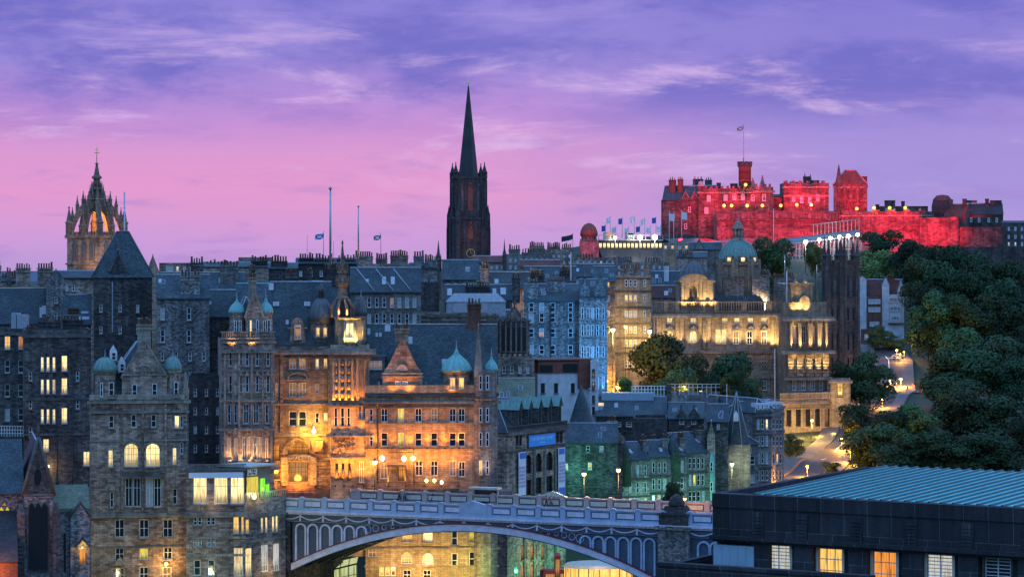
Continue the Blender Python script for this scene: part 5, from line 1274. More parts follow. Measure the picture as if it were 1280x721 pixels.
    for px in (600, 612): b.upl(px, 606, -3.4, 130, (1, .62, .35), (b.f(px, 550)[0], -.9, b.f(px, 545)[1]), 80)
    # light in the street below
    for px, col, e in ((490, (1, .62, .2), 900), (535, (1, .62, .2), 900), (575, (1, .72, .15), 700), (608, (.5, 1, .25), 400)): lamp('POINT', (b.f(px, 700)[0], -5, b.f(px, 712)[1]), e * 2.2, col, b.root, .5)
    return b
LH = lit_hotel()
# railing along the terrace in front of it
def terrace_railing():
    o = tag(empty('railing', (LH.x, LH.y, LH.zb), LH.rz), 'black iron railing on a low wall in front of the floodlit hotel', 'railing')
    x0, z0 = LH.f(470, 613, -4); x1 = LH.f(574, 613, -4)[0]; w = MB(); w.box(x0, -4.3, z0 - 1.6, x1, -3.9, z0 + .25); w.build('wall', 'sooty_stone', o)
    r = MB(); n = 70
    for k in range(n): x = x0 + (x1 - x0) * k / (n - 1); r.box(x - .035, -4.13, z0 + .25, x + .035, -4.07, z0 + 1.35)
    r.box(x0, -4.15, z0 + 1.3, x1, -4.05, z0 + 1.38); r.build('rails', 'iron', o)
    h = MB(); rng = random.Random(5)
    t = MB(); t.box(x0 - 4, -3.9, z0 - 1.6, x1 + 8, -.02, z0 - .1); t.build('terrace', 'paving', o)
terrace_railing()

# ================================================================== gabled dark office with the blue banner
def banner_building():
    b = Bld('gallery_building', 'dark stone building with a blue banner, two white hanging banners and stone dormers', 'gallery', (634, 432), (707, 450), 541, depth=26, zb=44, mat='brown_stone', trim='dark_trim')
    w = b.win
    for px in (646.5, 651): w([(px, 550)], 3.4, 14, 'cross', fr='d')
    for px in (697, 701.5): w([(px, 546)], 3.4, 14, 'cross', fr='d')
    for px in (660.5, 673.5, 687): w([(px, 580 - (px - 660) * .16)], 8.2, 24, 'grid', arch=1, fr='d', rv=.5); w([(px, 609 - (px - 660) * .16)], 8.2, 20, 'grid', fr='d', rv=.5)
    b.win([(-0.0, 0)], 1, 1)
    for px in (655, 667, 680): w([(px, 690, 'lit_dim'), (px, 715, 'lit_dim')], 8, 18, 'sash', fr='d')
    for px in (624, 630): pass
    zc = b.f(634, 541)[1]
    b.tm.box(-.5, -.6, zc - .5, b.L + .5, .02, zc + .1); b.tm.box(-.2, -.25, b.f(634, 563)[1] - .3, b.L + .2, .02, b.f(634, 563)[1])
    b.win([(-1, 0)], 1, 1)
    for k in range(3):
        for q in range(4): b.ops['L'].append((4 + q * 5, 6 + k * 6.5, 5.6 + q * 5, 9 + k * 6.5, 0)); b.wins.append(('L', 4 + q * 5, 6 + k * 6.5, 1.6, 3.0, 'sash4', 'glass', 'd', .22, 0))
    b.done('hip', ridge=497, inset=5.0, rmat='slate_dark')
    # row of gabled wall-head dormers under copper roofs
    for k in range(5):
        px = 650 + k * 12.4; D_ = MB(); x, zt = b.f(px, 503 - k * 1.2, -.1); x0 = x - .62; x1 = x + .62; D_.prism([(x0, b.H), (x1, b.H), (x1, zt - 1.0), (x, zt + .3), (x0, zt - 1.0)], -.1, 3.2); dd = D_.build('dormer', 'sooty_stone', b.root)
        cap = MB(); cap.face([(x0 - .25, -.4, zt - 1.25), (x, -.4, zt + .45), (x, 4, zt + .45), (x0 - .25, 4, zt - 1.25)]); cap.face([(x, -.4, zt + .45), (x1 + .25, -.4, zt - 1.25), (x1 + .25, 4, zt - 1.25), (x, 4, zt + .45)]); cap.build('dormer_roof', 'copper_old', dd)
        wz = MB(); wz.box(x - .32, -.16, b.H + .9, x + .32, -.101, zt - 1.3); wz.build('dormer_window', 'glass', dd)
    bl = MB(); bl.box(-.2, -.4, b.H + .14, b.L + .2, -.1, b.H + .35); bl.box(-.2, -.4, b.H + .95, b.L + .2, -.1, b.H + 1.1)
    for k in range(36): x = b.L * k / 35; bl.box(x - .08, -.35, b.H + .35, x + .08, -.15, b.H + .95)
    bl.build('balustrade', 'dark_trim', b.root)
    pl = MB()
    for px in (655, 667, 680.2, 693.4): x = b.f(px, 590)[0]; pl.box(x - .3, -.3, b.f(px, 721)[1] - 3, x + .3, 0, b.f(px, 566)[1] + (.4 if px > 660 else 0))
    pl.build('pilaster', 'grey_stone', b.root)
    # the banners
    sg = MB(); x0, z0 = b.f(659, 558.5); x1 = b.f(692, 555)[0]; z1 = z0 + 14.2 * 440 / FPX; sg.box(x0, -.35, z0, x1, -.27, z1); so = sg.build('banner', 'sign_blue', b.root)
    sgf = MB(); sgf.box(x0 - .12, -.3, z0 - .12, x1 + .12, -.262, z1 + .12); sgf.build('banner_frame', 'iron', so)
    tx = MB(); rng = random.Random(11); x = x0 + .5
    while x < x1 - .6:                                        # lettering too small to read in the photo: pale strokes in two rows
        wd = rng.choice((.16, .2, .24)); h_ = .55
        tx.box(x, -.38, z0 + 1.0, x + .06, -.351, z0 + 1.0 + h_)
        if rng.random() < .7: tx.box(x + .061, -.38, z0 + 1.0 + rng.choice((0, .25, .48)), x + wd, -.351, z0 + 1.07 + rng.choice((0, .0)) + .48 * 0 + .0 + .48 * rng.choice((0, 1)) + .0) if 0 else tx.box(x + .061, -.38, z0 + 1.0 + .48 * rng.choice((0, .5, 1)), x + wd, -.351, z0 + 1.09 + .48)
        x += wd + .12
    xa = (x0 + x1) / 2 - .9
    for k in range(8): tx.box(xa + k * .23, -.38, z0 + .42, xa + k * .23 + .13, -.351, z0 + .68)
    tx.build('banner_lettering', 'sign_pale', so)
    for px0, px1, yt, yb, low in ((645.3, 654.2, 565, 619, 0), (695, 703.3, 559.5, 620, 1)):
        h = MB(); a, zt = b.f(px0, yt); c = b.f(px1, yt)[0]; zb_ = b.f(px0, yb)[1]; h.box(a, -.5, zb_, c, -.44, zt); ho = h.build('hanging_banner', 'banner_white', b.root)
        k = MB(); k.box(a + (.35 if not low else .2), -.53, zt - 1.15, c - (.0 if not low else .25), -.501, zt - .15)
        if low: k.box(a + .1, -.53, zb_ + .1, c - .1, -.501, zb_ + 1.5)
        k.build('banner_emblem', 'banner_blue', ho)
        t = MB(); rng = random.Random(int(px0)); z = zt - 2.6
        for row in range(6):
            x = a + .15
            while x < c - .2:
                wd = rng.uniform(.1, .25); t.box(x, -.53, z, x + wd, -.501, z + .09); t.box(x, -.53, z - .35, x + .06, -.501, z - .005)
                if rng.random() < .5: t.box(x + .061, -.53, z - .2, x + wd, -.501, z - .12)
                x += wd + .12
            z -= .62
        t.build('banner_lettering', 'banner_ink', ho)
    for px, e in ((640, 500), (668, 900), (695, 900)): lamp('POINT', (b.f(px, 715)[0], -5, b.f(px, 712)[1]), e, (.12, 1, .42), b.root, .4)
    lamp('POINT', (b.f(660, 700)[0], -4, b.f(660, 700)[1]), 500, (1, .8, .2), b.root, .4)
    return b
banner_building()
TEN = 'old town tenements'
def ten(label, A, B, top, roof='gable', ridge=None, depth=11, mat='sooty_stone', rmat='slate', wins=(), chim=(), sky=(), p=.06, name='tenement', cat='tenement', group=TEN, fr='w', courses=(), yaw=0, inset=3, parapet=.8, zb=None, gab=(), side=(), lits=('lit', 'lit_pale', 'lit_dim'), cap='lead'):
    """a town house row: wins = (xs, ys, w, h[, style]); chim = (x0, x1, ytop, ybase, yo, pots)"""
    b = Bld(name, label, cat, A, B, top, depth=depth, zb=zb, mat=mat, trim='dark_trim', group=group, fr=fr, yaw=yaw)
    for q in wins: b.grid(q[0], q[1], q[2], q[3], q[4] if len(q) > 4 else 'sash', p, lits)
    for q in side: b.grid(q[0], q[1], q[2], q[3], 'sash', p, lits, side=q[4])
    for c in courses: b.course(c, 2.5, .22)
    b.done(roof, ridge=ridge, rmat=rmat, inset=inset, parapet=parapet, cap=cap)
    for q in chim: b.chimney(*q[:5], q[5] if len(q) > 5 else 5, q[6] if len(q) > 6 else None)
    for q in sky: b.skylight(*q)
    if roof == 'gable' and not sky and ridge and top - ridge > 12:
        c = B if not isinstance(B, tuple) else B[0]
        for k in range(random.choice((2, 3))): b.skylight(random.uniform(A[0] + 4, c - 4), random.uniform(ridge + 5, top - 4), random.uniform(3, 5), random.uniform(3.5, 6), random.choice(('blind', 'glass', 'glass')))
    for q in gab: b.gable(*q[:5], .05, 5, name='dormer_gable')
    return b
def xs(a, c, n): return [a + (c - a) * k / (n - 1) for k in range(n)] if n > 1 else [(a + c) / 2]

# ---------------- beside and behind the near-left group
ten('dark blue side tenement squeezed between the grey gabled hotel and the gilt-lettered block', (236, 398), 284, 470, 'flat', depth=10, mat='dark_stone', wins=((xs(244, 272, 3), xs(490, 560, 4), 4, 10),), p=0)
ten('rough stone tenement with two white L-shaped windows left of the twin bell caps', (196, 424), 262, 372, 'gable', 345, 9, 'rubble_stone', wins=(([203, 236], [392, 420], 5, 16), (xs(203, 255, 4), [445, 470], 4, 12)), chim=((226, 250, 343, 380, .4, 6, 'rubble_stone'), ), p=0)
b = ten('dark tower house under a tall truncated pyramid roof, left of the rough stone tenement', (117, 430), 190, 347, 'mansard', 290, 15, 'sooty_stone', 'slate', wins=(([126, 150, 172], [385, 412], 3.5, 10),), inset=3.85, p=.04, cap='lead_dark', name='tower_house', cat='house', group=None)
b.gable(137, 158, 349, 340, 319, -.1, 4, 'dark_stone', 'slate_dark', name='dormer_gable')
_m = MB(); _x = b.f(140.5, 380)[0]; _m.box(_x - .1, -.2, b.f(140, 415)[1], _x + .1, -.002, b.f(140, 352)[1]); _m.build('drainpipe', 'lead', b.root)
_b = Bld('chimney_gable', 'small reddish stone gable poking up beside the truncated pyramid roof', 'house', (183, 470), 199, 341, depth=5, mat='warm_stone'); _b.done('gablef', ridge=320)
ten('slate roofed tenement at the far left with a white dormer, under two chimney stacks', (-30, 440), 62, 404, 'gable', 362, 12, 'sooty_stone', wins=((xs(-10, 50, 5), [415], 5, 9),), chim=((20, 38, 333, 362, 8, 6, 'brown_stone'), (47, 66, 333, 360, 8, 6, 'brown_stone')), sky=((55, 389, 4, 10, 'blind'), (51, 392, 2, 12, 'blind')), p=.0)
ten('pale quoined stone gable standing right of the white dormer', (58, 436), 82, 352, 'gablef', 338, 12, 'rubble_stone', p=0, wins=(([70], [375, 395], 4, 8),))
ten('slate roofed house with a brick stump on its roof, right of the quoined gable', (80, 432), 114, 404, 'gable', 370, 10, 'sooty_stone', chim=((86, 97, 387, 400, 1.5, 0, 'red_brick'),), sky=((106, 392, 8, 2, 'blind'), (105, 399, 12, 3, 'blind')), p=0)
ten('long grey block with a pale ledge behind the quoined gable', (58, 520), 130, 348, 'gable', 340, 12, 'brown_stone', wins=((xs(66, 92, 4), [360], 4, 8),), chim=((-3, 1, 330, 345, 3, 3),), p=0)
_b = ten('low dark roofs with a pointed ventilator at the left skyline', (-20, 560), 24, 352, 'gable', 346, 10, 'brown_stone', chim=((2, 8, 345, 356, 3, 3), (8, 14, 338, 356, 3, 2), (14, 20, 343, 356, 3, 3)), p=0)
ten('pale concrete block with one lit stairhead on the skyline right of the crown steeple', (199, 640), 252, 329, 'flat', depth=12, mat='grey_stone', wins=(([212], [335], 9, 8), (xs(222, 248, 4), [336], 4, 7)), p=.9, lits=('lit_pale',))
ten('long slate roof with a rubble chimney, behind the rough stone tenement', (188, 480), 306, 366, 'gable', 342, 10, 'sooty_stone', chim=((238, 254, 326, 345, 5, 6), (275, 298, 330, 350, 2, 6, 'grey_stone')), p=0, wins=((xs(200, 300, 7), [376], 4, 8),))
ten('pale roof ridge running to the left bell cap', (252, 432), 312, 395, 'gable', 364, 9, 'sooty_stone', rmat='slate', p=0, sky=((262, 380, 3, 3, 'blind'),))
ten('grey flat roofed office block rising behind the chimneys', (298, 660), 340, 322, 'flat', depth=12, mat='grey_stone', p=0, wins=((xs(304, 334, 5), [329], 3, 4),))
ten('row of stacks and slate roofs under the grey office block', (254, 600), 338, 334, 'gable', 329, 10, 'brown_stone', chim=((314, 334, 324, 342, 1, 6, 'dark_stone'), (256, 300, 329, 340, 3, 9, 'grey_stone')), p=0)
ten('dark tenement with a wide bank of chimneys beside the pair of flagpoles', (336, 560), 372, 336, 'gable', 330, 10, 'dark_stone', chim=((339, 359, 324, 345, 1, 6), ), p=0)
ten('long dark chimneyed block behind the open crown spire', (370, 580), 446, 330, 'gable', 324, 12, 'dark_stone', chim=((374, 392, 321, 340, 2, 6), (394, 416, 322, 340, 2, 6), (422, 444, 322, 340, 2, 6)), p=0, wins=((xs(376, 440, 6), [342, 354], 4, 7),))
ten('slate roofed house with a teal ridge behind the arcaded block', (296, 428), 352, 405, 'gable', 356, 11, 'sooty_stone', sky=((344, 366, 6, 9, 'blind'),), p=0, cap='copper')
ten('tall blue-grey slated block between the red sandstone mansard and the open crown', (385, 440), 424, 400, 'gable', 353, 12, 'dark_stone', p=0, chim=((405, 422, 334, 360, 5, 5, 'dark_stone'),), cap='copper')
# ---------------- between the crown spire and the dark steeple
b = ten('blue washed tenement with three slanting roof faces and two long skylights', (438, 474), 526, 365, 'gable', 336, 14, 'grey_stone', wins=((xs(452, 518, 8), [378, 398], 4.5, 13),), sky=((480, 352, 4, 9, 'blind'), (491, 352, 4, 9, 'blind'), (459, 352, 3, 3, 'blind')), p=.05)
_v = MB()
for px in (446, 470, 492): 
    _x0, _z0 = b.f(px, 337, 6.8); _x1, _z1 = b.f(px + 22, 366, 0); _v.tube([(_x0, 6.6, b.H + b.rh), (_x1, -.2, b.H + .2)], .13, 4)
_v.build('roof_valley', 'lead', b.root)
ten('purple-brown block with a long line of chimney pots on the skyline', (441, 640), 513, 330, 'flat', depth=10, mat='brown_stone', chim=((444, 466, 318, 332, 2, 8), (470, 484, 321, 332, 2, 5), (488, 510, 317, 332, 2, 8)), wins=((xs(448, 506, 7), [338, 350], 4, 7),), p=0)
ten('pale harled house with stepped chimneys left of the small pinnacle', (512, 600), 546, 336, 'gable', 330, 9, 'grey_stone', chim=((517, 530, 318, 345, 1, 5, 'grey_stone'), (531, 545, 323, 350, .5, 6, 'grey_stone')), wins=((xs(516, 540, 4), [352], 3.5, 6),), p=0)
ten('black rubble block with no windows right of the blue washed tenement', (517, 520), 549, 353, 'flat', depth=8, mat='dark_stone', p=0)
b = ten('low flat roofed hall with a glazed hip lantern on top', (512, 494), 622, 392, 'flat', depth=14, mat='brown_stone', courses=(394, 401), p=0, name='hall', cat='hall', group=None, wins=((xs(520, 612, 9), [420], 5, 12),))
_r = MB(); _a, _z0 = b.f(558, 385, 3); _c = b.f(632, 385, 3)[0]; _z1 = b.f(590, 372, 5)[1]
_r.extr([(_a, 2.5), (_c, 2.5), (_c, 10), (_a, 10)], b.H - .5, _z1 - .8); _r.extr([(_a - .2, 2.3), (_c + .2, 2.3), (_c + .2, 10.2), (_a - .2, 10.2)], _z1 - .798, _z1 + .8, top=.72); _ro = _r.build('lantern_roof', 'lead', b.root)
_g = MB(); _p0, _p1 = b.f(566, 380, 3.1), b.f(590, 376, 3.1); _g.box(_p0[0], 2.4, b.H + .2, _p1[0] + 3, 2.49, _z1 - 1.0); _g.build('glazing', 'blind', _ro)
ten('speckled rubble gable house in front of the clock steeple', (553, 650), 598, 349, 'gable', 326, 12, 'rubble_stone', chim=((602, 610, 333, 350, 1, 2, 'brown_stone'),), p=0, wins=((xs(560, 590, 4), [356], 3, 5),))
ten('long purple slate roof with a curved chimney below the steeple', (598, 620), 662, 360, 'gable', 341, 12, 'brown_stone', 'slate_dark', chim=((601, 611, 333, 352, 2, 3, 'brown_stone'),), p=0, wins=((xs(606, 655, 6), [367], 3, 6),))
_b = ten('block with a low red roof at the foot of the steeple', (590, 780), 632, 328, 'gable', 321, 10, 'grey_stone', 'red_tile', p=0, wins=((xs(594, 628, 6), [334], 2.5, 4),))
ten('blue slate roof with two pairs of bright skylights', (556, 545), 640, 375, 'gable', 357, 10, 'sooty_stone', sky=((562, 366, 5, 8, 'blind'), (618, 366, 4, 8, 'blind'), (629, 365, 6, 8, 'blind')), chim=((582, 612, 356, 372, 1.5, 9, 'dark_stone'), (640, 650, 345, 370, 2, 3)), p=0)
# gothic library wing with tall mullioned windows
b = ten('gothic library with tall mullioned windows and a pierced parapet, right of the obelisk', (603, 508), 662, 402, 'hip', 388, 14, 'brown_stone', 'slate', name='library', cat='library', group=None, courses=(404, 442), inset=4, p=0)
for px in (629, 635.5, 642, 648.5, 655): b.relwin(px, 424, 5, 30, 'grid', 'glass', -.05, fr='d')
_g = MB()
for px in (625.5, 632.2, 638.7, 645.2, 651.8, 658.5): _x = b.f(px, 420)[0]; _g.box(_x - .16, -.35, b.f(px, 445)[1], _x + .16, -.1, b.H); _g.lathe(_x, -.2, [(.2, b.H), (.15, b.H + .8), (.02, b.H + 1.8)], 5)
_g.build('buttress', 'trim_stone', b.root)
b.gable(632, 654, 402, 401, 384, -.05, 5, name='dormer_gable')
b = ten('crenellated lower range of the library with a moss green lean-to', (622, 492), 668, 448, 'flat', depth=8, mat='brown_stone', name='library_range', cat='library', group=None, p=0, wins=((xs(630, 660, 4), [462], 4, 10),))
b.merlons(w=.5, h=.9)
ten('moss green pitched roof beside the dormered banner building', (618, 455), 668, 500, 'gable', 474, 12, 'sooty_stone', 'slate_moss', p=0)
# ---------------- the blue tenement cliff
b = ten('huge blue lit rubble tenement cliff with a lamp-lit stair window', (655, 566), 742, 376, 'gable', 356, 16, 'rubble_stone', wins=((([664, 677, 691, 713]), [377 + 7, 397, 416, 437, 455], 6, 12),), p=.0, fr='w', chim=((659, 672, 352, 380, .3, 5, 'rubble_stone'), (684, 706, 350, 376, 4, 7, 'rubble_stone'), (664, 680, 342, 360, 9, 6, 'dark_stone')))
b.relwin(676.5, 418, 5.5, 6, 'sash', 'lit_orange', -.03)
_d = MB()
for px in (688,): _x = b.f(px, 420)[0]; _d.tube([(_x, -.15, 2), (_x, -.15, b.H - 1)], .16, 5)
_d.build('drainpipe', 'iron', b.root)
for _q in ((690, 505, 534), (720, 500, 530), (748, 500, 536)): lamp('SPOT', at(*_q), 34000, (.09, .40, 1.0), None, .5, at(_q[0], 405, 566), 100, 1, name='added_blue_fill')  # added spots without a real source, to turn the cliff blue
b = ten('blue lit tenement front with three crow-gabled bays and tall pale windows', (724, 560), 759, 372, 'gable', 350, 14, 'rubble_stone', wins=(([728, 735, 741, 747, 754], [392, 413, 440, 478], 3.4, 15),), p=.04)
b.gable(725, 737, 372, 366, 348, .1, 5, name='bay_gable'); b.gable(743, 757, 372, 364, 346, .1, 5, name='bay_gable')
ten('chimneyed slate roofs above the blue cliff', (655, 640), 720, 352, 'gable', 334, 12, 'dark_stone', 'slate', chim=((662, 672, 340, 356, 1, 5), (700, 712, 336, 352, 1, 5)), p=0)
ten('purple roofed house with a lamp post before it', (716, 660), 768, 346, 'gable', 331, 12, 'brown_stone', 'slate_dark', p=.05, wins=((xs(722, 762, 6), [352], 3, 6),))
ten('reddish block with a crowded row of chimney pots on the skyline', (660, 820), 716, 312, 'flat', depth=12, mat='brown_stone', chim=((662, 680, 305, 314, 2, 8), (684, 700, 306, 314, 2, 8), (702, 714, 307, 314, 2, 6)), wins=((xs(666, 712, 8), [320, 328], 2.5, 4),), p=.04)
ten('grey block left of the red domed tower with a red ridge and pots', (632, 780), 690, 318, 'flat', depth=12, mat='grey_stone', chim=((636, 650, 309, 320, 2, 6), (652, 682, 313, 320, 2, 9)), wins=((xs(638, 684, 8), [325, 334], 2.5, 5),), p=.02)
ten('brown house with a red ridge below the reddish skyline block', (650, 740), 700, 334, 'gable', 326, 10, 'brown_stone', 'red_tile', p=0, wins=((xs(656, 694, 6), [340], 2.5, 5),))
ten('purple grey block under the grandstand with faint lit windows', (716, 800), 772, 322, 'flat', depth=12, mat='brown_stone', chim=((720, 742, 320, 326, 3, 6),), wins=((xs(722, 766, 7), [328, 337], 2.6, 4.5),), p=.15)
ten('long grey block with pots below the lit grandstand', (768, 780), 838, 328, 'flat', depth=12, mat='grey_stone', chim=((772, 790, 323, 330, 2, 6), (806, 826, 324, 330, 2, 6)), wins=((xs(774, 832, 9), [334, 342], 2.6, 4.5),), p=.12)
# tall ashlar tenement, lit from the street
b = ten('tall ashlar tenement with three-light windows glowing yellow, beside the bank', (768, 640), 814, 345, 'flat', depth=16, mat='honey_stone', courses=(347, 363, 383, 403, 421, 440), p=0, group=None)
for y, m_ in ((354, 'glass'), (373, 'lit'), (393, 'blind'), (412, 'lit'), (429, 'lit_yellow'), (455, 'lit_dim')): pass
b.chimney(776, 800, 333, 348, 2, 8, 'brown_stone'); b.chimney(805, 813, 331, 348, 2, 3, 'brown_stone')
for y, m_ in ((354, 'glass'), (373, 'lit'), (393, 'blind'), (412, 'lit'), (429, 'lit_yellow'), (455, 'lit_dim')):
    for px in (783, 788.5, 794): b.relwin(px, y, 4.2, 9, 'sash', m_, -.06)
    if y < 430: b.relwin(806, y, 3, 9, 'sash', 'glass', -.06)
ten('dark narrow tenement in the shadow of the ashlar one, a single lit attic window', (742, 610), 769, 352, 'gable', 334, 12, 'brown_stone', wins=(([760], [355, 373, 392, 412], 4, 8),), p=0, group=TEN).relwin(760, 355, 4, 8, 'sash', 'lit', -.04)
# houses behind the bank
b = ten('grey gabled house with a bank of pots above the dark dome of the bank', (845, 830), 884, 322, 'gable', 316, 10, 'grey_stone', chim=((848, 866, 315, 345, .2, 7, 'grey_stone'),), p=0, wins=(([872, 878], [335, 345], 3, 5),))
ten('blue-white attic houses with small dark dormers left of the bank', (812, 760), 850, 356, 'gable', 340, 10, 'render_white', wins=((xs(818, 846, 5), [362], 4, 6),), p=.1, chim=((830, 836, 330, 350, 1, 2),))
ten('turreted red slated house beside the bank pavilion', (812, 720), 846, 372, 'gable', 358, 9, 'brown_stone', 'red_tile', p=0)
_b = ten('cream lit upper storey above the rooftops, below the castle', (828, 980), 862, 304, 'flat', depth=8, mat='honey_stone', wins=((xs(832, 858, 4), [309], 4, 5),), p=.9, group=None, name='house', cat='house')
ten('dark slate roofed houses with two pale gables under the castle wall', (862, 940), 902, 312, 'gable', 304, 10, 'grey_stone', 'slate', p=0, gab=((868, 880, 314, 312, 300),))
# ---------------- lower valley, right of the banner building
b = Bld('modern_flats', 'white rendered modern block with a red timber top storey', 'flats', (672, 520), (736, 524), 467, depth=14, mat='render_white'); b.win([(678.5, 485), (695, 485), (716, 485)], 5, 13, 'sash', fr='d'); b.done('flat', parapet=.3)
_t = MB(); _a, _z0 = b.f(673, 467, -.3); _c, _z1 = b.f(738, 451, -.3); _t.box(_a, -.3, b.H + .11, b.f(722, 460)[0], 8, _z1); _t.box(b.f(722.1, 460)[0], -.5, b.f(722, 485)[1], _c, 8, _z1 + .15); _t.box(_a - .3, -.6, _z1 + .16, _c + .3, 8.5, _z1 + .45); _to = _t.build('top_storey', 'timber_red', b.root)
_t = MB(); _x0, _x1 = b.f(674, 460)[0], b.f(690, 460)[0]; _t.box(_x0, -.42, b.f(680, 465)[1], _x1, -.301, b.f(680, 456)[1]); _x0, _x1 = b.f(703, 460)[0], b.f(721, 460)[0]; _t.box(_x0, -.42, b.f(680, 465)[1], _x1, -.301, b.f(680, 455)[1]); _t.build('window_band', 'glass', _to)
b = Bld('modern_flats', 'pale balconied strip of flats at the end of the white rendered block', 'flats', (738, 522), 748, 452, depth=10, mat='render_white'); b.win([(742, 466), (742, 482), (742, 499), (742, 513)], 4, 10, 'sash', fr='d'); b.done('flat', parapet=.3)
b = Bld('cone_turret', 'stair turret under a steep slate cone in front of the white rendered block', 'turret', (714, 478), 740, 528, depth=7, mat='sooty_stone'); b.done('flat', parapet=.2)
_c = MB(); _x, _z = b.f(726.5, 526, 2.4); _c.lathe(_x, 2.4, [(2.25, _z - .2), (2.15, _z), (1.2, _z + 3.2), (.05, b.f(726.5, 481, 2.4)[1])], 14, smooth=True); _c.build('cone_roof', 'slate', b.root)
b = ten('long blue slate hall with a bright glass strip along its ridge', (745, 520), 838, 520, 'gable', 497, 16, 'sooty_stone', p=0, name='hall', cat='hall', group=None, wins=((xs(760, 826, 6), [530], 7, 6),), chim=((834, 839, 482, 505, 3, 0),))
_g = MB(); _x0, _x1 = b.f(752, 494, 8)[0], b.f(817, 494, 8)[0]; _g.box(_x0, 6.4, b.H + b.rh - .8, _x1, 9.6, b.H + b.rh + 1.1); _g.build('glass_strip', 'panel_blue', b.root); b.skylight(741 + 10, 507, 7, 4, 'lit_pale')
ten('slate roofed houses with two white dormers behind the valley terrace', (836, 515), 880, 523, 'gable', 504, 12, 'sooty_stone', wins=(([852, 867], [527], 6, 6),), gab=((846, 857, 524, 520, 512), (862, 873, 524, 520, 512)), p=0)
ten('low flat roofed shed with a pale wall in the valley, before the dark trees', (856, 545), 898, 497, 'flat', depth=10, mat='grey_stone', p=0, name='shed', cat='shed', group=None)
ten('dark slated house left of the blue spired turret', (884, 505), 910, 527, 'gable', 506, 12, 'sooty_stone', p=0, wins=(([898], [533], 4, 7),))
ten('dark square block with blue parapets in the middle of the valley roofs', (792, 500), 834, 523, 'flat', depth=12, mat='dark_stone', p=0, parapet=.5)
b = ten('teal lit low house with a slate roof beside the banner building', (706, 470), 772, 553, 'gable', 530, 10, 'sooty_stone', wins=(([735], [561], 5, 8),), p=0, group=None, name='house', cat='house')
b.relwin(737.5, 582, 5, 9, 'sash', 'lit_yellow', -.05); b.relwin(708.5, 583, 2.6, 8, 'sash', 'lit_pale', -.05); b.relwin(752, 561, 5, 8, 'sash', 'blind', -.05)
lamp('POINT', (b.f(722, 585)[0], -5, b.f(722, 588)[1]), 1500, (.15, .85, .60), b.root, .4)
b = Bld('crowstep_house', 'pink crow-stepped gable house among the valley roofs', 'house', (751, 476), 778, 552, depth=9, mat='brown_stone'); b.done('gablef', ridge=532)
_s = MB()
for k in range(6):
    for sg in (-1, 1): _xx = b.L / 2 + sg * b.L / 2 * (1 - k / 6); _s.box(_xx - .35, -.12, b.H + b.rh * k / 6 - .3, _xx + .35, .4, b.H + b.rh * (k + 1) / 6 + .15)
_s.build('crow_steps', 'trim_stone', b.root); b.chimney(760, 770, 524, 545, 3, 3)
# the curving terrace in the valley
for lab, A, B, top, rdg, n, extra in (
        ('left end of the green-lit valley terrace, with a lit shopfront', (774, 486), (812, 489), 575, 553, 4, 1), ('narrow bay of the valley terrace under a clock-like finial', (812, 489.5), (836, 490), 571, 551, 3, 0),
        ('middle house of the valley terrace with a slated turret', (836, 491), (858, 494), 570, 550, 3, 1), ('pale green fronted house near the right end of the valley terrace', (858, 496), (884, 500), 566, 540, 4, 0)):
    a, c = A[0], B[0]
    b = ten(lab, A, B, top, 'gable', rdg, 10, 'grey_stone', 'slate', wins=((xs(a + 5, c - 5, n), [top + 13, top + 34], 3.6, 14), (xs(a + 5, c - 5, n), [top + 54], 3.8, 13)), p=.10, lits=('lit_pale', 'lit_yellow'), courses=(top + 23, top + 44), group='valley terrace houses', name='terraced_house', cat='terraced house', chim=((c - 8, c - 1, rdg - 5, rdg + 12, 2, 3), (a + 2, a + 8, rdg - 3, rdg + 10, 5, 3)), sky=((a + 14, rdg + 12, 3, 4, 'blind'),))
    if extra:
        _x, _z = b.f(a + 6, top, .6); _m = MB(); _m.lathe(_x, .8, [(1.5, b.H - 5), (1.5, b.H), (1.65, b.H + .02), (.9, b.H + 2.2), (.03, b.H + 4.6)], 10); _m.build('turret', 'slate', b.root)
    lamp('POINT', (b.L * .5, -6, b.H - 8.5), 700, (.30, .95, .62), b.root, .5)
b = Bld('oriel_house', 'narrow house with a turquoise oriel window at the end of the valley terrace', 'house', (884, 500), 894, 545, depth=9, mat='brown_stone'); b.done('gablef', ridge=528)
_o = MB(); _a, _c = b.f(886, 600)[0], b.f(893, 600)[0]; _o.extr([(_a, 0), (_a + .25, -.8), (_c - .25, -.8), (_c, 0)], b.f(888, 625)[1], b.f(888, 573)[1]); _o.extr([(_a, .0), (_a + .25, -.85), (_c - .25, -.85), (_c, .0)], b.f(888, 573)[1] + .002, b.f(888, 566)[1], top=.4); _oo = _o.build('oriel', 'copper', b.root)
b.relwin(889.5, 583, 4, 12, 'sash', 'glass', -.86, parent=_oo); b.relwin(889.5, 608, 4, 12, 'sash', 'glass', -.86, parent=_oo)
b = ten('baronial corner house with crow-stepped gables left of the blue spire', (894, 520), (926, 521), 560, 'gable', 538, 10, 'grey_stone', 'slate', wins=(([906, 917], [545 + 21, 582], 5, 10), (([900, 906, 917]), [600, 618], 5, 10)), gab=((896, 910, 562, 556, 536),), p=.1, group=None, name='corner_house', cat='house')
b = ten('grey corner house under the blue spire with white hips, lit by a star-like lamp', (922, 524), (948, 526), 556, 'hip', 540, 10, 'grey_stone', 'slate', wins=(([930, 941], [575, 598], 6, 11), ([930, 938], [553 + 10], 3.6, 7)), inset=3, p=.12, group=None, name='corner_house', cat='house')
b = Bld('spired_turret', 'tall blue pyramid spire with white hips and a white dormer', 'turret', (904, 517), 938, 556, depth=6, mat='grey_stone'); b.done('flat', parapet=.1)
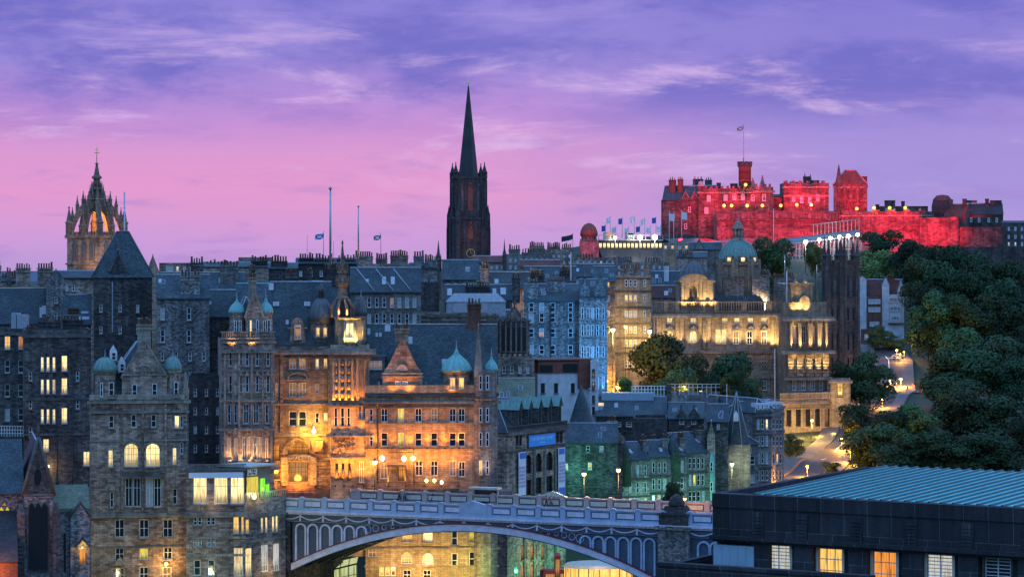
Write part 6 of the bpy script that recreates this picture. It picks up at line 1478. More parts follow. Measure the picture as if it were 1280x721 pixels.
_p = MB(); _cx, _zb = b.f(920.5, 553, 3); _zt = b.f(919, 489, 3)[1]; _r = 2.9; _p.lathe(_cx, 3, [(_r, b.H), (.03, _zt)], 8, smooth=False, ph=R(22.5)); _po = _p.build('spire_roof', 'slate', b.root)
_h = MB()
for k in range(8): _aa = R(22.5 + 45 * k); _h.tube([(_cx + _r * math.cos(_aa), 3 + _r * math.sin(_aa), b.H + .05), (_cx, 3, _zt + .05)], .07, 4)
_h.build('white_hips', 'lead', _po)
_d = MB(); _x, _z = b.f(920, 520, 1.2); _d.prism([(_x - .5, _z - 1), (_x + .5, _z - 1), (_x + .5, _z + .3), (_x, _z + 1.1), (_x - .5, _z + .3)], .8, 3); _d.build('dormer', 'render_white', _po)
b = ten('tall pale front with a mansard of white dormers at the end of the valley', (944, 535), (964, 537), 516, 'mansard', 498, 22, 'grey_stone', 'slate', wins=(([948, 953.5, 959], [530, 551, 573, 594], 3.6, 13),), inset=3.0, p=.04, group=None, name='office_building', cat='office building', courses=(520, 540, 583))
for px in (948, 953, 958.5): _m = MB(); _x, _z = b.f(px, 509, .5); _m.box(_x - .55, .3, _z - .9, _x + .55, 2.4, _z + .9); _dm = _m.build('dormer', 'render_white', b.root); b.relwin(px, 509, 3, 7, 'sash', 'glass', .28, parent=_dm)
b = ten('grey flank beside the valley street, white dormers above and an orange glow at its foot', (964, 537), (980, 551), 514, 'mansard', 497, 10, 'grey_stone', 'slate', wins=(([967.5, 972, 976.5], [530, 551, 573, 594], 2.8, 13),), inset=2.5, p=.05, group=None, name='office_building', cat='office building', courses=(518, 540))
for px in (967, 971.5, 976): _m = MB(); _x, _z = b.f(px, 507, .5); _m.box(_x - .55, .3, _z - .9, _x + .55, 2.4, _z + .9); _dm = _m.build('dormer', 'render_white', b.root); b.relwin(px, 507, 2.6, 6, 'sash', 'glass', .28, parent=_dm)
# white picket screen and railings along the dark trees
def screen(lab, x0, x1, py, D, h, gap):
    o = tag(empty('fence', at(x0, py, D)), lab, 'fence'); L = (x1 - x0) / FPX * D; m = MB(); n = int(L / gap)
    for k in range(n + 1): m.box(k * gap - .06, -.05, -1, k * gap + .06, .05, h)
    m.box(0, -.07, h - .12, L, .07, h); m.box(0, -.07, h * .45, L, .07, h * .45 + .1); m.build('rails', 'render_white', o)
    w = MB(); w.box(0, .1, -6, L, .5, -.2); w.build('base_wall', 'grey_stone', o)
screen('white picket railing above the blue slate hall', 790, 832, 491, 560, 1.6, .7)
screen('white railing behind the pale shed, before the dark trees', 838, 900, 488, 565, 1.5, 1.0)
# light pole masts and small pinnacles on the skyline
def pinnacle(lab, px, yt, yb, w, D):
    o = at(px, yb, D); m = MB(); r = w / 2 * D / FPX; h = (yb - yt) / FPX * D; m.lathe(0, 0, [(r, -8), (r, h * .30), (r * 1.2, h * .34), (r * .6, h * .42), (.04, h)], 8, smooth=False)
    for k in range(4): a = R(45 + 90 * k); m.lathe(r * math.cos(a), r * math.sin(a), [(r * .22, 0), (r * .2, h * .42), (.02, h * .55)], 5)
    tag(m.build('pinnacle', 'gothic_stone', None, o), lab, 'pinnacle')
pinnacle('slim dark pinnacle left of the clock steeple', 548, 300, 338, 8, 690); pinnacle('slim dark pinnacle right of the clock steeple', 630.5, 299, 330, 5, 760); pinnacle('pointed ventilator pinnacle on the far left skyline', 11.5, 338, 356, 6, 560); pinnacle('stone finial of the gabled house behind the bank dome', 953, 338, 366, 7, 720)
WARM = (1.0, 0.66, 0.24)
# ================================================================== the bank head office on the mound
def bank():
    D0 = 700
    b = Bld('bank_head_office', 'palatial floodlit bank building with giant pilasters and a ribbed green copper dome', 'bank', (817, D0), (1001, D0 + 6), 391, depth=26, zb=58, mat='bank_stone', fr='w')
    w = b.win
    w([(837, 400, 'lit_pale'), (866.5, 400, 'lit_pale'), (906, 399.5, 'lit'), (921, 399.5, 'lit_pale'), (938, 399.5, 'lit_pale'), (955, 399.5, 'lit_pale')], 7, 9, 'sash4')
    w([(837, 421, 'lit'), (866.5, 421, 'lit_pale')], 8, 15, 'sash4', arch=1); w([(894.5 + 3, 421, 'lit'), (905, 421, 'lit')], 5.6, 18, 'sash4'); w([(920, 422, 'lit_dim'), (937, 422), (955, 422, 'lit_dim')], 7, 17, 'sash4')
    w([(955, 452), (937, 452), (920, 452), (975 - 8, 452)], 7, 16, 'sash4'); w([(840, 452), (866, 452), (900, 452)], 7, 16, 'sash4')
    w([(x, 482) for x in (840, 866, 900, 920, 937, 955, 975)], 6, 12, 'sash4')
    b.course(391.5, 5, .9).course(437.5, 4, .9).course(470, 3, .4).course(397 - 1.5, 2, .3)
    for k in range(14): b.tm.box(0, -.08, b.f(850, 440)[1] - 1.0 * k - .9, b.L, 0, b.f(850, 440)[1] - 1.0 * k - .2) if k < 7 else None
    b.done('flat', parapet=.8)
    pil = MB()
    for px in (822.5, 829.5, 846, 852, 880, 886, 964.5, 969.5):
        x, z0 = b.f(px, 436); z1 = b.f(px, 397)[1]; pil.box(x - .5, -.6, z0, x + .5, 0, z1); pil.box(x - .65, -.75, z1 - .7, x + .65, 0, z1 + .02); pil.box(x - .65, -.75, z0, x + .65, 0, z0 + .5)
    pil.build('pilaster', 'bank_stone', b.root)
    pd = MB()
    for px in (837, 866.5, 921, 938, 955):
        x, z = b.f(px, 410); pd.prism([(x - 1.1, z - .3), (x + 1.1, z - .3), (x, z + .7)], -.5, 0); pd.box(x - 1.2, -.55, z - .55, x + 1.2, 0, z - .302)
    pd.build('window_pediment', 'trim_stone', b.root)
    bal = MB()
    x, z = b.f(921, 441); bal.extr([(x - 1.6, 0), (x - 1.3, -.9), (x + 1.3, -.9), (x + 1.6, 0)], z, z + 1.3)
    bal.build('balcony', 'trim_stone', b.root)
    ba = MB()
    ba.box(-.3, -.35, b.H + .11, b.L + .3, .2, b.H + .5); z1 = b.f(850, 377)[1]; ba.box(-.3, -.4, z1 - .35, b.L + .3, .25, z1)
    for k in range(60): x = b.L * k / 59; ba.box(x - .14, -.25, b.H + .5, x + .14, .1, z1 - .35)
    for px in (819, 832, 846, 895, 930, 962, 985): x = b.f(px, 380)[0]; ba.box(x - .6, -.5, b.H + .11, x + .6, .35, z1 + .12)
    ba.build('balustrade', 'bank_stone', b.root)
    # pavilion aedicule with segmental pediment and dark dome behind
    ae = MB(); x0, z0 = b.f(851, 388); x1 = b.f(892, 388)[0]; zt = b.f(870, 353)[1]; xm = b.f(867, 380)[0]; y0 = .3
    wall_panel(ae, (x0, y0), (1, 0), x1 - x0, z0, zt, [(xm - x0 - 1.15, z0 + 1.6, xm - x0 + 1.15, zt - .9, 1)], (0, -1), 1.2)
    ae.box(x0, y0 + 1.25, z0, x1, y0 + 6, zt); ae.box(x0 - .5, y0 - .5, zt + .002, x1 + .5, y0 + 6.3, zt + .55)
    for px in (853.5, 857.5, 876, 880, 889): x = b.f(px, 370)[0]; ae.box(x - .38, y0 - .35, z0, x + .38, y0, zt)
    pa = b.f(853, 353)[0]; pc = b.f(882, 353)[0]; pm = (pa + pc) / 2; rr = (pc - pa) / 2 + .3
    ae.prism([(pm + rr * math.cos(math.pi * k / 12), zt + .56 + 1.7 * math.sin(math.pi * k / 12)) for k in range(13)], y0 - .55, y0 + 3)
    for k in range(12):
        a0, a1 = math.pi * k / 12, math.pi * (k + 1) / 12; q = lambda r, a: (pm + r * rr * math.cos(a), zt + .56 + 1.7 * r * math.sin(a))
        ae.prism([q(.93, a0), q(1.08, a0), q(1.08, a1), q(.93, a1)], y0 - .95, y0 - .55)
    ae.build('pavilion', 'bank_stone', b.root)
    fg = MB(); fg.lathe(xm, y0 + .5, [(.5, z0 + 1.6), (.55, z0 + 2.3), (.35, z0 + 3.2), (.6, z0 + 4.0), (.2, z0 + 4.5), (.3, z0 + 5.0), (.05, z0 + 5.4)], 10); fg.build('statue', 'dark_trim', b.root)
    b.dome(855, 888, 353, 327, 2.2, 'lead_dark', 'bank_stone', n=12, ogee=False, wbase=385, fin=False, name='dome_drum')
    # the great dome
    cx, z0 = b.f(922.5, 328, 12); r = 24 * 712 / FPX; cy = 12.0; H1 = b.f(922.5, 301, 12)[1]
    dr = MB(); dr.lathe(cx, cy, [(r * 1.04, b.H - .5), (r * 1.04, z0 - 1.0)], 24, smooth=False); dr.lathe(cx, cy, [(r * 1.10, z0 - 1.0), (r * 1.16, z0 - .2), (r * 1.02, z0)], 24)
    for k in range(8): a = R(22.5 + 45 * k); dr.obox((cx + r * 1.02 * math.cos(a), cy + r * 1.02 * math.sin(a)), (math.cos(a), math.sin(a)), (-math.sin(a), math.cos(a)), .8, 1.0, b.H - .4, z0 + .9)
    d_ = dr.build('dome_drum', 'bank_stone', b.root)
    dm = MB(); pr = [(r * math.cos(R(q)), z0 + (H1 - z0) * math.sin(R(q)) * 1.06) for q in (0, 12, 24, 36, 48, 58, 66, 72)]; dm.lathe(cx, cy, pr, 32)
    for k in range(24):
        a = 2 * math.pi * k / 24; dm.tube([(cx + (q[0] + .06) * math.cos(a), cy + (q[0] + .06) * math.sin(a), q[1] + .03) for q in pr], .16, 4)
    do = dm.build('dome', 'copper_old', b.root)
    for k in (-1, 0, 1):
        a = R(-90 + 38 * k); o = MB(); px_, py_ = cx + r * 1.0 * math.cos(a), cy + r * 1.0 * math.sin(a); o.obox((px_, py_), (math.cos(a), math.sin(a)), (-math.sin(a), math.cos(a)), .55, .9, z0, z0 + 1.5); o.obox((px_, py_), (math.cos(a), math.sin(a)), (-math.sin(a), math.cos(a)), .65, 1.1, z0 + 1.502, z0 + 1.9)
        oo = o.build('dome_window', 'bank_stone', do); g = MB(); g.obox((cx + (r + .58) * math.cos(a), cy + (r + .58) * math.sin(a)), (math.cos(a), math.sin(a)), (-math.sin(a), math.cos(a)), .03, .5, z0 + .2, z0 + 1.35); g.build('pane', 'lit_pale', oo)
    zl = pr[-1][1]; la = MB(); la.lathe(cx, cy, [(1.9, zl - .1), (1.9, zl + .5), (1.5, zl + .52), (1.5, zl + .9)], 12, smooth=False)
    for k in range(8): a = R(45 * k); la.lathe(cx + 1.35 * math.cos(a), cy + 1.35 * math.sin(a), [(.2, zl + .9), (.18, zl + 3.2)], 6)
    la.lathe(cx, cy, [(.7, zl + .9), (.7, zl + 3.2)], 8); la.lathe(cx, cy, [(1.75, zl + 3.2), (1.75, zl + 3.6), (1.3, zl + 3.62), (1.25, zl + 4.2), (.9, zl + 5.0), (.3, zl + 5.6), (.12, zl + 6.6), (.02, zl + 7.6)], 12)
    la.build('lantern', 'trim_stone', b.root)
    for x0, x1, yt in ((907, 930, 347), (940, 958, 345)): b.chimney(x0, x1, yt, 384, 5.5, 0, 'brown_stone', th=3)
    b.chimney(948, 962, 341, 384, 9, 6, 'grey_stone'); b.chimney(968, 984, 345, 384, 9, 7, 'grey_stone')
    gl = MB(); x0, z = b.f(893, 374, 3); x1 = b.f(955, 374, 3)[0]; gl.extr([(x0, 3), (x1, 3), (x1, 9), (x0, 9)], b.H - .5, z - 1.0); gl.extr([(x0 - .3, 2.8), (x1 + .3, 2.8), (x1 + .3, 9.2), (x0 - .3, 9.2)], z - .998, z + .9, top=.8); gl.build('glass_roof', 'slate', b.root)
    # right-hand pavilion: free columns above a banded basement
    p = Bld('bank_pavilion', 'end pavilion of the bank with bright fluted columns and statues on its roof', 'bank', (984, D0 - 6), (1034, D0 - 4), 396, depth=22, zb=56, mat='bank_stone')
    p.win([(993, 418, 'lit_dim'), (1004.5, 418), (1016, 418, 'lit_dim'), (1026.5, 418)], 5.5, 22, 'cross'); p.win([(x, 456) for x in (993, 1004.5, 1016, 1026.5)], 5, 18, 'sash4', arch=1); p.win([(x, 482) for x in (993, 1004.5, 1016, 1026.5)], 5, 12, 'sash4')
    p.course(396, 5, 1.8).course(438, 4, 1.9).course(471, 4, 1.2); p.done('flat', parapet=.5)
    c = MB(); bs = MB()
    for px in (987, 999, 1003.5 - 6, 1009.5, 1012.5, 1021, 1024, 1031.5):
        x, z0 = p.f(px, 435); z1 = p.f(px, 401)[1]; c.lathe(x, -1.25, [(.55, z0), (.45, z0 + .5), (.40, z1 - .8), (.58, z1)], 10)
    c.build('column', 'bank_stone', p.root)
    for px in (988, 999, 1010.5, 1021.5, 1031.5):
        x = p.f(px, 455)[0]
        for k in range(8): z = p.f(px, 470)[1] + k * .86; bs.box(x - .85, -.75, z, x + .85, 0, z + .68)
    bs.build('banded_pier', 'bank_stone', p.root)
    at_ = MB(); x0, z0 = p.f(984, 392); at_.box(0, .2, p.H + .11, p.L, 6, p.f(1000, 378)[1]); at_.box(p.L * .12, 1, p.f(1000, 378)[1] + .002, p.L * .66, 7, p.f(1000, 356)[1]); at_.box(p.L * .08, .7, p.f(1000, 356)[1] + .002, p.L * .70, 7.3, p.f(1000, 353.5)[1])
    ar = p.f(1006, 372)[0]; at_.prism([(ar + 1.5 * math.cos(math.pi * k / 10), p.f(1006, 378)[1] + 1.9 * math.sin(math.pi * k / 10)) for k in range(11)], .0, .998); at_.build('attic', 'bank_stone', p.root)
    for i, (px, yb, h) in enumerate(((989, 378, 2.4), (995, 353, 2.8), (1006, 353, 2.6), (1030, 392, 3.4), (1018, 392, 2.0))):
        s_ = MB(); x, z = p.f(px, yb, 1.2); s_.lathe(x, 1.2, [(.75, z), (.75, z + .5), (.45, z + .52), (.5, z + h * .35), (.28, z + h * .5), (.46, z + h * .72), (.16, z + h * .82), (.24, z + h * .92), (.05, z + h)], 8)
        s_.tube([(x + .3, 1.2, z + h * .7), (x + .8, 1.0, z + h * .85), (x + .75, 1.0, z + h * 1.05)], .12, 5); s_.build('statue', 'bank_stone', p.root)
    p.chimney(984, 993, 343, 356, 6, 4, 'brown_stone'); fl = MB(); x, z = p.f(983.5, 390, 2); fl.tube([(x, 2, z - 2), (x, 2, p.f(983.5, 339, 2)[1])], .14, 5); fl.tube([(x - 2.6, 2, p.f(983.5, 354, 2)[1]), (x + 3, 2, p.f(983.5, 354, 2)[1])], .08, 4); fl.build('mast', 'render_white', p.root)
    # terraces under it
    t = Bld('terrace_wall', 'stepped stone terrace with arches and balustrade under the bank pavilion', 'terrace', (975, 680), (1050, 690), 500, depth=14, zb=50, mat='bank_stone')
    t.win([(x, 521, 'lit_dim' if x > 1030 else 'glass') for x in (986, 998, 1010, 1022, 1034, 1043)], 6, 24, 'cross', arch=1, fr='d', rv=.6); t.course(501, 4, .6).course(513 - 4, 2, .3); t.done('flat', parapet=.3)
    bl = MB(); bl.box(-.3, -.3, t.H + .11, t.L + .3, .2, t.H + .4); bl.box(-.3, -.35, t.H + 1.5, t.L + .3, .25, t.H + 1.8)
    for k in range(44): x = t.L * k / 43; bl.box(x - .13, -.2, t.H + .4, x + .13, .1, t.H + 1.5)
    bl.build('balustrade', 'trim_stone', t.root)
    u = Bld('terrace_pavilion', 'small arched stone lodge glowing at the end of the bank terrace', 'lodge', (1038, 688), 1063, 474, depth=9, zb=54, mat='bank_stone'); u.win([(1050, 487, 'lit')], 8, 20, 'cross', arch=1, fr='d', rv=.5); u.course(475, 4, .6); u.done('flat', parapet=.3)
    for px, yb, h in ((990, 480, 4), (1006, 478, 4), (1024, 478, 4)): pass
    # floodlights on the ledges
    sp = lambda s, px, py, yo, e, tx, ty, ang=75: lamp('SPOT', (s.f(px, py, yo)[0], yo, s.f(px, py, yo)[1]), e * 4.4, WARM, s.root, .25, (s.f(tx, ty)[0], 0, s.f(tx, ty)[1]), ang, .9)
    for px in (826, 849, 883): sp(b, px, 437, -2.2, 1500, px, 402, 48)
    for px in (837, 866.5): sp(b, px, 437, -3.0, 700, px, 412)
    for px in (900, 921, 938, 955, 967): sp(b, px, 437, -3.2, 1000 if px != 967 else 1900, px, 410)
    for px in (856, 867, 880, 890): sp(b, px, 386, -1.6, 800, px, 362, 90)
    for px in (988, 998, 1011, 1022.5, 1031): lamp('SPOT', (p.f(px, 436)[0], -2.3, p.f(px, 437)[1]), 9500, WARM, p.root, .2, (p.f(px, 405)[0], -1.2, p.f(px, 402)[1]), 42, .8); lamp('SPOT', (p.f(px, 470)[0], -2.2, p.f(px, 470)[1]), 6800, WARM, p.root, .2, (p.f(px, 450)[0], -.6, p.f(px, 442)[1]), 46, .8)
    for px in (990, 1000, 1012): sp(p, px, 391, -.9, 900, 1000, 365, 90)
    for px in (985, 1005, 1025, 1043): lamp('POINT', (t.f(px, 545)[0], -6, t.f(px, 540)[1]), 1500, (1, .58, .10), t.root, .5)
    lamp('POINT', (u.f(1050, 490)[0], -3, u.f(1050, 492)[1]), 450, (1, .6, .2), u.root, .4)
    for k in (-1, 1): lamp('SPOT', (cx + k * 9, cy - 9, b.H + 1.2), 15000, (1, .86, .55), b.root, .4, (cx, cy, z0 + 2), 80, .9)
    for px, py, e in ((765, 412, 6000), (782, 407, 2500), (812, 414, 4000)): pass
bank()

# ================================================================== twin gothic towers of the college
def college():
    b = Bld('college_towers', 'pair of slim dark gothic towers crowned with pinnacles, right of the bank', 'towers', (1029, 766), (1077, 768), 472, depth=14, zb=66, mat='gothic_stone')
    b.done('flat')
    for cpx, wpx, yo in ((1043.5, 18, 2.0), (1063.5, 18, 2.6)):
        x, z0 = b.f(cpx, 470, yo); zt = b.f(cpx, 327, yo)[1]; r = wpx / 2 * 768 / FPX; m = MB(); m.box(x - r, yo, 0, x + r, yo + 2 * r, zt)
        for py in (440, 405, 372, 345): zz = b.f(cpx, py, yo)[1]; m.box(x - r - .2, yo - .2, zz, x + r + .2, yo + 2 * r + .2, zz + .4)
        m.box(x - r - .25, yo - .25, zt - .3, x + r + .25, yo + 2 * r + .25, zt + .5)
        t = m.build('tower', 'gothic_stone', b.root)
        for sx in (-1, 1):
            for sy in (0, 1):
                px_, py_ = x + sx * r * .92, yo + sy * 2 * r; q = MB()
                q.lathe(px_, py_, [(1.0, 0), (.95, zt * .55), (.85, zt * .56), (.8, zt + 1.5), (1.0, zt + 1.6), (1.0, zt + 2.0), (.62, zt + 2.2), (.10, zt + 7.0), (.22, zt + 7.2), (.03, zt + 7.8)], 8, smooth=False)
                q.build('corner_turret', 'gothic_stone', t)
        for py, h in ((357, 26), (392, 16), (426, 22), (456, 20)):
            for dx in (-.27, .27):
                g = MB(); xx = x + dx * r * 1.6; z1 = b.f(cpx, py - h / 2, yo)[1]; z2 = b.f(cpx, py + h / 2, yo)[1]; g.prism([(xx - .42, z2), (xx + .42, z2), (xx + .42, z1 - .7), (xx, z1), (xx - .42, z1 - .7)], yo - .06, yo - .01); g.build('lancet_window', 'glass', t)
    m = MB(); x0 = b.f(1050, 400, 3)[0]; x1 = b.f(1058, 400, 3)[0]; m.box(x0, 3.5, 0, x1, 7, b.f(1054, 440, 3)[1]); m.build('link', 'gothic_stone', b.root)
college()

# ================================================================== white and red gabled houses on the hill
def white_houses():
    b = Bld('white_house', 'white harled tall house with red tiled roofs and bay windows on the wooded hill', 'house', (1072, 945), 1128, 369, depth=11, zb=66, mat='render_white')
    b.win([(1077.5, 362), (1106, 376), (1106, 388)], 3.5, 7, 'sash4'); b.done('gable', ridge=350, rmat='red_tile')
    for x0, x1, yt, ysh in ((1072, 1083, 345, 349), (1102.5, 1111.5, 346, 356), (1122, 1130, 349, 364)): b.gable(x0, x1, 425, ysh, yt, -.8, 9, 'render_white', 'red_tile', chim=True)
    for x0, x1, yt, yb in ((1084, 1102, 371, 412), (1112, 1127, 368, 420)): m = MB(); p0, p1 = b.f(x0, yb, -1.0), b.f(x1, yt, -1.0); m.box(p0[0], -1.15, p0[1], p1[0], -.01, p1[1]); m.build('bay', 'render_white' if x0 > 1100 else 'red_brick', b.root)
    for px, y, w in ((1093, 377, 15), (1093, 387, 15), (1119, 375, 15), (1119, 386, 14), (1119, 398, 10), (1093, 405, 12)):
        b.relwin(px, y, w, 6, 'grid', 'blind' if px < 1100 else 'glass', -1.3)
    m = MB(); a, z = b.f(1111, 405, -1.2); c = b.f(1129, 405, -1.2)[0]; m.box(a - .3, -2.0, z, c + .3, -1.21, z + .5); m.build('balcony', 'timber_red', b.root)
    b.chimney(1108, 1118, 345, 365, 4, 4, 'red_brick'); b.chimney(1086, 1092, 349, 365, 6, 3, 'red_brick')
    c = Bld('brick_house', 'dark red brick lower house under the white harled one', 'house', (1076, 925), 1106, 412, depth=8, zb=64, mat='red_brick'); c.win([(1083, 421, 'lit_dim'), (1092, 421), (1083, 434), (1093, 434, 'lit_dim')], 5, 8, 'sash4'); c.done('flat', parapet=.3)
white_houses()

# ================================================================== the castle on its rock
RED = (1.0, 0.014, 0.04)
CG = 'castle on the rock'
def castle():
    mk_ = lambda name, lab, A, B, top, **k: Bld(name, lab, 'castle', A, B, top, group=CG, zb=100, **k)
    # rock
    m = MB(); rng = random.Random(2); rows = []
    for j in range(9):
        row = []
        for i in range(41):
            px = 815 + (1290 - 815) * i / 40; t = j / 8; D = 1216 - 26 * t ** 1.3 + rng.uniform(-4, 4); top = 299 if px < 1200 else 303
            p = at(px, top + 40 * t + rng.uniform(-2, 2), D); row.append(tuple(p))
        rows.append(row)
    for j in range(8):
        for i in range(40): m.face([rows[j + 1][i], rows[j + 1][i + 1], rows[j][i + 1], rows[j][i]])
    for i in range(40): m.face([rows[0][i], rows[0][i + 1], (rows[0][i + 1][0], 1330, 116), (rows[0][i][0], 1330, 116)])
    tag(m.build('castle_rock', 'rock'), kind='structure')
    b = mk_('palace_block', 'tall castle block at the left end with slate roof and paired chimneys', (828, 1262), (898, 1256), 250, depth=16, mat='castle_stone')
    b.win([(862, 262), (876, 266), (857, 283), (876, 290), (889, 262)], 3.4, 7, 'sash'); b.done('gable', ridge=233, rmat='slate')
    for x0, x1, yt, yo in ((836, 844, 222, 4), (847, 853, 221, 4), (866, 878, 221, 9), (881, 889, 222, 9)): b.chimney(x0, x1, yt, 246, yo, 3, 'red_brick' if x0 < 850 else 'castle_dark', th=3)
    for px in (857, 868): _ = b.gable(px - 4, px + 4, 250, 248, 240, -.1, 5, name='dormer_gable')
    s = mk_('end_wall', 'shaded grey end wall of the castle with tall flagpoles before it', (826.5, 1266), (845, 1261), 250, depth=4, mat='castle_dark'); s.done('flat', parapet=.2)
    b = mk_('royal_palace', 'crenellated red lit castle palace with the square clock corner', (873, 1252), (950, 1250), 236, depth=20, mat='castle_stone')
    b.win([(886, 248, 'blind'), (907, 247, 'blind'), (918, 246), (928.5, 246, 'blind'), (941, 247), (883, 263, 'blind')], 4.6, 8, 'sash4'); b.course(240, 2, .5); b.done('flat', parapet=.8); b.merlons(w=1.3, h=1.3)
    b.dome(872, 880, 233, 226, -.5, 'lead', 'castle_stone', n=8, ogee=False, wbase=245, fin=False)
    for x0, x1, yt in ((896, 901, 229), (913, 922, 230)): b.chimney(x0, x1, yt, 238, 8, 0, 'castle_dark', th=3)
    b = mk_('palace_corner', 'square crenellated corner of the castle palace with two little spires', (944, 1249), (966.5, 1249), 234, depth=12, mat='castle_stone'); b.win([(955, 247)], 5, 9, 'cross'); b.course(238, 3, .8); b.done('flat', parapet=.8); b.merlons(w=1.0, h=1.6)
    for px, yt in ((941, 222), (953, 219)): bldg_spire(b, px, yt, 236, 9, 5, 8, 'lead_dark')
    # round flag tower
    o = at(931, 238, 1256); r = 8.2 * 1256 / FPX; m = MB(); h = (238 - 207) / FPX * 1256; m.lathe(0, 0, [(r * .95, -12), (r * .95, h - 1.2), (r * 1.12, h - .2), (r * 1.12, h + .6)], 18)
    for k in range(9): a = 2 * math.pi * k / 9; m.obox((r * 1.0 * math.cos(a), r * 1.0 * math.sin(a)), (math.cos(a), math.sin(a)), (-math.sin(a), math.cos(a)), .4, .75, h + .602, h + 1.9)
    ft = tag(m.build('clock_tower', 'castle_stone', None, o), 'round flag tower, the highest tower of the castle', 'castle', CG)
    b = mk_('great_hall', 'broad crenellated hall block in the middle of the castle skyline', (979.5, 1256), (1036, 1256), 229, depth=18, mat='castle_stone'); b.win([(992, 248), (1002, 250), (1012, 250), (1022, 247)], 4, 8, 'cross'); b.course(233, 2, .5).course(244, 2, .3); b.done('flat', parapet=.8); b.merlons(w=1.8, h=1.2)
    for x0, x1, yt in ((988, 998, 228), (1005, 1012, 221), (1013, 1024, 226)): b.chimney(x0, x1, yt, 232, 5, 0, 'castle_dark', th=4)
    for px, yt in ((1006, 216), (1013, 217)): bldg_spire(b, px, yt, 226, 4, 6, 6, 'lead_dark')
    b = mk_('war_memorial', 'castle shrine with a steep dark red hipped roof and pointed corner turret', (1042, 1254), (1084, 1252), 231, depth=18, mat='castle_stone'); b.win([(1052, 243), (1060, 243), (1068, 243), (1077, 243)], 3, 13, 'cross', arch=1.2, fr='d'); b.course(233, 2, .5)
    b.done('hip', ridge=213, rmat='red_tile', inset=5.5); b.chimney(1078, 1084, 221, 240, 2, 0, 'castle_dark', th=3)
    bldg_spire(b, 1048.5, 206, 231, 10, 1.0, 8, 'castle_dark', 'turret_spire')
    bt = MB()
    for px in (1044, 1056, 1064, 1072.5, 1082): x = b.f(px, 250)[0]; bt.box(x - .6, -1.2, b.H - 16, x + .6, 0, b.H - 1.5)
    bt.build('buttress', 'castle_stone', b.root)
    b = mk_('low_range', 'low castle range between the palace and the hall', (962, 1262), (984, 1262), 246, depth=10, mat='castle_stone'); b.done('mono', ridge=243, rmat='slate_dark')
    # curved battery
    b = mk_('half_moon_battery', 'great curved battery wall of the castle in front of the palace', (896, 1226), (1060, 1226), 264, depth=20, mat='castle_stone')
    mb = MB(); n = 24; L = b.L; top = []
    for k in range(n + 1): x = L * k / n; y = -14 * math.sin(math.pi * k / n) ** .8 + 2; top.append((x, y))
    for (xa, ya), (xb_, yb_) in zip(top[:-1], top[1:]):
        mb.face([(xa, ya - 1.2, -10), (xb_, yb_ - 1.2, -10), (xb_, yb_, b.H), (xa, ya, b.H)]); mb.face([(xa, ya, b.H), (xb_, yb_, b.H), (xb_, yb_ + 1.5, b.H), (xa, ya + 1.5, b.H)]); mb.face([(xb_, yb_ + 1.5, b.H - 2), (xa, ya + 1.5, b.H - 2), (xa, ya + 1.5, b.H), (xb_, yb_ + 1.5, b.H)])
    mb.face([(x, y + 1.5, b.H - 2) for x, y in top] + [(L, 20, b.H - 2), (0, 20, b.H - 2)]); mb.face([(0, 20, -10), (0, 2, -10), (0, 2, b.H - 2), (0, 20, b.H - 2)]); mb.face([(L, 2, -10), (L, 20, -10), (L, 20, b.H - 2), (L, 2, b.H - 2)])
    mb.build('wall', 'castle_stone', b.root); st = MB()
    for (xa, ya), (xb_, yb_) in zip(top[:-1], top[1:]): st.tube([(xa, ya - .4, b.H - 4.5), (xb_, yb_ - .4, b.H - 4.5)], .35, 4)
    st.build('string_course', 'castle_stone', b.root)
    for k in range(1, n, 3):
        e = MB(); x, y = (top[k][0] + top[k + 1][0]) / 2, (top[k][1] + top[k + 1][1]) / 2; e.box(x - .7, y - .55, b.H - 3.6, x + .7, y + .3, b.H - 1.4); e.build('gun_opening', 'lead_dark', b.root)
    # forewall and lower ranges to the right
    b = mk_('forewall_battery', 'long straight castle wall right of the curved battery', (1052, 1222), (1167, 1214), 265, depth=10, mat='castle_stone')
    b.course(269, 1.5, .3); b.done('flat', parapet=1); b.merlons(w=3.4, h=.9)
    for px in (1082, 1102, 1124, 1146): x, z = b.f(px, 272); e = MB(); e.box(x - .8, -.04, z - .9, x + .8, .3, z + .9); e.build('gun_opening', 'lead_dark', b.root)
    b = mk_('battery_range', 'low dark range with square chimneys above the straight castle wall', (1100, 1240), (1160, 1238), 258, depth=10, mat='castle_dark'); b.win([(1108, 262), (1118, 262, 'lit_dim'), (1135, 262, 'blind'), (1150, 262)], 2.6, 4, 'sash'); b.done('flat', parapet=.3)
    for x0, x1, yt in ((1106, 1119, 251), (1127, 1131, 252), (1095, 1099, 256)): b.chimney(x0, x1, yt, 262, 2, 0, 'castle_dark', th=3)
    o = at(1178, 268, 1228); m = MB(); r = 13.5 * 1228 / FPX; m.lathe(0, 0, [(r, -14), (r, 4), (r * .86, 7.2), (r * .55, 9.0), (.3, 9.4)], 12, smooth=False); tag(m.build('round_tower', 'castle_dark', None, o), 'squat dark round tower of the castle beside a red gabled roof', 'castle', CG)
    b = mk_('gatehouse', 'castle gatehouse with a red sloping roof beside the squat round tower', (1180, 1220), (1206, 1216), 271, depth=14, mat='castle_stone'); b.done('gable', ridge=256, rmat='red_tile'); b.chimney(1186, 1190, 250, 262, 5, 0, 'castle_stone', th=2); b.chimney(1203, 1207, 249, 262, 5, 0, 'castle_stone', th=2)
    b = mk_('lower_battery', 'lower castle wall turning a corner under the gatehouse', (1150, 1206), (1198, 1204), 272, depth=10, mat='castle_stone'); b.done('flat', parapet=.5)
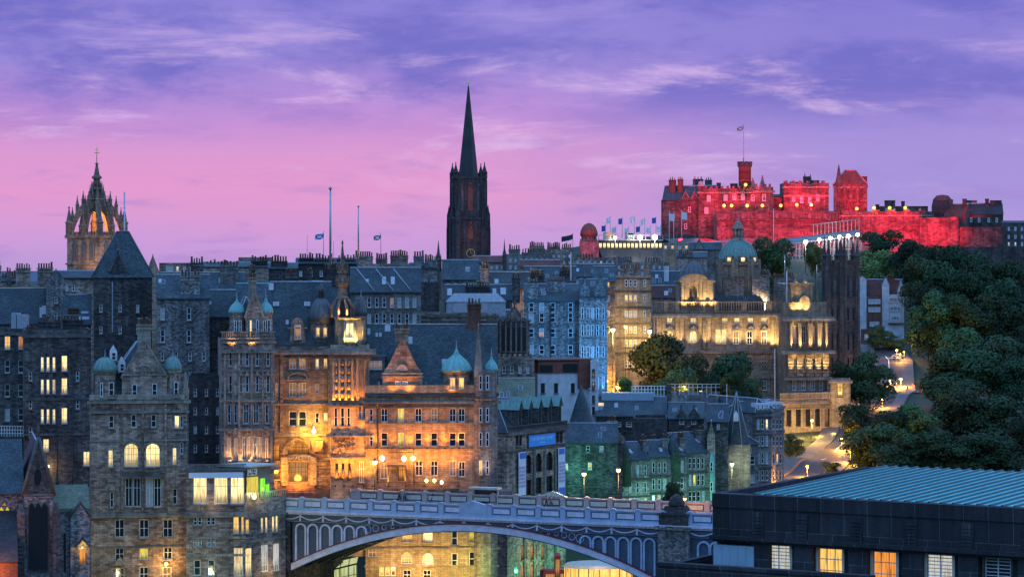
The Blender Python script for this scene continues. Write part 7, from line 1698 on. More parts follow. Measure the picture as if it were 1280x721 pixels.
    b = mk_('barrack_range', 'dark slated castle houses with chimneys on the right', (1205, 1224), (1254, 1222), 268, depth=12, mat='castle_dark', ); b.win([(1214, 275), (1224, 275), (1236, 275), (1246, 275)], 3, 6, 'sash'); b.done('gable', ridge=255, rmat='slate_dark')
    for x0, x1, yt, yo in ((1208, 1221, 251, 6), (1232, 1236, 249, 4), (1238, 1252, 251, 5)): b.chimney(x0, x1, yt, 264, yo, 0, 'castle_dark', th=3)
    b = mk_('outer_wall', 'dim reddish outer wall of the castle below the slated houses', (1196, 1208), (1258, 1202), 284, depth=8, mat='castle_stone'); b.done('flat', parapet=.4)
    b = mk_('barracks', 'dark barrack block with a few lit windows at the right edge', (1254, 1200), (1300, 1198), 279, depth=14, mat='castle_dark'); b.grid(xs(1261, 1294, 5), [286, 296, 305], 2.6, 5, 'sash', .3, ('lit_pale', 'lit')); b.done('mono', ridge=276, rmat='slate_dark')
    b = Bld('retaining_wall', 'long dark retaining wall above the trees at the right edge', 'wall', (1196, 1150), (1300, 1146), 309, depth=3, mat='castle_dark'); b.done('flat', parapet=.1)
    # floodlighting: red lamps at the wall feet and warm lanterns on the battery
    for px, py, D, e, tp in ((880, 262, 1222, 52000, (880, 250, 1256)), (905, 262, 1232, 30000, (905, 246, 1252)), (935, 262, 1230, 36000, (930, 238, 1252)), (958, 262, 1230, 30000, (955, 244, 1250)), (990, 262, 1232, 40000, (992, 244, 1256)), (1015, 262, 1232, 40000, (1015, 240, 1256)), (1046, 263, 1230, 26000, (1052, 248, 1254)), (1066, 263, 1230, 30000, (1070, 246, 1254)),
                             (850, 300, 1215, 60000, (862, 270, 1258)), (885, 300, 1196, 60000, (890, 272, 1250)), (920, 306, 1180, 70000, (915, 284, 1216)), (955, 306, 1174, 70000, (955, 284, 1212)), (990, 306, 1174, 70000, (992, 284, 1212)), (1030, 306, 1180, 66000, (1030, 284, 1214)), (1080, 306, 1184, 80000, (1085, 284, 1220)), (1115, 306, 1180, 80000, (1118, 285, 1218)), (1150, 306, 1176, 80000, (1150, 285, 1216)), (1185, 306, 1176, 60000, (1180, 286, 1205)), (1215, 304, 1178, 14000, (1222, 292, 1206)),
                             (1192, 272, 1200, 9000, (1192, 264, 1218))):
        p, q = at(px, py, D), at(*tp); lamp('SPOT', p, e * random.choice((1.0, 1.7, 2.3, 3.4)), RED, None, .5, q, 56, 1.0, name='red_floodlight')
    for i, (px, py, D, w_) in enumerate(((905, 257, 1236, 'second from the left'), (914.5, 257, 1236, 'third from the left'), (934, 257, 1234, 'below the flag tower'), (953, 257, 1234, 'below the square corner'), (976, 257, 1236, 'left of the hall'), (996, 256, 1236, 'under the middle of the hall'), (1014, 256, 1236, 'under the right of the hall'), (1071, 261, 1226, 'below the red hipped shrine'), (1092.5, 260, 1220, 'first on the straight wall'), (1112, 260, 1219, 'second on the straight wall'), (1131.5, 260, 1218, 'third on the straight wall'), (932, 231, 1250, 'at the foot of the flag tower'))):
        o = tag(empty('wall_lamp', at(px, py, D)), 'orange lamp on the castle battery, ' + w_, 'lamp', 'lamps along the castle walls'); h = MB(); h.lathe(0, 0, [(.2, -.8), (.75, -.4), (.75, .4), (.2, .8)], 8); h.build('lantern', 'lamp_amber', o); pt = MB(); pt.lathe(0, 0, [(.12, -3.5), (.1, -.8)], 6); pt.build('post', 'iron', o)
        lamp('POINT', (0, -2.0, 0), 1300, (1, .12, .05), o, .5)
castle()

# ================================================================== the dark steeple with a clock
def steeple():
    D = 1000; s = D / FPX; o = at(585.5, 325, D); root = tag(empty('steeple', (o.x, o.y, o.z - 22), R(8)), 'soaring dark gothic church steeple with a clock, on the skyline', 'church steeple')
    z = lambda py: (325 - py) * s + 22
    def sq(mb, h, z0, z1): mb.box(-h, -h, z0, h, h, z1)
    h = 22.5 * s; h2 = 19.5 * s; t = MB(); sq(t, h, 0, z(272)); sq(t, h2, z(272) + .002, z(222)); sq(t, h + .35, z(275), z(272) + .1); sq(t, h2 + .3, z(224), z(221)); sq(t, h + .25, z(303), z(301)); t.build('tower', 'dark_stone', root)
    bt = MB()
    for sx in (-1, 1):
        for sy in (-1, 1):
            for k in (0, 1):
                cx, cy = sx * h * (1.0 if k else .72), sy * h * (.72 if k else 1.0)
                bt.lathe(cx, cy, [(1.35, 0), (1.3, z(285)), (1.15, z(284)), (1.1, z(268)), (.75, z(266)), (.06, z(256))], 4, ph=R(45), smooth=False)
                cx, cy = sx * h2 * (1.0 if k else .70), sy * h2 * (.70 if k else 1.0)
                bt.lathe(cx, cy, [(1.0, z(272)), (.95, z(226)), (.7, z(224)), (.06, z(212))], 4, ph=R(45), smooth=False)
    bt.build('buttress', 'dark_stone', root)
    for sx in (-1, 1):
        for sy in (-1, 1):
            p = MB(); p.lathe(sx * h2 * .92, sy * h2 * .92, [(1.15, z(224)), (1.1, z(217)), (1.35, z(216.5)), (.9, z(215)), (.12, z(206)), (.28, z(205.5)), (.03, z(203))], 8, smooth=False); p.build('pinnacle', 'dark_stone', root)
    sp = MB(); sp.lathe(0, 0, [(13.2 * s, z(222)), (12.4 * s, z(218)), (.25, z(108))], 8, ph=R(22.5), smooth=False)
    so = sp.build('spire', 'slate_dark', root)
    f = MB(); f.tube([(0, 0, z(109)), (0, 0, z(101))], .12, 5); f.tube([(-.8, 0, z(104)), (.8, 0, z(104))], .1, 5); f.build('cross', 'gold', so)
    for a in (0, 90, 180, 270):
        c, n = math.cos(R(a)), math.sin(R(a))
        for px_, py0, py1, hh, mat in ((0, 264, 232, h2, 'lit_dim' if 0 else 'timber_red'), (0, 299, 281, h, 'timber_red'), (-.55, 264, 234, h2, 'lead_dark'), (.55, 264, 234, h2, 'lead_dark')):  # reddish light in the middle lancets put into a plain red colour
            g = MB(); w_ = .95 if px_ == 0 else .6; x = px_ * hh; z0, z1 = z(py0), z(py1); g.prism([(x - w_, z0), (x + w_, z0), (x + w_, z1 - 1.6), (x, z1), (x - w_, z1 - 1.6)], -hh - .12, -hh - .01)
            g.prism([(x - w_ - .35, z1 - 1.5), (x, z1 + .5), (x + w_ + .35, z1 - 1.5), (x, z1 + 1.6)], -hh - .4, -hh - .01)
            q = g.build('belfry_window', mat, root); q.rotation_euler.z = R(a)
        ck = MB(); ck.lathe(0, 0, [(1.75, 0), (1.75, .15)], 24); 
        q = MB(); q.lathe(0, 0, [(1.5, .16), (1.5, .2)], 24); q2 = MB(); q2.box(-.08, 0, .21, .08, 1.2, .25); q2.box(0, -.08, .21, .8, .08, .25)
        for k in range(12): aa = R(30 * k); q2.obox((1.32 * math.sin(aa), 1.32 * math.cos(aa)), (math.sin(aa), math.cos(aa)), (math.cos(aa), -math.sin(aa)), .14, .05, .205, .24)
        e = ck.build('clock', 'gold', root); e.rotation_euler = (R(90), 0, R(a)); e.location = (math.sin(R(a)) * (h + .02), -math.cos(R(a)) * (h + .02), z(316.5)); q.build('clock_face', 'iron', e); q2.build('clock_hands', 'gold', e)
    lamp('POINT', (0, -h - 8, z(300)), 500, (1, .2, .1), root, .6); lamp('POINT', (-3, -h - 5, z(240)), 250, (1, .25, .12), root, .6)
steeple()

# ================================================================== the crown steeple, far left
def crown():
    D = 620; s = D / FPX; o = at(121, 340, D); root = tag(empty('crown_steeple', (o.x, o.y, o.z - 14), R(-30)), 'old church tower with an open stone crown of flying ribs, warm lit inside', 'church tower')
    z = lambda py: (340 - py) * s + 14
    h = 26 * s; t = MB(); t.box(-h, -h, 0, h, h, z(297)); t.box(-h - .3, -h - .3, z(331), h + .3, h + .3, z(329)); t.box(-h - .4, -h - .4, z(298), h + .4, h + .4, z(294)); t.build('tower', 'warm_stone', root)
    par = MB()
    for a in (0, 90, 180, 270):
        for k in range(9): x = -h + 2 * h * (k + .5) / 9; c, n = math.cos(R(a)), math.sin(R(a)); par.obox((x * c + (h + .2) * n, x * n - (h + .2) * c), (c, n), (-n, c), .32, .2, z(294), z(290))
    par.build('parapet', 'warm_stone', root)
    for a in (0, 90, 180, 270):
        for px in (-.52, 0, .52):
            g = MB(); x = px * h; w_ = .62; g.prism([(x - w_, z(326)), (x + w_, z(326)), (x + w_, z(307)), (x, z(302.5)), (x - w_, z(307))], -h - .1, -h - .005); fr = MB(); fr.tube([(x - w_ - .12, -h - .12, z(326)), (x - w_ - .12, -h - .12, z(307)), (x, -h - .12, z(301)), (x + w_ + .12, -h - .12, z(307)), (x + w_ + .12, -h - .12, z(326))], .16, 4)
            q = g.build('belfry_window', 'lead_dark', root); q.rotation_euler.z = R(a); fr.build('surround', 'trim_stone', q)
    zc = z(252); 
    def pin(x, y, z0, hh, r): 
        p = MB(); p.lathe(x, y, [(r, z0), (r, z0 + hh * .42), (r * 1.3, z0 + hh * .45), (r * .8, z0 + hh * .52), (r * .12, z0 + hh * .93), (r * .4, z0 + hh * .95), (.02, z0 + hh)], 6, smooth=False); p.build('pinnacle', 'warm_stone', root)
    for k in range(8):
        a = R(45 * k + 45); corner = k % 2 == 0; R0 = h * (1.32 if corner else .96); c, n = math.cos(a), math.sin(a); rb = MB(); N = 10
        top = lambda u: (R0 * (1 - u) + .8 * u, z(288) + (zc - z(288)) * (1 - (1 - u) ** 3.0))
        bot = lambda u: (R0 * .86 * (1 - u) + .75 * u, z(294) + (zc - 2.4 - z(294)) * (1 - (1 - u) ** 3.6))
        for i in range(N):
            u0, u1 = i / N, (i + 1) / N; q = [bot(u0), bot(u1), top(u1), top(u0)]; w_ = .6
            P = lambda rz, sd: (rz[0] * c - sd * w_ * n, rz[0] * n + sd * w_ * c, rz[1])
            for sd in (-1, 1): rb.face([P(k_, sd) for k_ in (q if sd < 0 else q[::-1])])
            rb.face([P(q[3], -1), P(q[2], -1), P(q[2], 1), P(q[3], 1)]); rb.face([P(q[0], 1), P(q[1], 1), P(q[1], -1), P(q[0], -1)])
        rb.build('flying_rib', 'warm_stone', root)
        pin(R0 * c, R0 * n, z(296), (38 if corner else 30) * s, .85 if corner else .62)
        for u, hh in ((.14, 20), (.34, 22), (.58, 20), (.82, 16)): r_, zz = top(u); pin(r_ * c, r_ * n, zz - .8, hh * s, .46)
    l = MB(); l.lathe(0, 0, [(1.0, zc - 2.6), (1.5, zc - .8), (1.5, zc + .3), (1.1, zc + .5), (1.0, z(238)), (1.45, z(237)), (1.4, z(235)), (.85, z(234)), (.8, z(224)), (1.25, z(223)), (1.2, z(221)), (.7, z(219)), (.25, z(206)), (.5, z(205)), (.12, z(203))], 8, smooth=False)
    for k in range(8):
        a = R(45 * k); l.lathe(1.6 * math.cos(a), 1.6 * math.sin(a), [(.3, zc - .6), (.3, zc + 2.0), (.02, zc + 4.2)], 5); l.lathe(1.25 * math.cos(a), 1.25 * math.sin(a), [(.16, z(237)), (.15, z(231)), (.02, z(226))], 5)
    l.build('lantern', 'warm_stone', root); f = MB(); f.tube([(0, 0, z(204)), (0, 0, z(184))], .09, 5); f.tube([(-.7, 0, z(191)), (.7, 0, z(191))], .08, 4); f.tube([(-.5, 0, z(187)), (.5, 0, z(187))], .06, 4); f.build('weathervane', 'gold', root)
    lamp('POINT', (0, 0, z(286)), 1500, (1, .42, .06), root, .6); lamp('POINT', (0, 0, z(268)), 1000, (1, .42, .06), root, .4)
    for a in (-70, -20, 60): lamp('SPOT', (math.cos(R(a)) * h * 2.6, math.sin(R(a)) * h * 2.6, z(345)), 2600, (1, .55, .28), root, .5, (0, 0, z(300)), 80, 1)
    m = MB(); p = at(155.5, 240, 600); q = at(155.5, 300, 600); m.tube([(0, 0, -12), (0, 0, p.z - q.z)], .16, 6); tag(m.build('mast', 'steel', None, q), 'thin mast right of the crown steeple', 'mast')
crown()

# ================================================================== red domed observatory tower and the two grandstands
def outlook():
    b = Bld('domed_tower', 'pink floodlit crenellated tower under a dark red dome on the skyline', 'tower', (725, 950), (748.5, 950), 302, depth=8, mat='castle_stone'); b.done('flat', parapet=.5); b.merlons(w=.5, h=1.0)
    b.dome(725.5, 747.5, 294, 279, 1.0, 'timber_red', 'castle_stone', n=12, ogee=False, wbase=303)
    lamp('POINT', (b.L / 2, -7, b.H - 2), 3200, (1, .10, .22), b.root, .5); lamp('POINT', (b.L * .2, -6, b.H + 3), 250, (1, .1, .15), b.root, .5)
    g = Bld('grandstand', 'dark grandstand with a strip of lit boxes and two glaring floodlights', 'grandstand', (748, 1060), (828, 1066), 301, depth=20, mat='iron'); g.done('flat', parapet=.2)
    d = MB()
    for k in range(16): x = g.L * (k + .5) / 16; d.box(x - .55, -.06, g.H - 3.0, x + .55, -.01, g.H - 1.0)
    d.build('lit_box', 'lit_pale', g.root); t = MB(); t.box(-.2, -.7, g.H + .11, g.L + .2, 0, g.H + .6)
    for k in range(12): x = g.L * k / 11; t.box(x - .12, -.6, g.H + .6, x + .12, -.3, g.H + 2.2)
    t.box(0, -.6, g.H + 2.2, g.L, -.3, g.H + 2.4); t.build('top_rail', 'steel', g.root); s_ = MB(); s_.face([(0, -.8, g.H - 3.4), (g.L, -.8, g.H - 3.4), (g.L, -9, g.H - 9), (0, -9, g.H - 9)][::-1]); s_.build('tier', 'iron', g.root)
    for a_, c_ in ((757, 768), (784, 793)): m = MB(); x0, z0 = g.f(a_, 297, 2); x1 = g.f(c_, 297, 2)[0]; m.box(x0, 2, g.H - .5, x1, 6, z0 + 2.2); o = m.build('control_cabin', 'cream_paint', g.root); w = MB(); w.box(x0 + .4, 1.94, z0 + .2, x1 - .4, 1.99, z0 + 1.8); w.build('cabin_window', 'lit_orange' if a_ < 760 else 'glass', o)
    for px, py, lab in ((800, 296.5, 'left'), (818.5, 296.5, 'right')):
        o = tag(empty('floodlight', at(px, py, 1058)), 'glaring white floodlight on the lit grandstand, the ' + lab + ' one of the pair', 'floodlight', 'floodlights on the grandstands'); m = MB(); m.lathe(0, 0, [(.3, -1.0), (1.0, -.5), (1.0, .5), (.3, 1.0)], 10); m.build('lantern', 'lamp_white', o); q = MB(); q.lathe(0, 0, [(.15, -8), (.13, -1)], 6); q.build('post', 'steel', o); lamp('POINT', (0, -1.6, 0), 700, (1, .9, .75), o, .5)
    o = tag(empty('floodlight', at(769, 297, 1058)), 'smaller white floodlight on the left part of the lit grandstand', 'floodlight', 'floodlights on the grandstands'); m = MB(); m.lathe(0, 0, [(.2, -.6), (.6, -.3), (.6, .3), (.2, .6)], 10); m.build('lantern', 'lamp_white', o); q = MB(); q.lathe(0, 0, [(.15, -8), (.13, -.6)], 6); q.build('post', 'steel', o); lamp('POINT', (0, -1.2, 0), 300, (1, .9, .75), o, .5)
    # open steel stand climbing to the right in front of the battery
    o = tag(empty('grandstand', at(975, 303, 1120)), 'open steel grandstand frame sloping up in front of the castle wall', 'grandstand'); L = 100 * 1120 / FPX; rise = 12 * 1120 / FPX; f = MB()
    f.tube([(0, 0, 0), (L, 0, rise)], .55, 6); f.tube([(0, -4, -1.2), (L, -4, rise - 1.2)], .30, 6)
    for k in range(22):
        x = L * k / 21; zz = rise * k / 21; f.box(x - .14, -.14, -9, x + .14, .14, zz); f.box(x - .10, -4.1, -9, x + .10, -3.9, zz - 1.2); f.tube([(x, 0, zz), (x, -4, zz - 1.2)], .1, 4)
        if k > 8: f.box(x - .10, 2.9, -6, x + .10, 3.1, zz + 6)
    for zz in (-3, -6): f.box(0, -.1, zz, L, .1, zz + .2)
    f.tube([(L * .4, 3, rise * .4 + 6), (L, 3, rise + 6)], .14, 4); f.build('frame', 'steel', o); dk = MB(); dk.face([(0, -4.2, -1.0), (L, -4.2, rise - 1.0), (L, 3, rise + 1.4), (0, 3, 1.4)]); dk.build('deck', 'lead_dark', o)
    names = ('lowest', 'second', 'third', 'fourth', 'fifth', 'topmost')
    for k, px in enumerate((1007, 1024, 1038, 1049.5, 1060.5, 1072)):
        py = 302 - (px - 1007) * .135; q = tag(empty('floodlight', at(px, py, 1113)), names[k] + ' white floodlight along the sloping open grandstand', 'floodlight', 'floodlights on the grandstands'); m = MB(); m.lathe(0, 0, [(.2, -.7), (.75, -.35), (.75, .35), (.2, .7)], 10); m.build('lantern', 'lamp_white', q); a = MB(); a.lathe(0, 0, [(.12, -2.4), (.1, -.7)], 6); a.build('bracket', 'steel', q); lamp('POINT', (0, -1.5, 0), 2200, (1, .93, .8), q, .4)
outlook()
# ================================================================== trees
def crown_mesh(seed, leaf_mat, n=7800, flat=1.0):
    rng = np.random.default_rng(seed); lobes = []
    k = 15
    for i in range(k):
        a = rng.uniform(0, 2 * math.pi); r = rng.uniform(.05, .36) if i else 0; z = rng.uniform(.16, .84); r *= math.sqrt(max(.1, 1 - ((z - .42) / .58) ** 2))
        s = rng.uniform(.12, .25) * (1.15 - .35 * abs(z - .4)); lobes.append((r * math.cos(a), r * math.sin(a), z, s))
    w = np.array([l[3] ** 2 for l in lobes]); w /= w.sum(); idx = rng.choice(k, n, p=w)
    L = np.array(lobes)[idx]; d = rng.normal(size=(n, 3)); d /= np.linalg.norm(d, axis=1)[:, None]
    d[:, 2] = np.where(rng.random(n) < .6, np.abs(d[:, 2]), d[:, 2])
    rad = rng.uniform(.5, 1.15, n) ** .5
    c = L[:, :3] + d * (L[:, 3] * rad)[:, None] * np.array([1, 1, .92 * flat])
    nrm = d + rng.normal(scale=.38, size=(n, 3)); nrm /= np.linalg.norm(nrm, axis=1)[:, None]
    t = np.cross(nrm, rng.normal(size=(n, 3))); t /= np.linalg.norm(t, axis=1)[:, None]; b = np.cross(nrm, t)
    s = rng.uniform(.009, .022, n)[:, None]
    v = np.stack([c - t * s - b * s * .6, c + t * s * .7 - b * s, c + t * s + b * s * .7, c - t * s * .6 + b * s], 1).reshape(-1, 3)
    me = bpy.data.meshes.new('crown'); me.from_pydata(v.tolist(), [], np.arange(n * 4).reshape(-1, 4).tolist()); me.materials.append(MATS[leaf_mat]); return me
CROWNS = {m_: [crown_mesh(i * 7 + 3 + len(m_), m_) for i in range(4)] for m_ in ('leaf_dark', 'leaf_mid')}
CROWNS['leaf_floodlit'] = [crown_mesh(55 + i, 'leaf_floodlit') for i in range(2)]
def trunk_mesh():
    m = MB(); rng = random.Random(4); m.tube([(0, 0, -.06), (.01, 0, .25), (0, .01, .5), (.01, .01, .8)], .032, 7, r2=.008)
    for k in range(9):
        a = rng.uniform(0, 6.28); z = rng.uniform(.25, .6); r = rng.uniform(.2, .34); m.tube([(0, 0, z), (r * .5 * math.cos(a), r * .5 * math.sin(a), z + .1), (r * math.cos(a), r * math.sin(a), z + .24)], .012, 5, r2=.003)
    return m.mesh('trunk', ['bark'])
TRUNK = trunk_mesh(); _tk = 0
def tree(px, ytop, wpx, D, label, mat='leaf_dark', group='trees on the castle hillside', name='tree', hmax=1.35, flat=None):
    global _tk; _tk += 1
    p = at(px, ytop, D); g = gz(p.x, p.y); W_ = wpx / FPX * D; H = p.z - g
    if H < W_ * .6: H = W_ * .6
    ch = min(H * .92, W_ * hmax); root = tag(empty(name, (p.x, p.y, p.z - H), random.uniform(0, 6.28)), label, 'tree', group)
    inst('trunk', TRUNK, root, (0, 0, 0), 0, (W_ * .8, W_ * .8, H * .98)); cs = CROWNS[mat]
    inst('crown', cs[_tk % len(cs)], root, (0, 0, H - ch), 0, (W_ * 1.12, W_ * 1.12, ch * 1.05))
    return root
T = [
 (966, 301, 52, 850, 'olive dark tree between the green dome and the sloping grandstand', 'leaf_mid'), (1020, 306, 34, 900, 'small bright green floodlit tree left of the twin gothic towers', 'leaf_floodlit'),
 (1090, 312, 58, 1012, 'bright green floodlit tree right of the twin gothic towers', 'leaf_floodlit'), (1116, 319, 38, 1005, 'second, smaller bright green tree beside the floodlit one', 'leaf_floodlit'),
 (1102, 291, 52, 1095, 'dark tree against the red castle wall, just right of the open grandstand', 'leaf_mid'), (1138, 301, 50, 1000, 'dark tree against the red wall, below the three wall lamps'), (1160, 305, 48, 985, 'dark round tree under the squat castle tower'), (1192, 312, 56, 965, 'dark tree under the gatehouse with the red roof'),
 (1226, 320, 60, 955, 'dark tree below the long retaining wall, its left end'), (1262, 326, 56, 950, 'dark tree below the long retaining wall, at the photo edge'), (1156, 326, 52, 930, 'dark tree directly right of the bright green pair', 'leaf_mid'), (1178, 334, 64, 905, 'broad dark tree in the second row under the gatehouse'),
 (1214, 342, 66, 895, 'broad dark tree in the second row below the retaining wall', 'leaf_mid'), (1256, 350, 66, 885, 'dark tree in the second row near the right photo edge'), (1160, 357, 46, 880, 'dark tree right of the white harled house gable'), (1170, 366, 66, 850, 'big dark tree filling the hillside right of the white harled house', 'leaf_mid'),
 (1216, 370, 78, 845, 'big dark tree in the middle of the hillside', 'leaf_mid'), (1262, 384, 66, 840, 'dark tree halfway up the hillside at the right photo edge'), (1160, 398, 48, 850, 'dark tree just below and right of the white harled house'), (1098, 407, 36, 880, 'small tree at the foot of the dark brick house', 'leaf_mid'),
 (1118, 424, 34, 880, 'small tree under the white harled house, by the parked car', 'leaf_mid'), (1196, 404, 84, 800, 'large rounded tree above the lit road junction, to its right', 'leaf_mid'), (1250, 418, 78, 790, 'large rounded tree on the lower hillside near the photo edge'), (1085, 441, 62, 735, 'grey-green tree left of the lit road junction', 'leaf_mid'),
 (1060, 455, 44, 742, 'small grey-green tree at the foot of the twin gothic towers', 'leaf_mid'), (1178, 430, 78, 742, 'dark green tree standing right beside the lit junction', 'leaf_mid'), (1222, 440, 90, 728, 'wide dark green tree low on the hillside', 'leaf_mid'), (1270, 452, 62, 724, 'dark tree low on the hillside at the right photo edge'), (1192, 475, 84, 700, 'tree below the lit junction on its right side', 'leaf_mid'),
 (1072, 506, 62, 655, 'dark tree below the glowing terrace lodge'), (1112, 512, 60, 640, 'dark tree directly below the lit junction'), (1142, 506, 72, 640, 'wide dark tree below and right of the lit junction', 'leaf_mid'), (1200, 488, 88, 650, 'large dark tree in the front belt, above the middle of the copper roof', 'leaf_mid'), (1252, 496, 84, 645, 'large dark tree in the front belt at the right'),
 (1092, 534, 72, 600, 'dark tree by the street lamp next to the copper roof', 'leaf_mid'), (1140, 545, 86, 585, 'tree just behind the left end of the copper roof ridge', 'leaf_mid'), (1196, 542, 92, 580, 'tree just behind the middle of the copper roof ridge', 'leaf_mid'), (1250, 540, 90, 580, 'tree just behind the right part of the copper roof ridge', 'leaf_mid'), (1282, 520, 60, 600, 'dark tree cut by the right photo edge above the copper roof'), (1080, 556, 40, 606, 'low shrubby tree beside the street of orange lamps', 'leaf_mid'),
]
for q in T: tree(*q)
G2 = 'trees before the bank'
for q in ((820, 421, 84, 620, 'big round dark tree before the bank pavilion with the dark dome'), (866, 446, 58, 612, 'dark tree right of the big round one, before the bank'), (912, 440, 66, 616, 'dark tree before the lit windows in the middle of the bank'), (846, 464, 56, 600, 'low dark tree in front of the big round one'), (890, 468, 50, 602, 'low dark tree under the balcony of the bank'), (938, 474, 38, 606, 'small dark bush-like tree at the right of the group before the bank'), (917, 466, 34, 596, 'pale blue-green bushy tree in front of the group before the bank')):
    tree(*q, 'leaf_mid' if 'pale' in q[4] else 'leaf_dark', G2)
tree(990, 543, 28, 628, 'slim lamp-lit tree on the street beside the grey flank building', 'leaf_mid', 'street trees', hmax=1.7)
tree(1038, 578, 26, 606, 'reddish lamp-lit shrub at the bend of the street', 'leaf_mid', 'street trees'); tree(841, 603, 26, 400, 'dark green tree top behind the stone bridge pier', 'leaf_dark', 'street trees')
tree(780, 474, 26, 600, 'lamp-lit orange bush beside the tall ashlar tenement', 'leaf_mid', 'street trees')

# ================================================================== streets
RD = [(40, 540), (58, 570), (68, 602), (80, 640), (92, 690), (105, 745), (117, 792), (125, 850), (130, 905)]
ribbon('street', RD, 8, 'asphalt'); ribbon('pavement', RD, 4.5, 'paving', .47, 5.6); ribbon('pavement', RD, 4.5, 'paving', .47, -5.6)
ribbon('junction', [(98, 792), (142, 786)], 12, 'asphalt', .40)
mk_line = [(p[0], p[1]) for p in RD]
ribbon('road_marking', mk_line, .35, 'road_paint', .46); ribbon('road_marking', [(102, 786), (140, 781)], .35, 'road_paint', .50)
ribbon('lower_street', [(-60, 384), (-20, 392), (20, 405), (46, 440)], 14, 'asphalt', .3)

# ================================================================== lamps
LG = 'street lamps'
def street_lamp(px, py, D, label, mat='lamp_sodium', col=(1, .40, .05), e=900, zb=None, r=.32, arm=0.0, group=LG):
    p = at(px, py, D); g = gz(p.x, p.y) if zb is None else zb; root = tag(empty('street_lamp', (p.x, p.y, g)), label, 'street lamp', group); h = max(3.0, p.z - g)
    m = MB(); m.tube([(arm, 0, -.5), (arm, 0, h * .5), (arm, 0, h + .2)], .11, 6, r2=.06); m.lathe(arm, 0, [(.2, -.4), (.2, .8), (.12, 1.0)], 8)
    if arm: m.tube([(arm, 0, h + .1), (arm * .5, 0, h + .5), (0, 0, h + .42)], .06, 5)
    m.build('post', 'iron', root)
    k = MB(); k.lathe(0, 0, [(r * .4, h - r * 1.1), (r, h - r * .3), (r, h + r * .4), (r * .3, h + r * 1.1)], 8); k.build('lantern', mat, root)
    c = MB(); c.lathe(0, 0, [(r * 1.1, h + r * .42), (r * .5, h + r * 1.2), (.03, h + r * 1.6)], 8); c.build('cap', 'iron', root)
    lamp('POINT', (0, -.9, h - r - .5), e * (5.0 if 590 < D and px > 940 else 6.0 if D > 540 else 2.2), col, root, .35)
    return root
ZB = 65.5
street_lamp(468.5, 577, 383, 'street lamp on the far pavement before the orange lit hotel', 'lamp_warm', e=700, zb=ZB, r=.36)
street_lamp(730, 592, 369, 'tall street lamp on the bridge before the teal lit house', 'lamp_warm', (1, .72, .25), 500, ZB, .30); street_lamp(773, 587, 366, 'tall street lamp on the bridge before the lit shopfront of the valley terrace', 'lamp_warm', (1, .62, .22), 500, ZB, .30)
street_lamp(856, 623, 358, 'low lamp glowing behind the stone bridge pier', 'lamp_sodium', e=160, zb=ZB - 1, r=.22)
street_lamp(915, 579.5, 512, 'white star-like lamp on the grey corner house front', 'lamp_white', (.85, 1, .55), 900); street_lamp(976, 604, 540, 'orange lamp at the foot of the grey flank building', e=1500); street_lamp(1009, 597, 598, 'orange lamp nearest the copper roof on the curving street', e=1900)
street_lamp(1063, 575, 620, 'orange lamp on the right side of the curving street', e=1700); street_lamp(1052, 548, 650, 'orange lamp with a bright flare above the reddish shrub', e=1900); street_lamp(1015, 525, 668, 'yellow lamp against the glowing terrace wall', 'lamp_warm', (1, .55, .1), 1800, r=.36)
street_lamp(150, 738, 345, 'street lamp below the grey gabled hotel', 'lamp_warm', (1, .85, .35), 700, 50); street_lamp(262, 735, 343, 'street lamp below the shop building', 'lamp_warm', (.75, 1, .40), 900, 50)
street_lamp(1103, 507, 748, 'orange lamp below the lit junction', e=1300); street_lamp(1072, 488, 752, 'orange lamp left of the lit junction', e=1300); street_lamp(1113, 482, 806, 'yellow lamp at the left of the lit junction', 'lamp_warm', (1, .50, .08), 2200, r=.36)
street_lamp(1126, 481, 808, 'yellow lamp in the middle of the lit junction', 'lamp_warm', (1, .50, .08), 2200, r=.36); street_lamp(1121, 438, 862, 'bright lamp by the white parked car', 'lamp_warm', (1, .55, .12), 700, r=.36); street_lamp(1125, 468, 840, 'small lamp between the junction and the parked car', e=700, r=.3); street_lamp(1130, 455, 850, 'faint lamp under the big hillside tree', e=500, r=.25)
street_lamp(766, 412, 600, 'glaring yellow lamp before the tall ashlar tenement', 'lamp_warm', (1, .72, .18), 1500, r=.5); street_lamp(782, 408, 612, 'small yellow lamp on the tall ashlar tenement', 'lamp_warm', (1, .70, .2), 350, r=.36); street_lamp(812, 414, 632, 'yellow lamp between the ashlar tenement and the bank', 'lamp_warm', (1, .70, .2), 1200, r=.5)
street_lamp(757, 476, 604, 'orange lamp low in the gap under the blue tenement cliff', e=2200, r=.5); street_lamp(772, 484, 602, 'second orange lamp in the gap, beside the lamp-lit bush', e=1500, r=.4)
for px, py, lab in ((855, 483, 'small lamp under the left of the trees before the bank'), (876, 489, 'small lamp under the middle of the trees before the bank')): street_lamp(px, py, 598, lab, e=200, r=.28)
street_lamp(587, 686, 402, 'street lamp head under the bridge arch, the higher one', 'lamp_warm', (1, .72, .3), 500, 48, .28, arm=2.2); street_lamp(594, 698, 398, 'street lamp head under the bridge arch, the lower one', 'lamp_warm', (1, .72, .3), 400, 48, .24, arm=-2.0)
for px, py, D, y2, lab in ((1007, 303, 800, 352, 'tall white lamp mast behind the bank pavilion'),):
    street_lamp(px, py, D, lab, 'lamp_white', (1, .95, .85), 700, at(px, 352, D).z, .5)
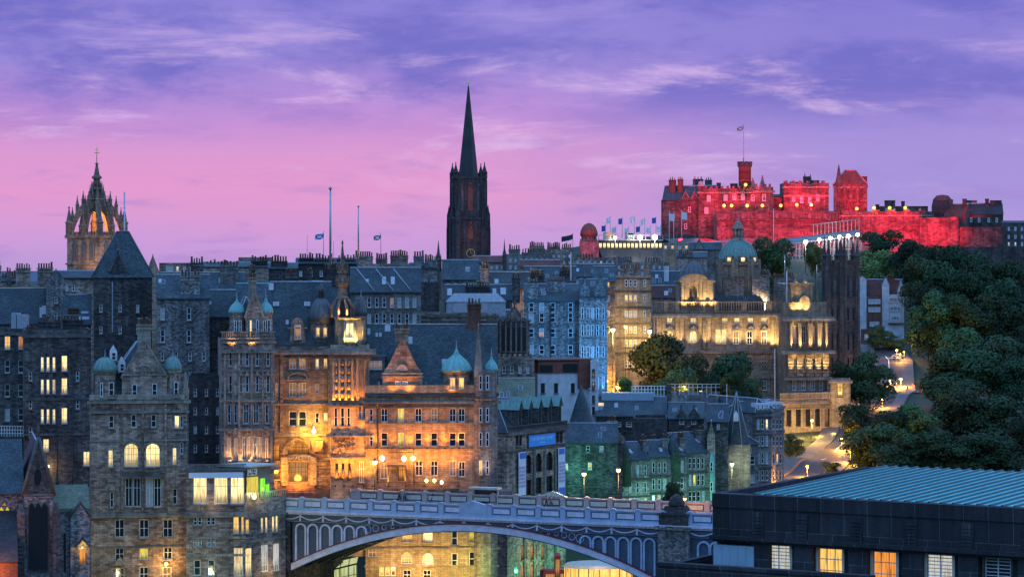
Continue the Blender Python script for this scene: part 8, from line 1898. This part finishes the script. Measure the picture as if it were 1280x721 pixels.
def signal(px, py, D, zb, mat, col, e, label):
    p = at(px, py, D); root = tag(empty('traffic_light', (p.x, p.y, zb)), label, 'traffic light'); h = p.z - zb; m = MB(); m.tube([(0, 0, -.3), (0, 0, h + .2)], .08, 6); m.build('post', 'iron', root)
    b_ = MB(); b_.box(-.2, -.2, h - .45, .2, .15, h + .85); b_.build('signal_head', 'iron', root); l = MB(); l.lathe(0, -.24, [(.05, h - .25), (.24, h - .1), (.24, h + .1), (.05, h + .25)], 10); l.build('lens', mat, root); lamp('POINT', (0, -.9, h), e, col, root, .2)
signal(645, 713, 405, 47, 'lamp_green', (.06, 1, .35), 450, 'traffic light showing green under the bridge arch'); signal(1121, 482, 800, 61.5, 'lamp_red', (1, .08, .05), 300, 'traffic light showing red at the left of the lit junction'); signal(1142, 482, 800, 61, 'lamp_red', (1, .08, .05), 300, 'traffic light showing red at the right of the lit junction')

# ================================================================== poles and flags
def pole(px, yt, yb, D, label, r=.12, mat='steel', flag=None, side=-1, fw=2.6, fh=1.5, cat='flagpole', group=None, drop=6):
    o = at(px, yb, D); h = (yb - yt) / FPX * D; root = tag(empty('flagpole', o), label, cat, group); m = MB(); m.tube([(0, 0, -drop), (0, 0, h * .5), (0, 0, h)], r, 6, r2=r * .6); m.lathe(0, 0, [(r, h), (r * 1.4, h + r), (.02, h + r * 2.4)], 6); m.build('pole', mat, root)
    if flag:
        f = MB(); n = 8; P = lambda u, v: (side * (u * fw), .22 * math.sin(u * 7 + v) * u, h - .15 - v * fh - u * fw * .28 - .1 * math.sin(u * 5))
        for i in range(n):
            for j in range(4):
                u0, u1, v0, v1 = i / n, (i + 1) / n, j / 4, (j + 1) / 4
                mi = 1 if flag[1] and (abs((u0 + u1) / 2 - (v0 + v1) / 2) < .14 or abs((u0 + u1) / 2 + (v0 + v1) / 2 - 1) < .14) else 0
                f.face([P(u0, v0), P(u1, v0), P(u1, v1), P(u0, v1)], mi)
        f.build('flag', [flag[0], flag[1] or flag[0]], root)
    return root
pole(413, 237, 334, 555, 'tall thick white flagpole without a flag, above the dark chimneyed block', .30, 'steel'); pole(448, 259, 318, 620, 'tall bare mast above the purple-brown block', .22, 'steel')
pole(404.5, 290, 328, 570, 'thin pole flying a blue flag with a white saltire', .07, 'iron', ('flag_blue', 'flag_white'), -1, 1.9, 1.2); pole(476, 292, 318, 640, 'thin pole flying a reddish flag right of the bare mast', .07, 'iron', ('flag_red', 'flag_white'), -1, 1.8, 1.2); pole(384, 295, 326, 575, 'thin aerial left of the saltire flag', .05, 'iron', cat='aerial')
pole(417, 302, 328, 600, 'thin aerial just right of the thick white flagpole', .05, 'iron', cat='aerial'); pole(713.5, 317, 372, 640, 'white lamp mast with crossbars above the blue cliff', .16, 'render_white', cat='mast')
pole(929.5, 157, 206, 1256, 'castle flagpole with a flag, on the round flag tower', .32, 'render_white', ('flag_red', 'flag_white'), -1, 3.2, 2.0); pole(716, 292, 312, 900, 'leaning dark flag on a pole left of the domed tower', .1, 'iron', ('cloth_dark', None), -1, 4, 1.8)
for i, (px, yt) in enumerate(((757, 281), (763, 271), (770, 283), (778, 272), (786, 284), (793, 270), (800, 282), (806, 273), (813, 283), (820, 271), (826, 282))):
    pole(px, yt, 300, 1075, 'small flag on a thin pole above the lit grandstand, number %d from the left' % (i + 1) if 0 else ('first second third fourth fifth sixth seventh eighth ninth tenth eleventh'.split()[i] + ' small flag from the left above the lit grandstand'), .14, 'steel', ('flag_white' if i % 3 else 'flag_blue', None), -1, 1.7, 2.4, group='flags on the grandstand')
for i, (px, yt, lab) in enumerate(((836.5, 266, 'first'), (842, 266, 'second'), (852, 264, 'third'))): pole(px, yt, 306, 1150, lab + ' tall white flagpole before the grey end of the castle', .2, 'render_white', ('flag_white', None) if i != 1 else None, 1, 2.4, 3.2, group='flagpoles by the castle end')
pole(967, 262, 312, 1130, 'tall white pole before the curved castle battery', .2, 'render_white'); pole(981, 320, 352, 800, 'short grey mast left of the tall lamp mast', .14, 'steel', cat='mast'); pole(1021, 332, 352, 800, 'short grey mast right of the tall lamp mast', .14, 'steel', cat='mast'); pole(968.5, 437, 505, 640, 'white lamp column in front of the bank base', .13, 'render_white', cat='mast'); pole(908.5, 481, 512, 520, 'white mast behind the blue spire', .09, 'render_white', cat='mast')

# ================================================================== car, people, things under the arch
def car(px, py, D, label):
    p = at(px, py, D); g = gz(p.x, p.y) + .55; root = tag(empty('parked_car', (p.x, p.y, g), R(-18)), label, 'car')
    b_ = MB(); b_.prism([(-2.1, .35), (2.1, .35), (2.15, .75), (1.3, .92), (.6, 1.42), (-1.1, 1.45), (-1.9, .95), (-2.15, .8)], -.85, .85); b_.build('body', 'car_white', root)
    g_ = MB(); g_.prism([(1.1, .95), (.55, 1.36), (-1.0, 1.38), (-1.6, .98)], -.87, -.852); g_.build('side_window', 'glass', root)
    for x in (-1.35, 1.35):
        for y in (-.88, .72): 
            w = MB(); w.lathe(0, 0, [(.33, 0), (.33, .18)], 14); o = w.build('wheel', 'rubber', root); o.rotation_euler = (R(-90), 0, 0); o.location = (x, y, .33)
    for y in (-.6, .6): h = MB(); h.box(2.1, y - .18, .6, 2.18, y + .18, .76); h.build('headlight', 'white_paint', root)
car(1123, 448, 857, 'white parked car on the hill road under the white house'); 
def bus(px, py, D, label):
    p = at(px, py, D); g = 47.3; root = tag(empty('bus', (p.x, p.y, g), R(12)), label, 'bus'); b_ = MB(); b_.box(-5, -1.2, .4, 5, 1.2, 4.2); b_.box(-4.8, -1.1, 4.202, 4.8, 1.1, 4.35); b_.build('body', 'bus_red', root)
    for z in (1.3, 2.9): w = MB(); w.box(-4.6, -1.24, z, 4.6, -1.203, z + .85); w.build('window', 'lit_dim', root)
    for x in (-3.4, 3.2): w = MB(); w.lathe(0, 0, [(.5, 0), (.5, .3)], 14); o = w.build('wheel', 'rubber', root); o.rotation_euler = (R(-90), 0, 0); o.location = (x, -1.25, .5)
def person(loc, rz, label, coat, legs='cloth_dark', stride=.25, h=1.74):
    root = tag(empty('person', loc, rz), label, 'person'); k = h / 1.74
    def skin(name, vs, es, rs, mat):
        me = bpy.data.meshes.new(name); me.from_pydata([tuple(c * k for c in v) for v in vs], es, []); me.materials.append(MATS[mat]); o = bpy.data.objects.new(name, me); COL.objects.link(o); o.parent = root
        o.modifiers.new('skin', 'SKIN'); s2 = o.modifiers.new('sub', 'SUBSURF'); s2.levels = 1; s2.render_levels = 2
        for d, r in zip(me.skin_vertices[0].data, rs): d.radius = (r * k, r * k)
        me.skin_vertices[0].data[0].use_root = True; return o
    s = stride
    body = skin('body', [(0, 0, .95), (0, 0, 1.25), (0, -.01, 1.42), (0, -.02, 1.52), (0, -.03, 1.64), (0, -.02, 1.72),
                  (.10, 0, .90), (.10, -s, .50), (.10, -s * .8, .09), (.10, -s * .8 - .14, .04), (-.10, 0, .90), (-.10, s * .7, .50), (-.10, s * 1.5, .11), (-.10, s * 1.5 - .12, .05),
                  (.19, 0, 1.40), (.24, s * .5, 1.13), (.24, s * .3 - .1, .88), (.24, s * .2 - .14, .78), (-.19, 0, 1.40), (-.24, -s * .5, 1.13), (-.24, -s * .6 - .1, .88), (-.24, -s * .6 - .15, .78)],
         [(0, 1), (1, 2), (2, 3), (3, 4), (4, 5), (0, 6), (6, 7), (7, 8), (8, 9), (0, 10), (10, 11), (11, 12), (12, 13), (2, 14), (14, 15), (15, 16), (16, 17), (2, 18), (18, 19), (19, 20), (20, 21)],
         [.15, .14, .12, .055, .095, .07, .08, .058, .042, .035, .08, .058, .042, .035, .06, .042, .033, .03, .06, .042, .033, .03], 'skin')
    skin('coat', [(0, 0, .80), (0, 0, 1.05), (0, 0, 1.28), (0, 0, 1.44), (.20, 0, 1.40), (.25, s * .5, 1.13), (.25, s * .3 - .08, .92), (-.20, 0, 1.40), (-.25, -s * .5, 1.13), (-.25, -s * .6 - .08, .92)], [(0, 1), (1, 2), (2, 3), (3, 4), (4, 5), (5, 6), (3, 7), (7, 8), (8, 9)], [.19, .18, .175, .12, .075, .06, .05, .075, .06, .05], coat)
    skin('trousers', [(0, 0, .92), (.10, 0, .88), (.10, -s, .50), (.10, -s * .8, .12), (-.10, 0, .88), (-.10, s * .7, .50), (-.10, s * 1.5, .14)], [(0, 1), (1, 2), (2, 3), (0, 4), (4, 5), (5, 6)], [.15, .1, .075, .06, .1, .075, .06], legs)
    m = MB(); m.lathe(0, .0, [(.09, 1.60 * k), (.112, 1.67 * k), (.10, 1.74 * k), (.05, 1.79 * k)], 10); m.build('hair', 'hair', root)
    return root
for px, D, rz, lab, coat in ((577, 374, 90, 'person in dark clothes walking on the far bridge pavement', 'cloth_dark'), (499, 377, 80, 'person in a red jacket on the far bridge pavement', 'cloth_red'), (506, 376.5, -90, 'person in grey beside the one in the red jacket', 'cloth_grey'), (683, 367.5, 95, 'person in red near the second parapet pediment', 'cloth_red'), (689, 367, -85, 'person in grey near the second parapet pediment', 'cloth_grey'), (541, 375.5, 90, 'person in dark clothes below the hotel lanterns', 'cloth_dark')):
    p = at(px, 620, D); person((p.x, p.y, 65.63), R(rz), lab, coat)
p = at(1134, 488, 790); person((p.x, p.y, gz(p.x, p.y) + .4), R(80), 'person crossing the lit road junction', 'cloth_dark')
# bus shelter on the far pavement
def shelter():
    a = at(588, 609, 373); o = tag(empty('bus_shelter', (a.x, a.y, 65.63), BR.rz), 'pale flat roofed bus shelter on the bridge pavement', 'bus shelter'); m = MB(); m.box(0, -.7, 2.3, 4.6, .9, 2.55); m.build('roof', 'cream_paint', o)
    for x in (.2, 4.3): q = MB(); q.box(x - .09, -.1, 0, x + .09, .1, 2.3); q.build('post', 'cream_paint', o)
    g = MB(); g.box(.5, .35, .5, 4.1, .38, 2.1); g.build('glass_panel', 'glass', o); b_ = MB(); b_.box(.6, -.2, .45, 3.9, .2, .52); b_.build('bench', 'iron', o)
shelter()
# glazed market canopy, lit kiosk and red booth seen through the arch
def under_arch():
    o = tag(empty('glass_canopy', at(362, 721, 378)), 'lit pale green glazed canopy under the left of the bridge arch', 'canopy'); L = 84 * 378 / FPX; rise = 17 * 378 / FPX; m = MB(); m.face([(0, 0, -.4), (L, 0, rise), (L, 4, rise + .6), (0, 4, .2)]); m.face([(0, 0, -5), (L, 0, -5), (L, 0, rise), (0, 0, -.4)]); lit('canopy_glass', (.80, 1.0, .55), .75, .2); m.build('glass', 'canopy_glass', o)
    f = MB()
    for k in range(9): x = L * k / 8; z = -.4 + (rise + .4) * k / 8; f.box(x - .06, -.1, -5, x + .06, -.01, z); f.tube([(x, -.02, z + .03), (x, 4, z + .63)], .06, 4)
    f.tube([(0, -.05, -.4), (L, -.05, rise)], .12, 4); f.tube([(0, -.06, -1.6), (L, -.06, rise - 1.5)], .05, 4); f.build('frame', 'iron', o)
    a = at(706, 715, 392); o = tag(empty('lit_kiosk', (a.x, a.y, 47)), 'golden glowing glazed kiosk roof under the right of the bridge arch', 'kiosk'); h = at(706, 711, 392).z - 47; L = 86 * 392 / FPX; m = MB(); m.extr([(L / 2 + L / 2 * math.cos(2 * math.pi * k / 20), 4 + 4 * math.sin(2 * math.pi * k / 20)) for k in range(20)], 0, h); m.build('glazed_wall', 'lit', o)
    c = MB(); c.extr([(L / 2 + L / 1.9 * math.cos(2 * math.pi * k / 20), 4 + 4.4 * math.sin(2 * math.pi * k / 20)) for k in range(20)], h + .002, h + .5, top=.9); c.build('roof', 'cream_paint', o); f = MB()
    for k in range(20): a_ = 2 * math.pi * k / 20; f.lathe(L / 2 + L / 1.98 * math.cos(a_), 4 + 4.06 * math.sin(a_), [(.07, 0), (.07, h)], 5)
    f.build('mullions', 'iron', o); lamp('POINT', (L / 2, -3, h - .5), 500, (1, .65, .2), o, .4)
    p = at(697, 716, 398); o = tag(empty('red_banner_post', (p.x, p.y, p.z - 2)), 'tall narrow red booth under the bridge arch', 'booth'); m = MB(); m.box(-.45, -.45, 0, .45, .45, 4.7); m.extr([(-.5, -.5), (.5, -.5), (.5, .5), (-.5, .5)], 4.702, 5.2, top=.6); m.build('body', 'bus_red', o); w = MB(); w.box(-.3, -.48, 1.6, .3, -.451, 4.2); w.build('window', 'lit_dim', o)
    bus(715, 716, 412, 'red double decker bus under the right of the bridge arch')
under_arch()
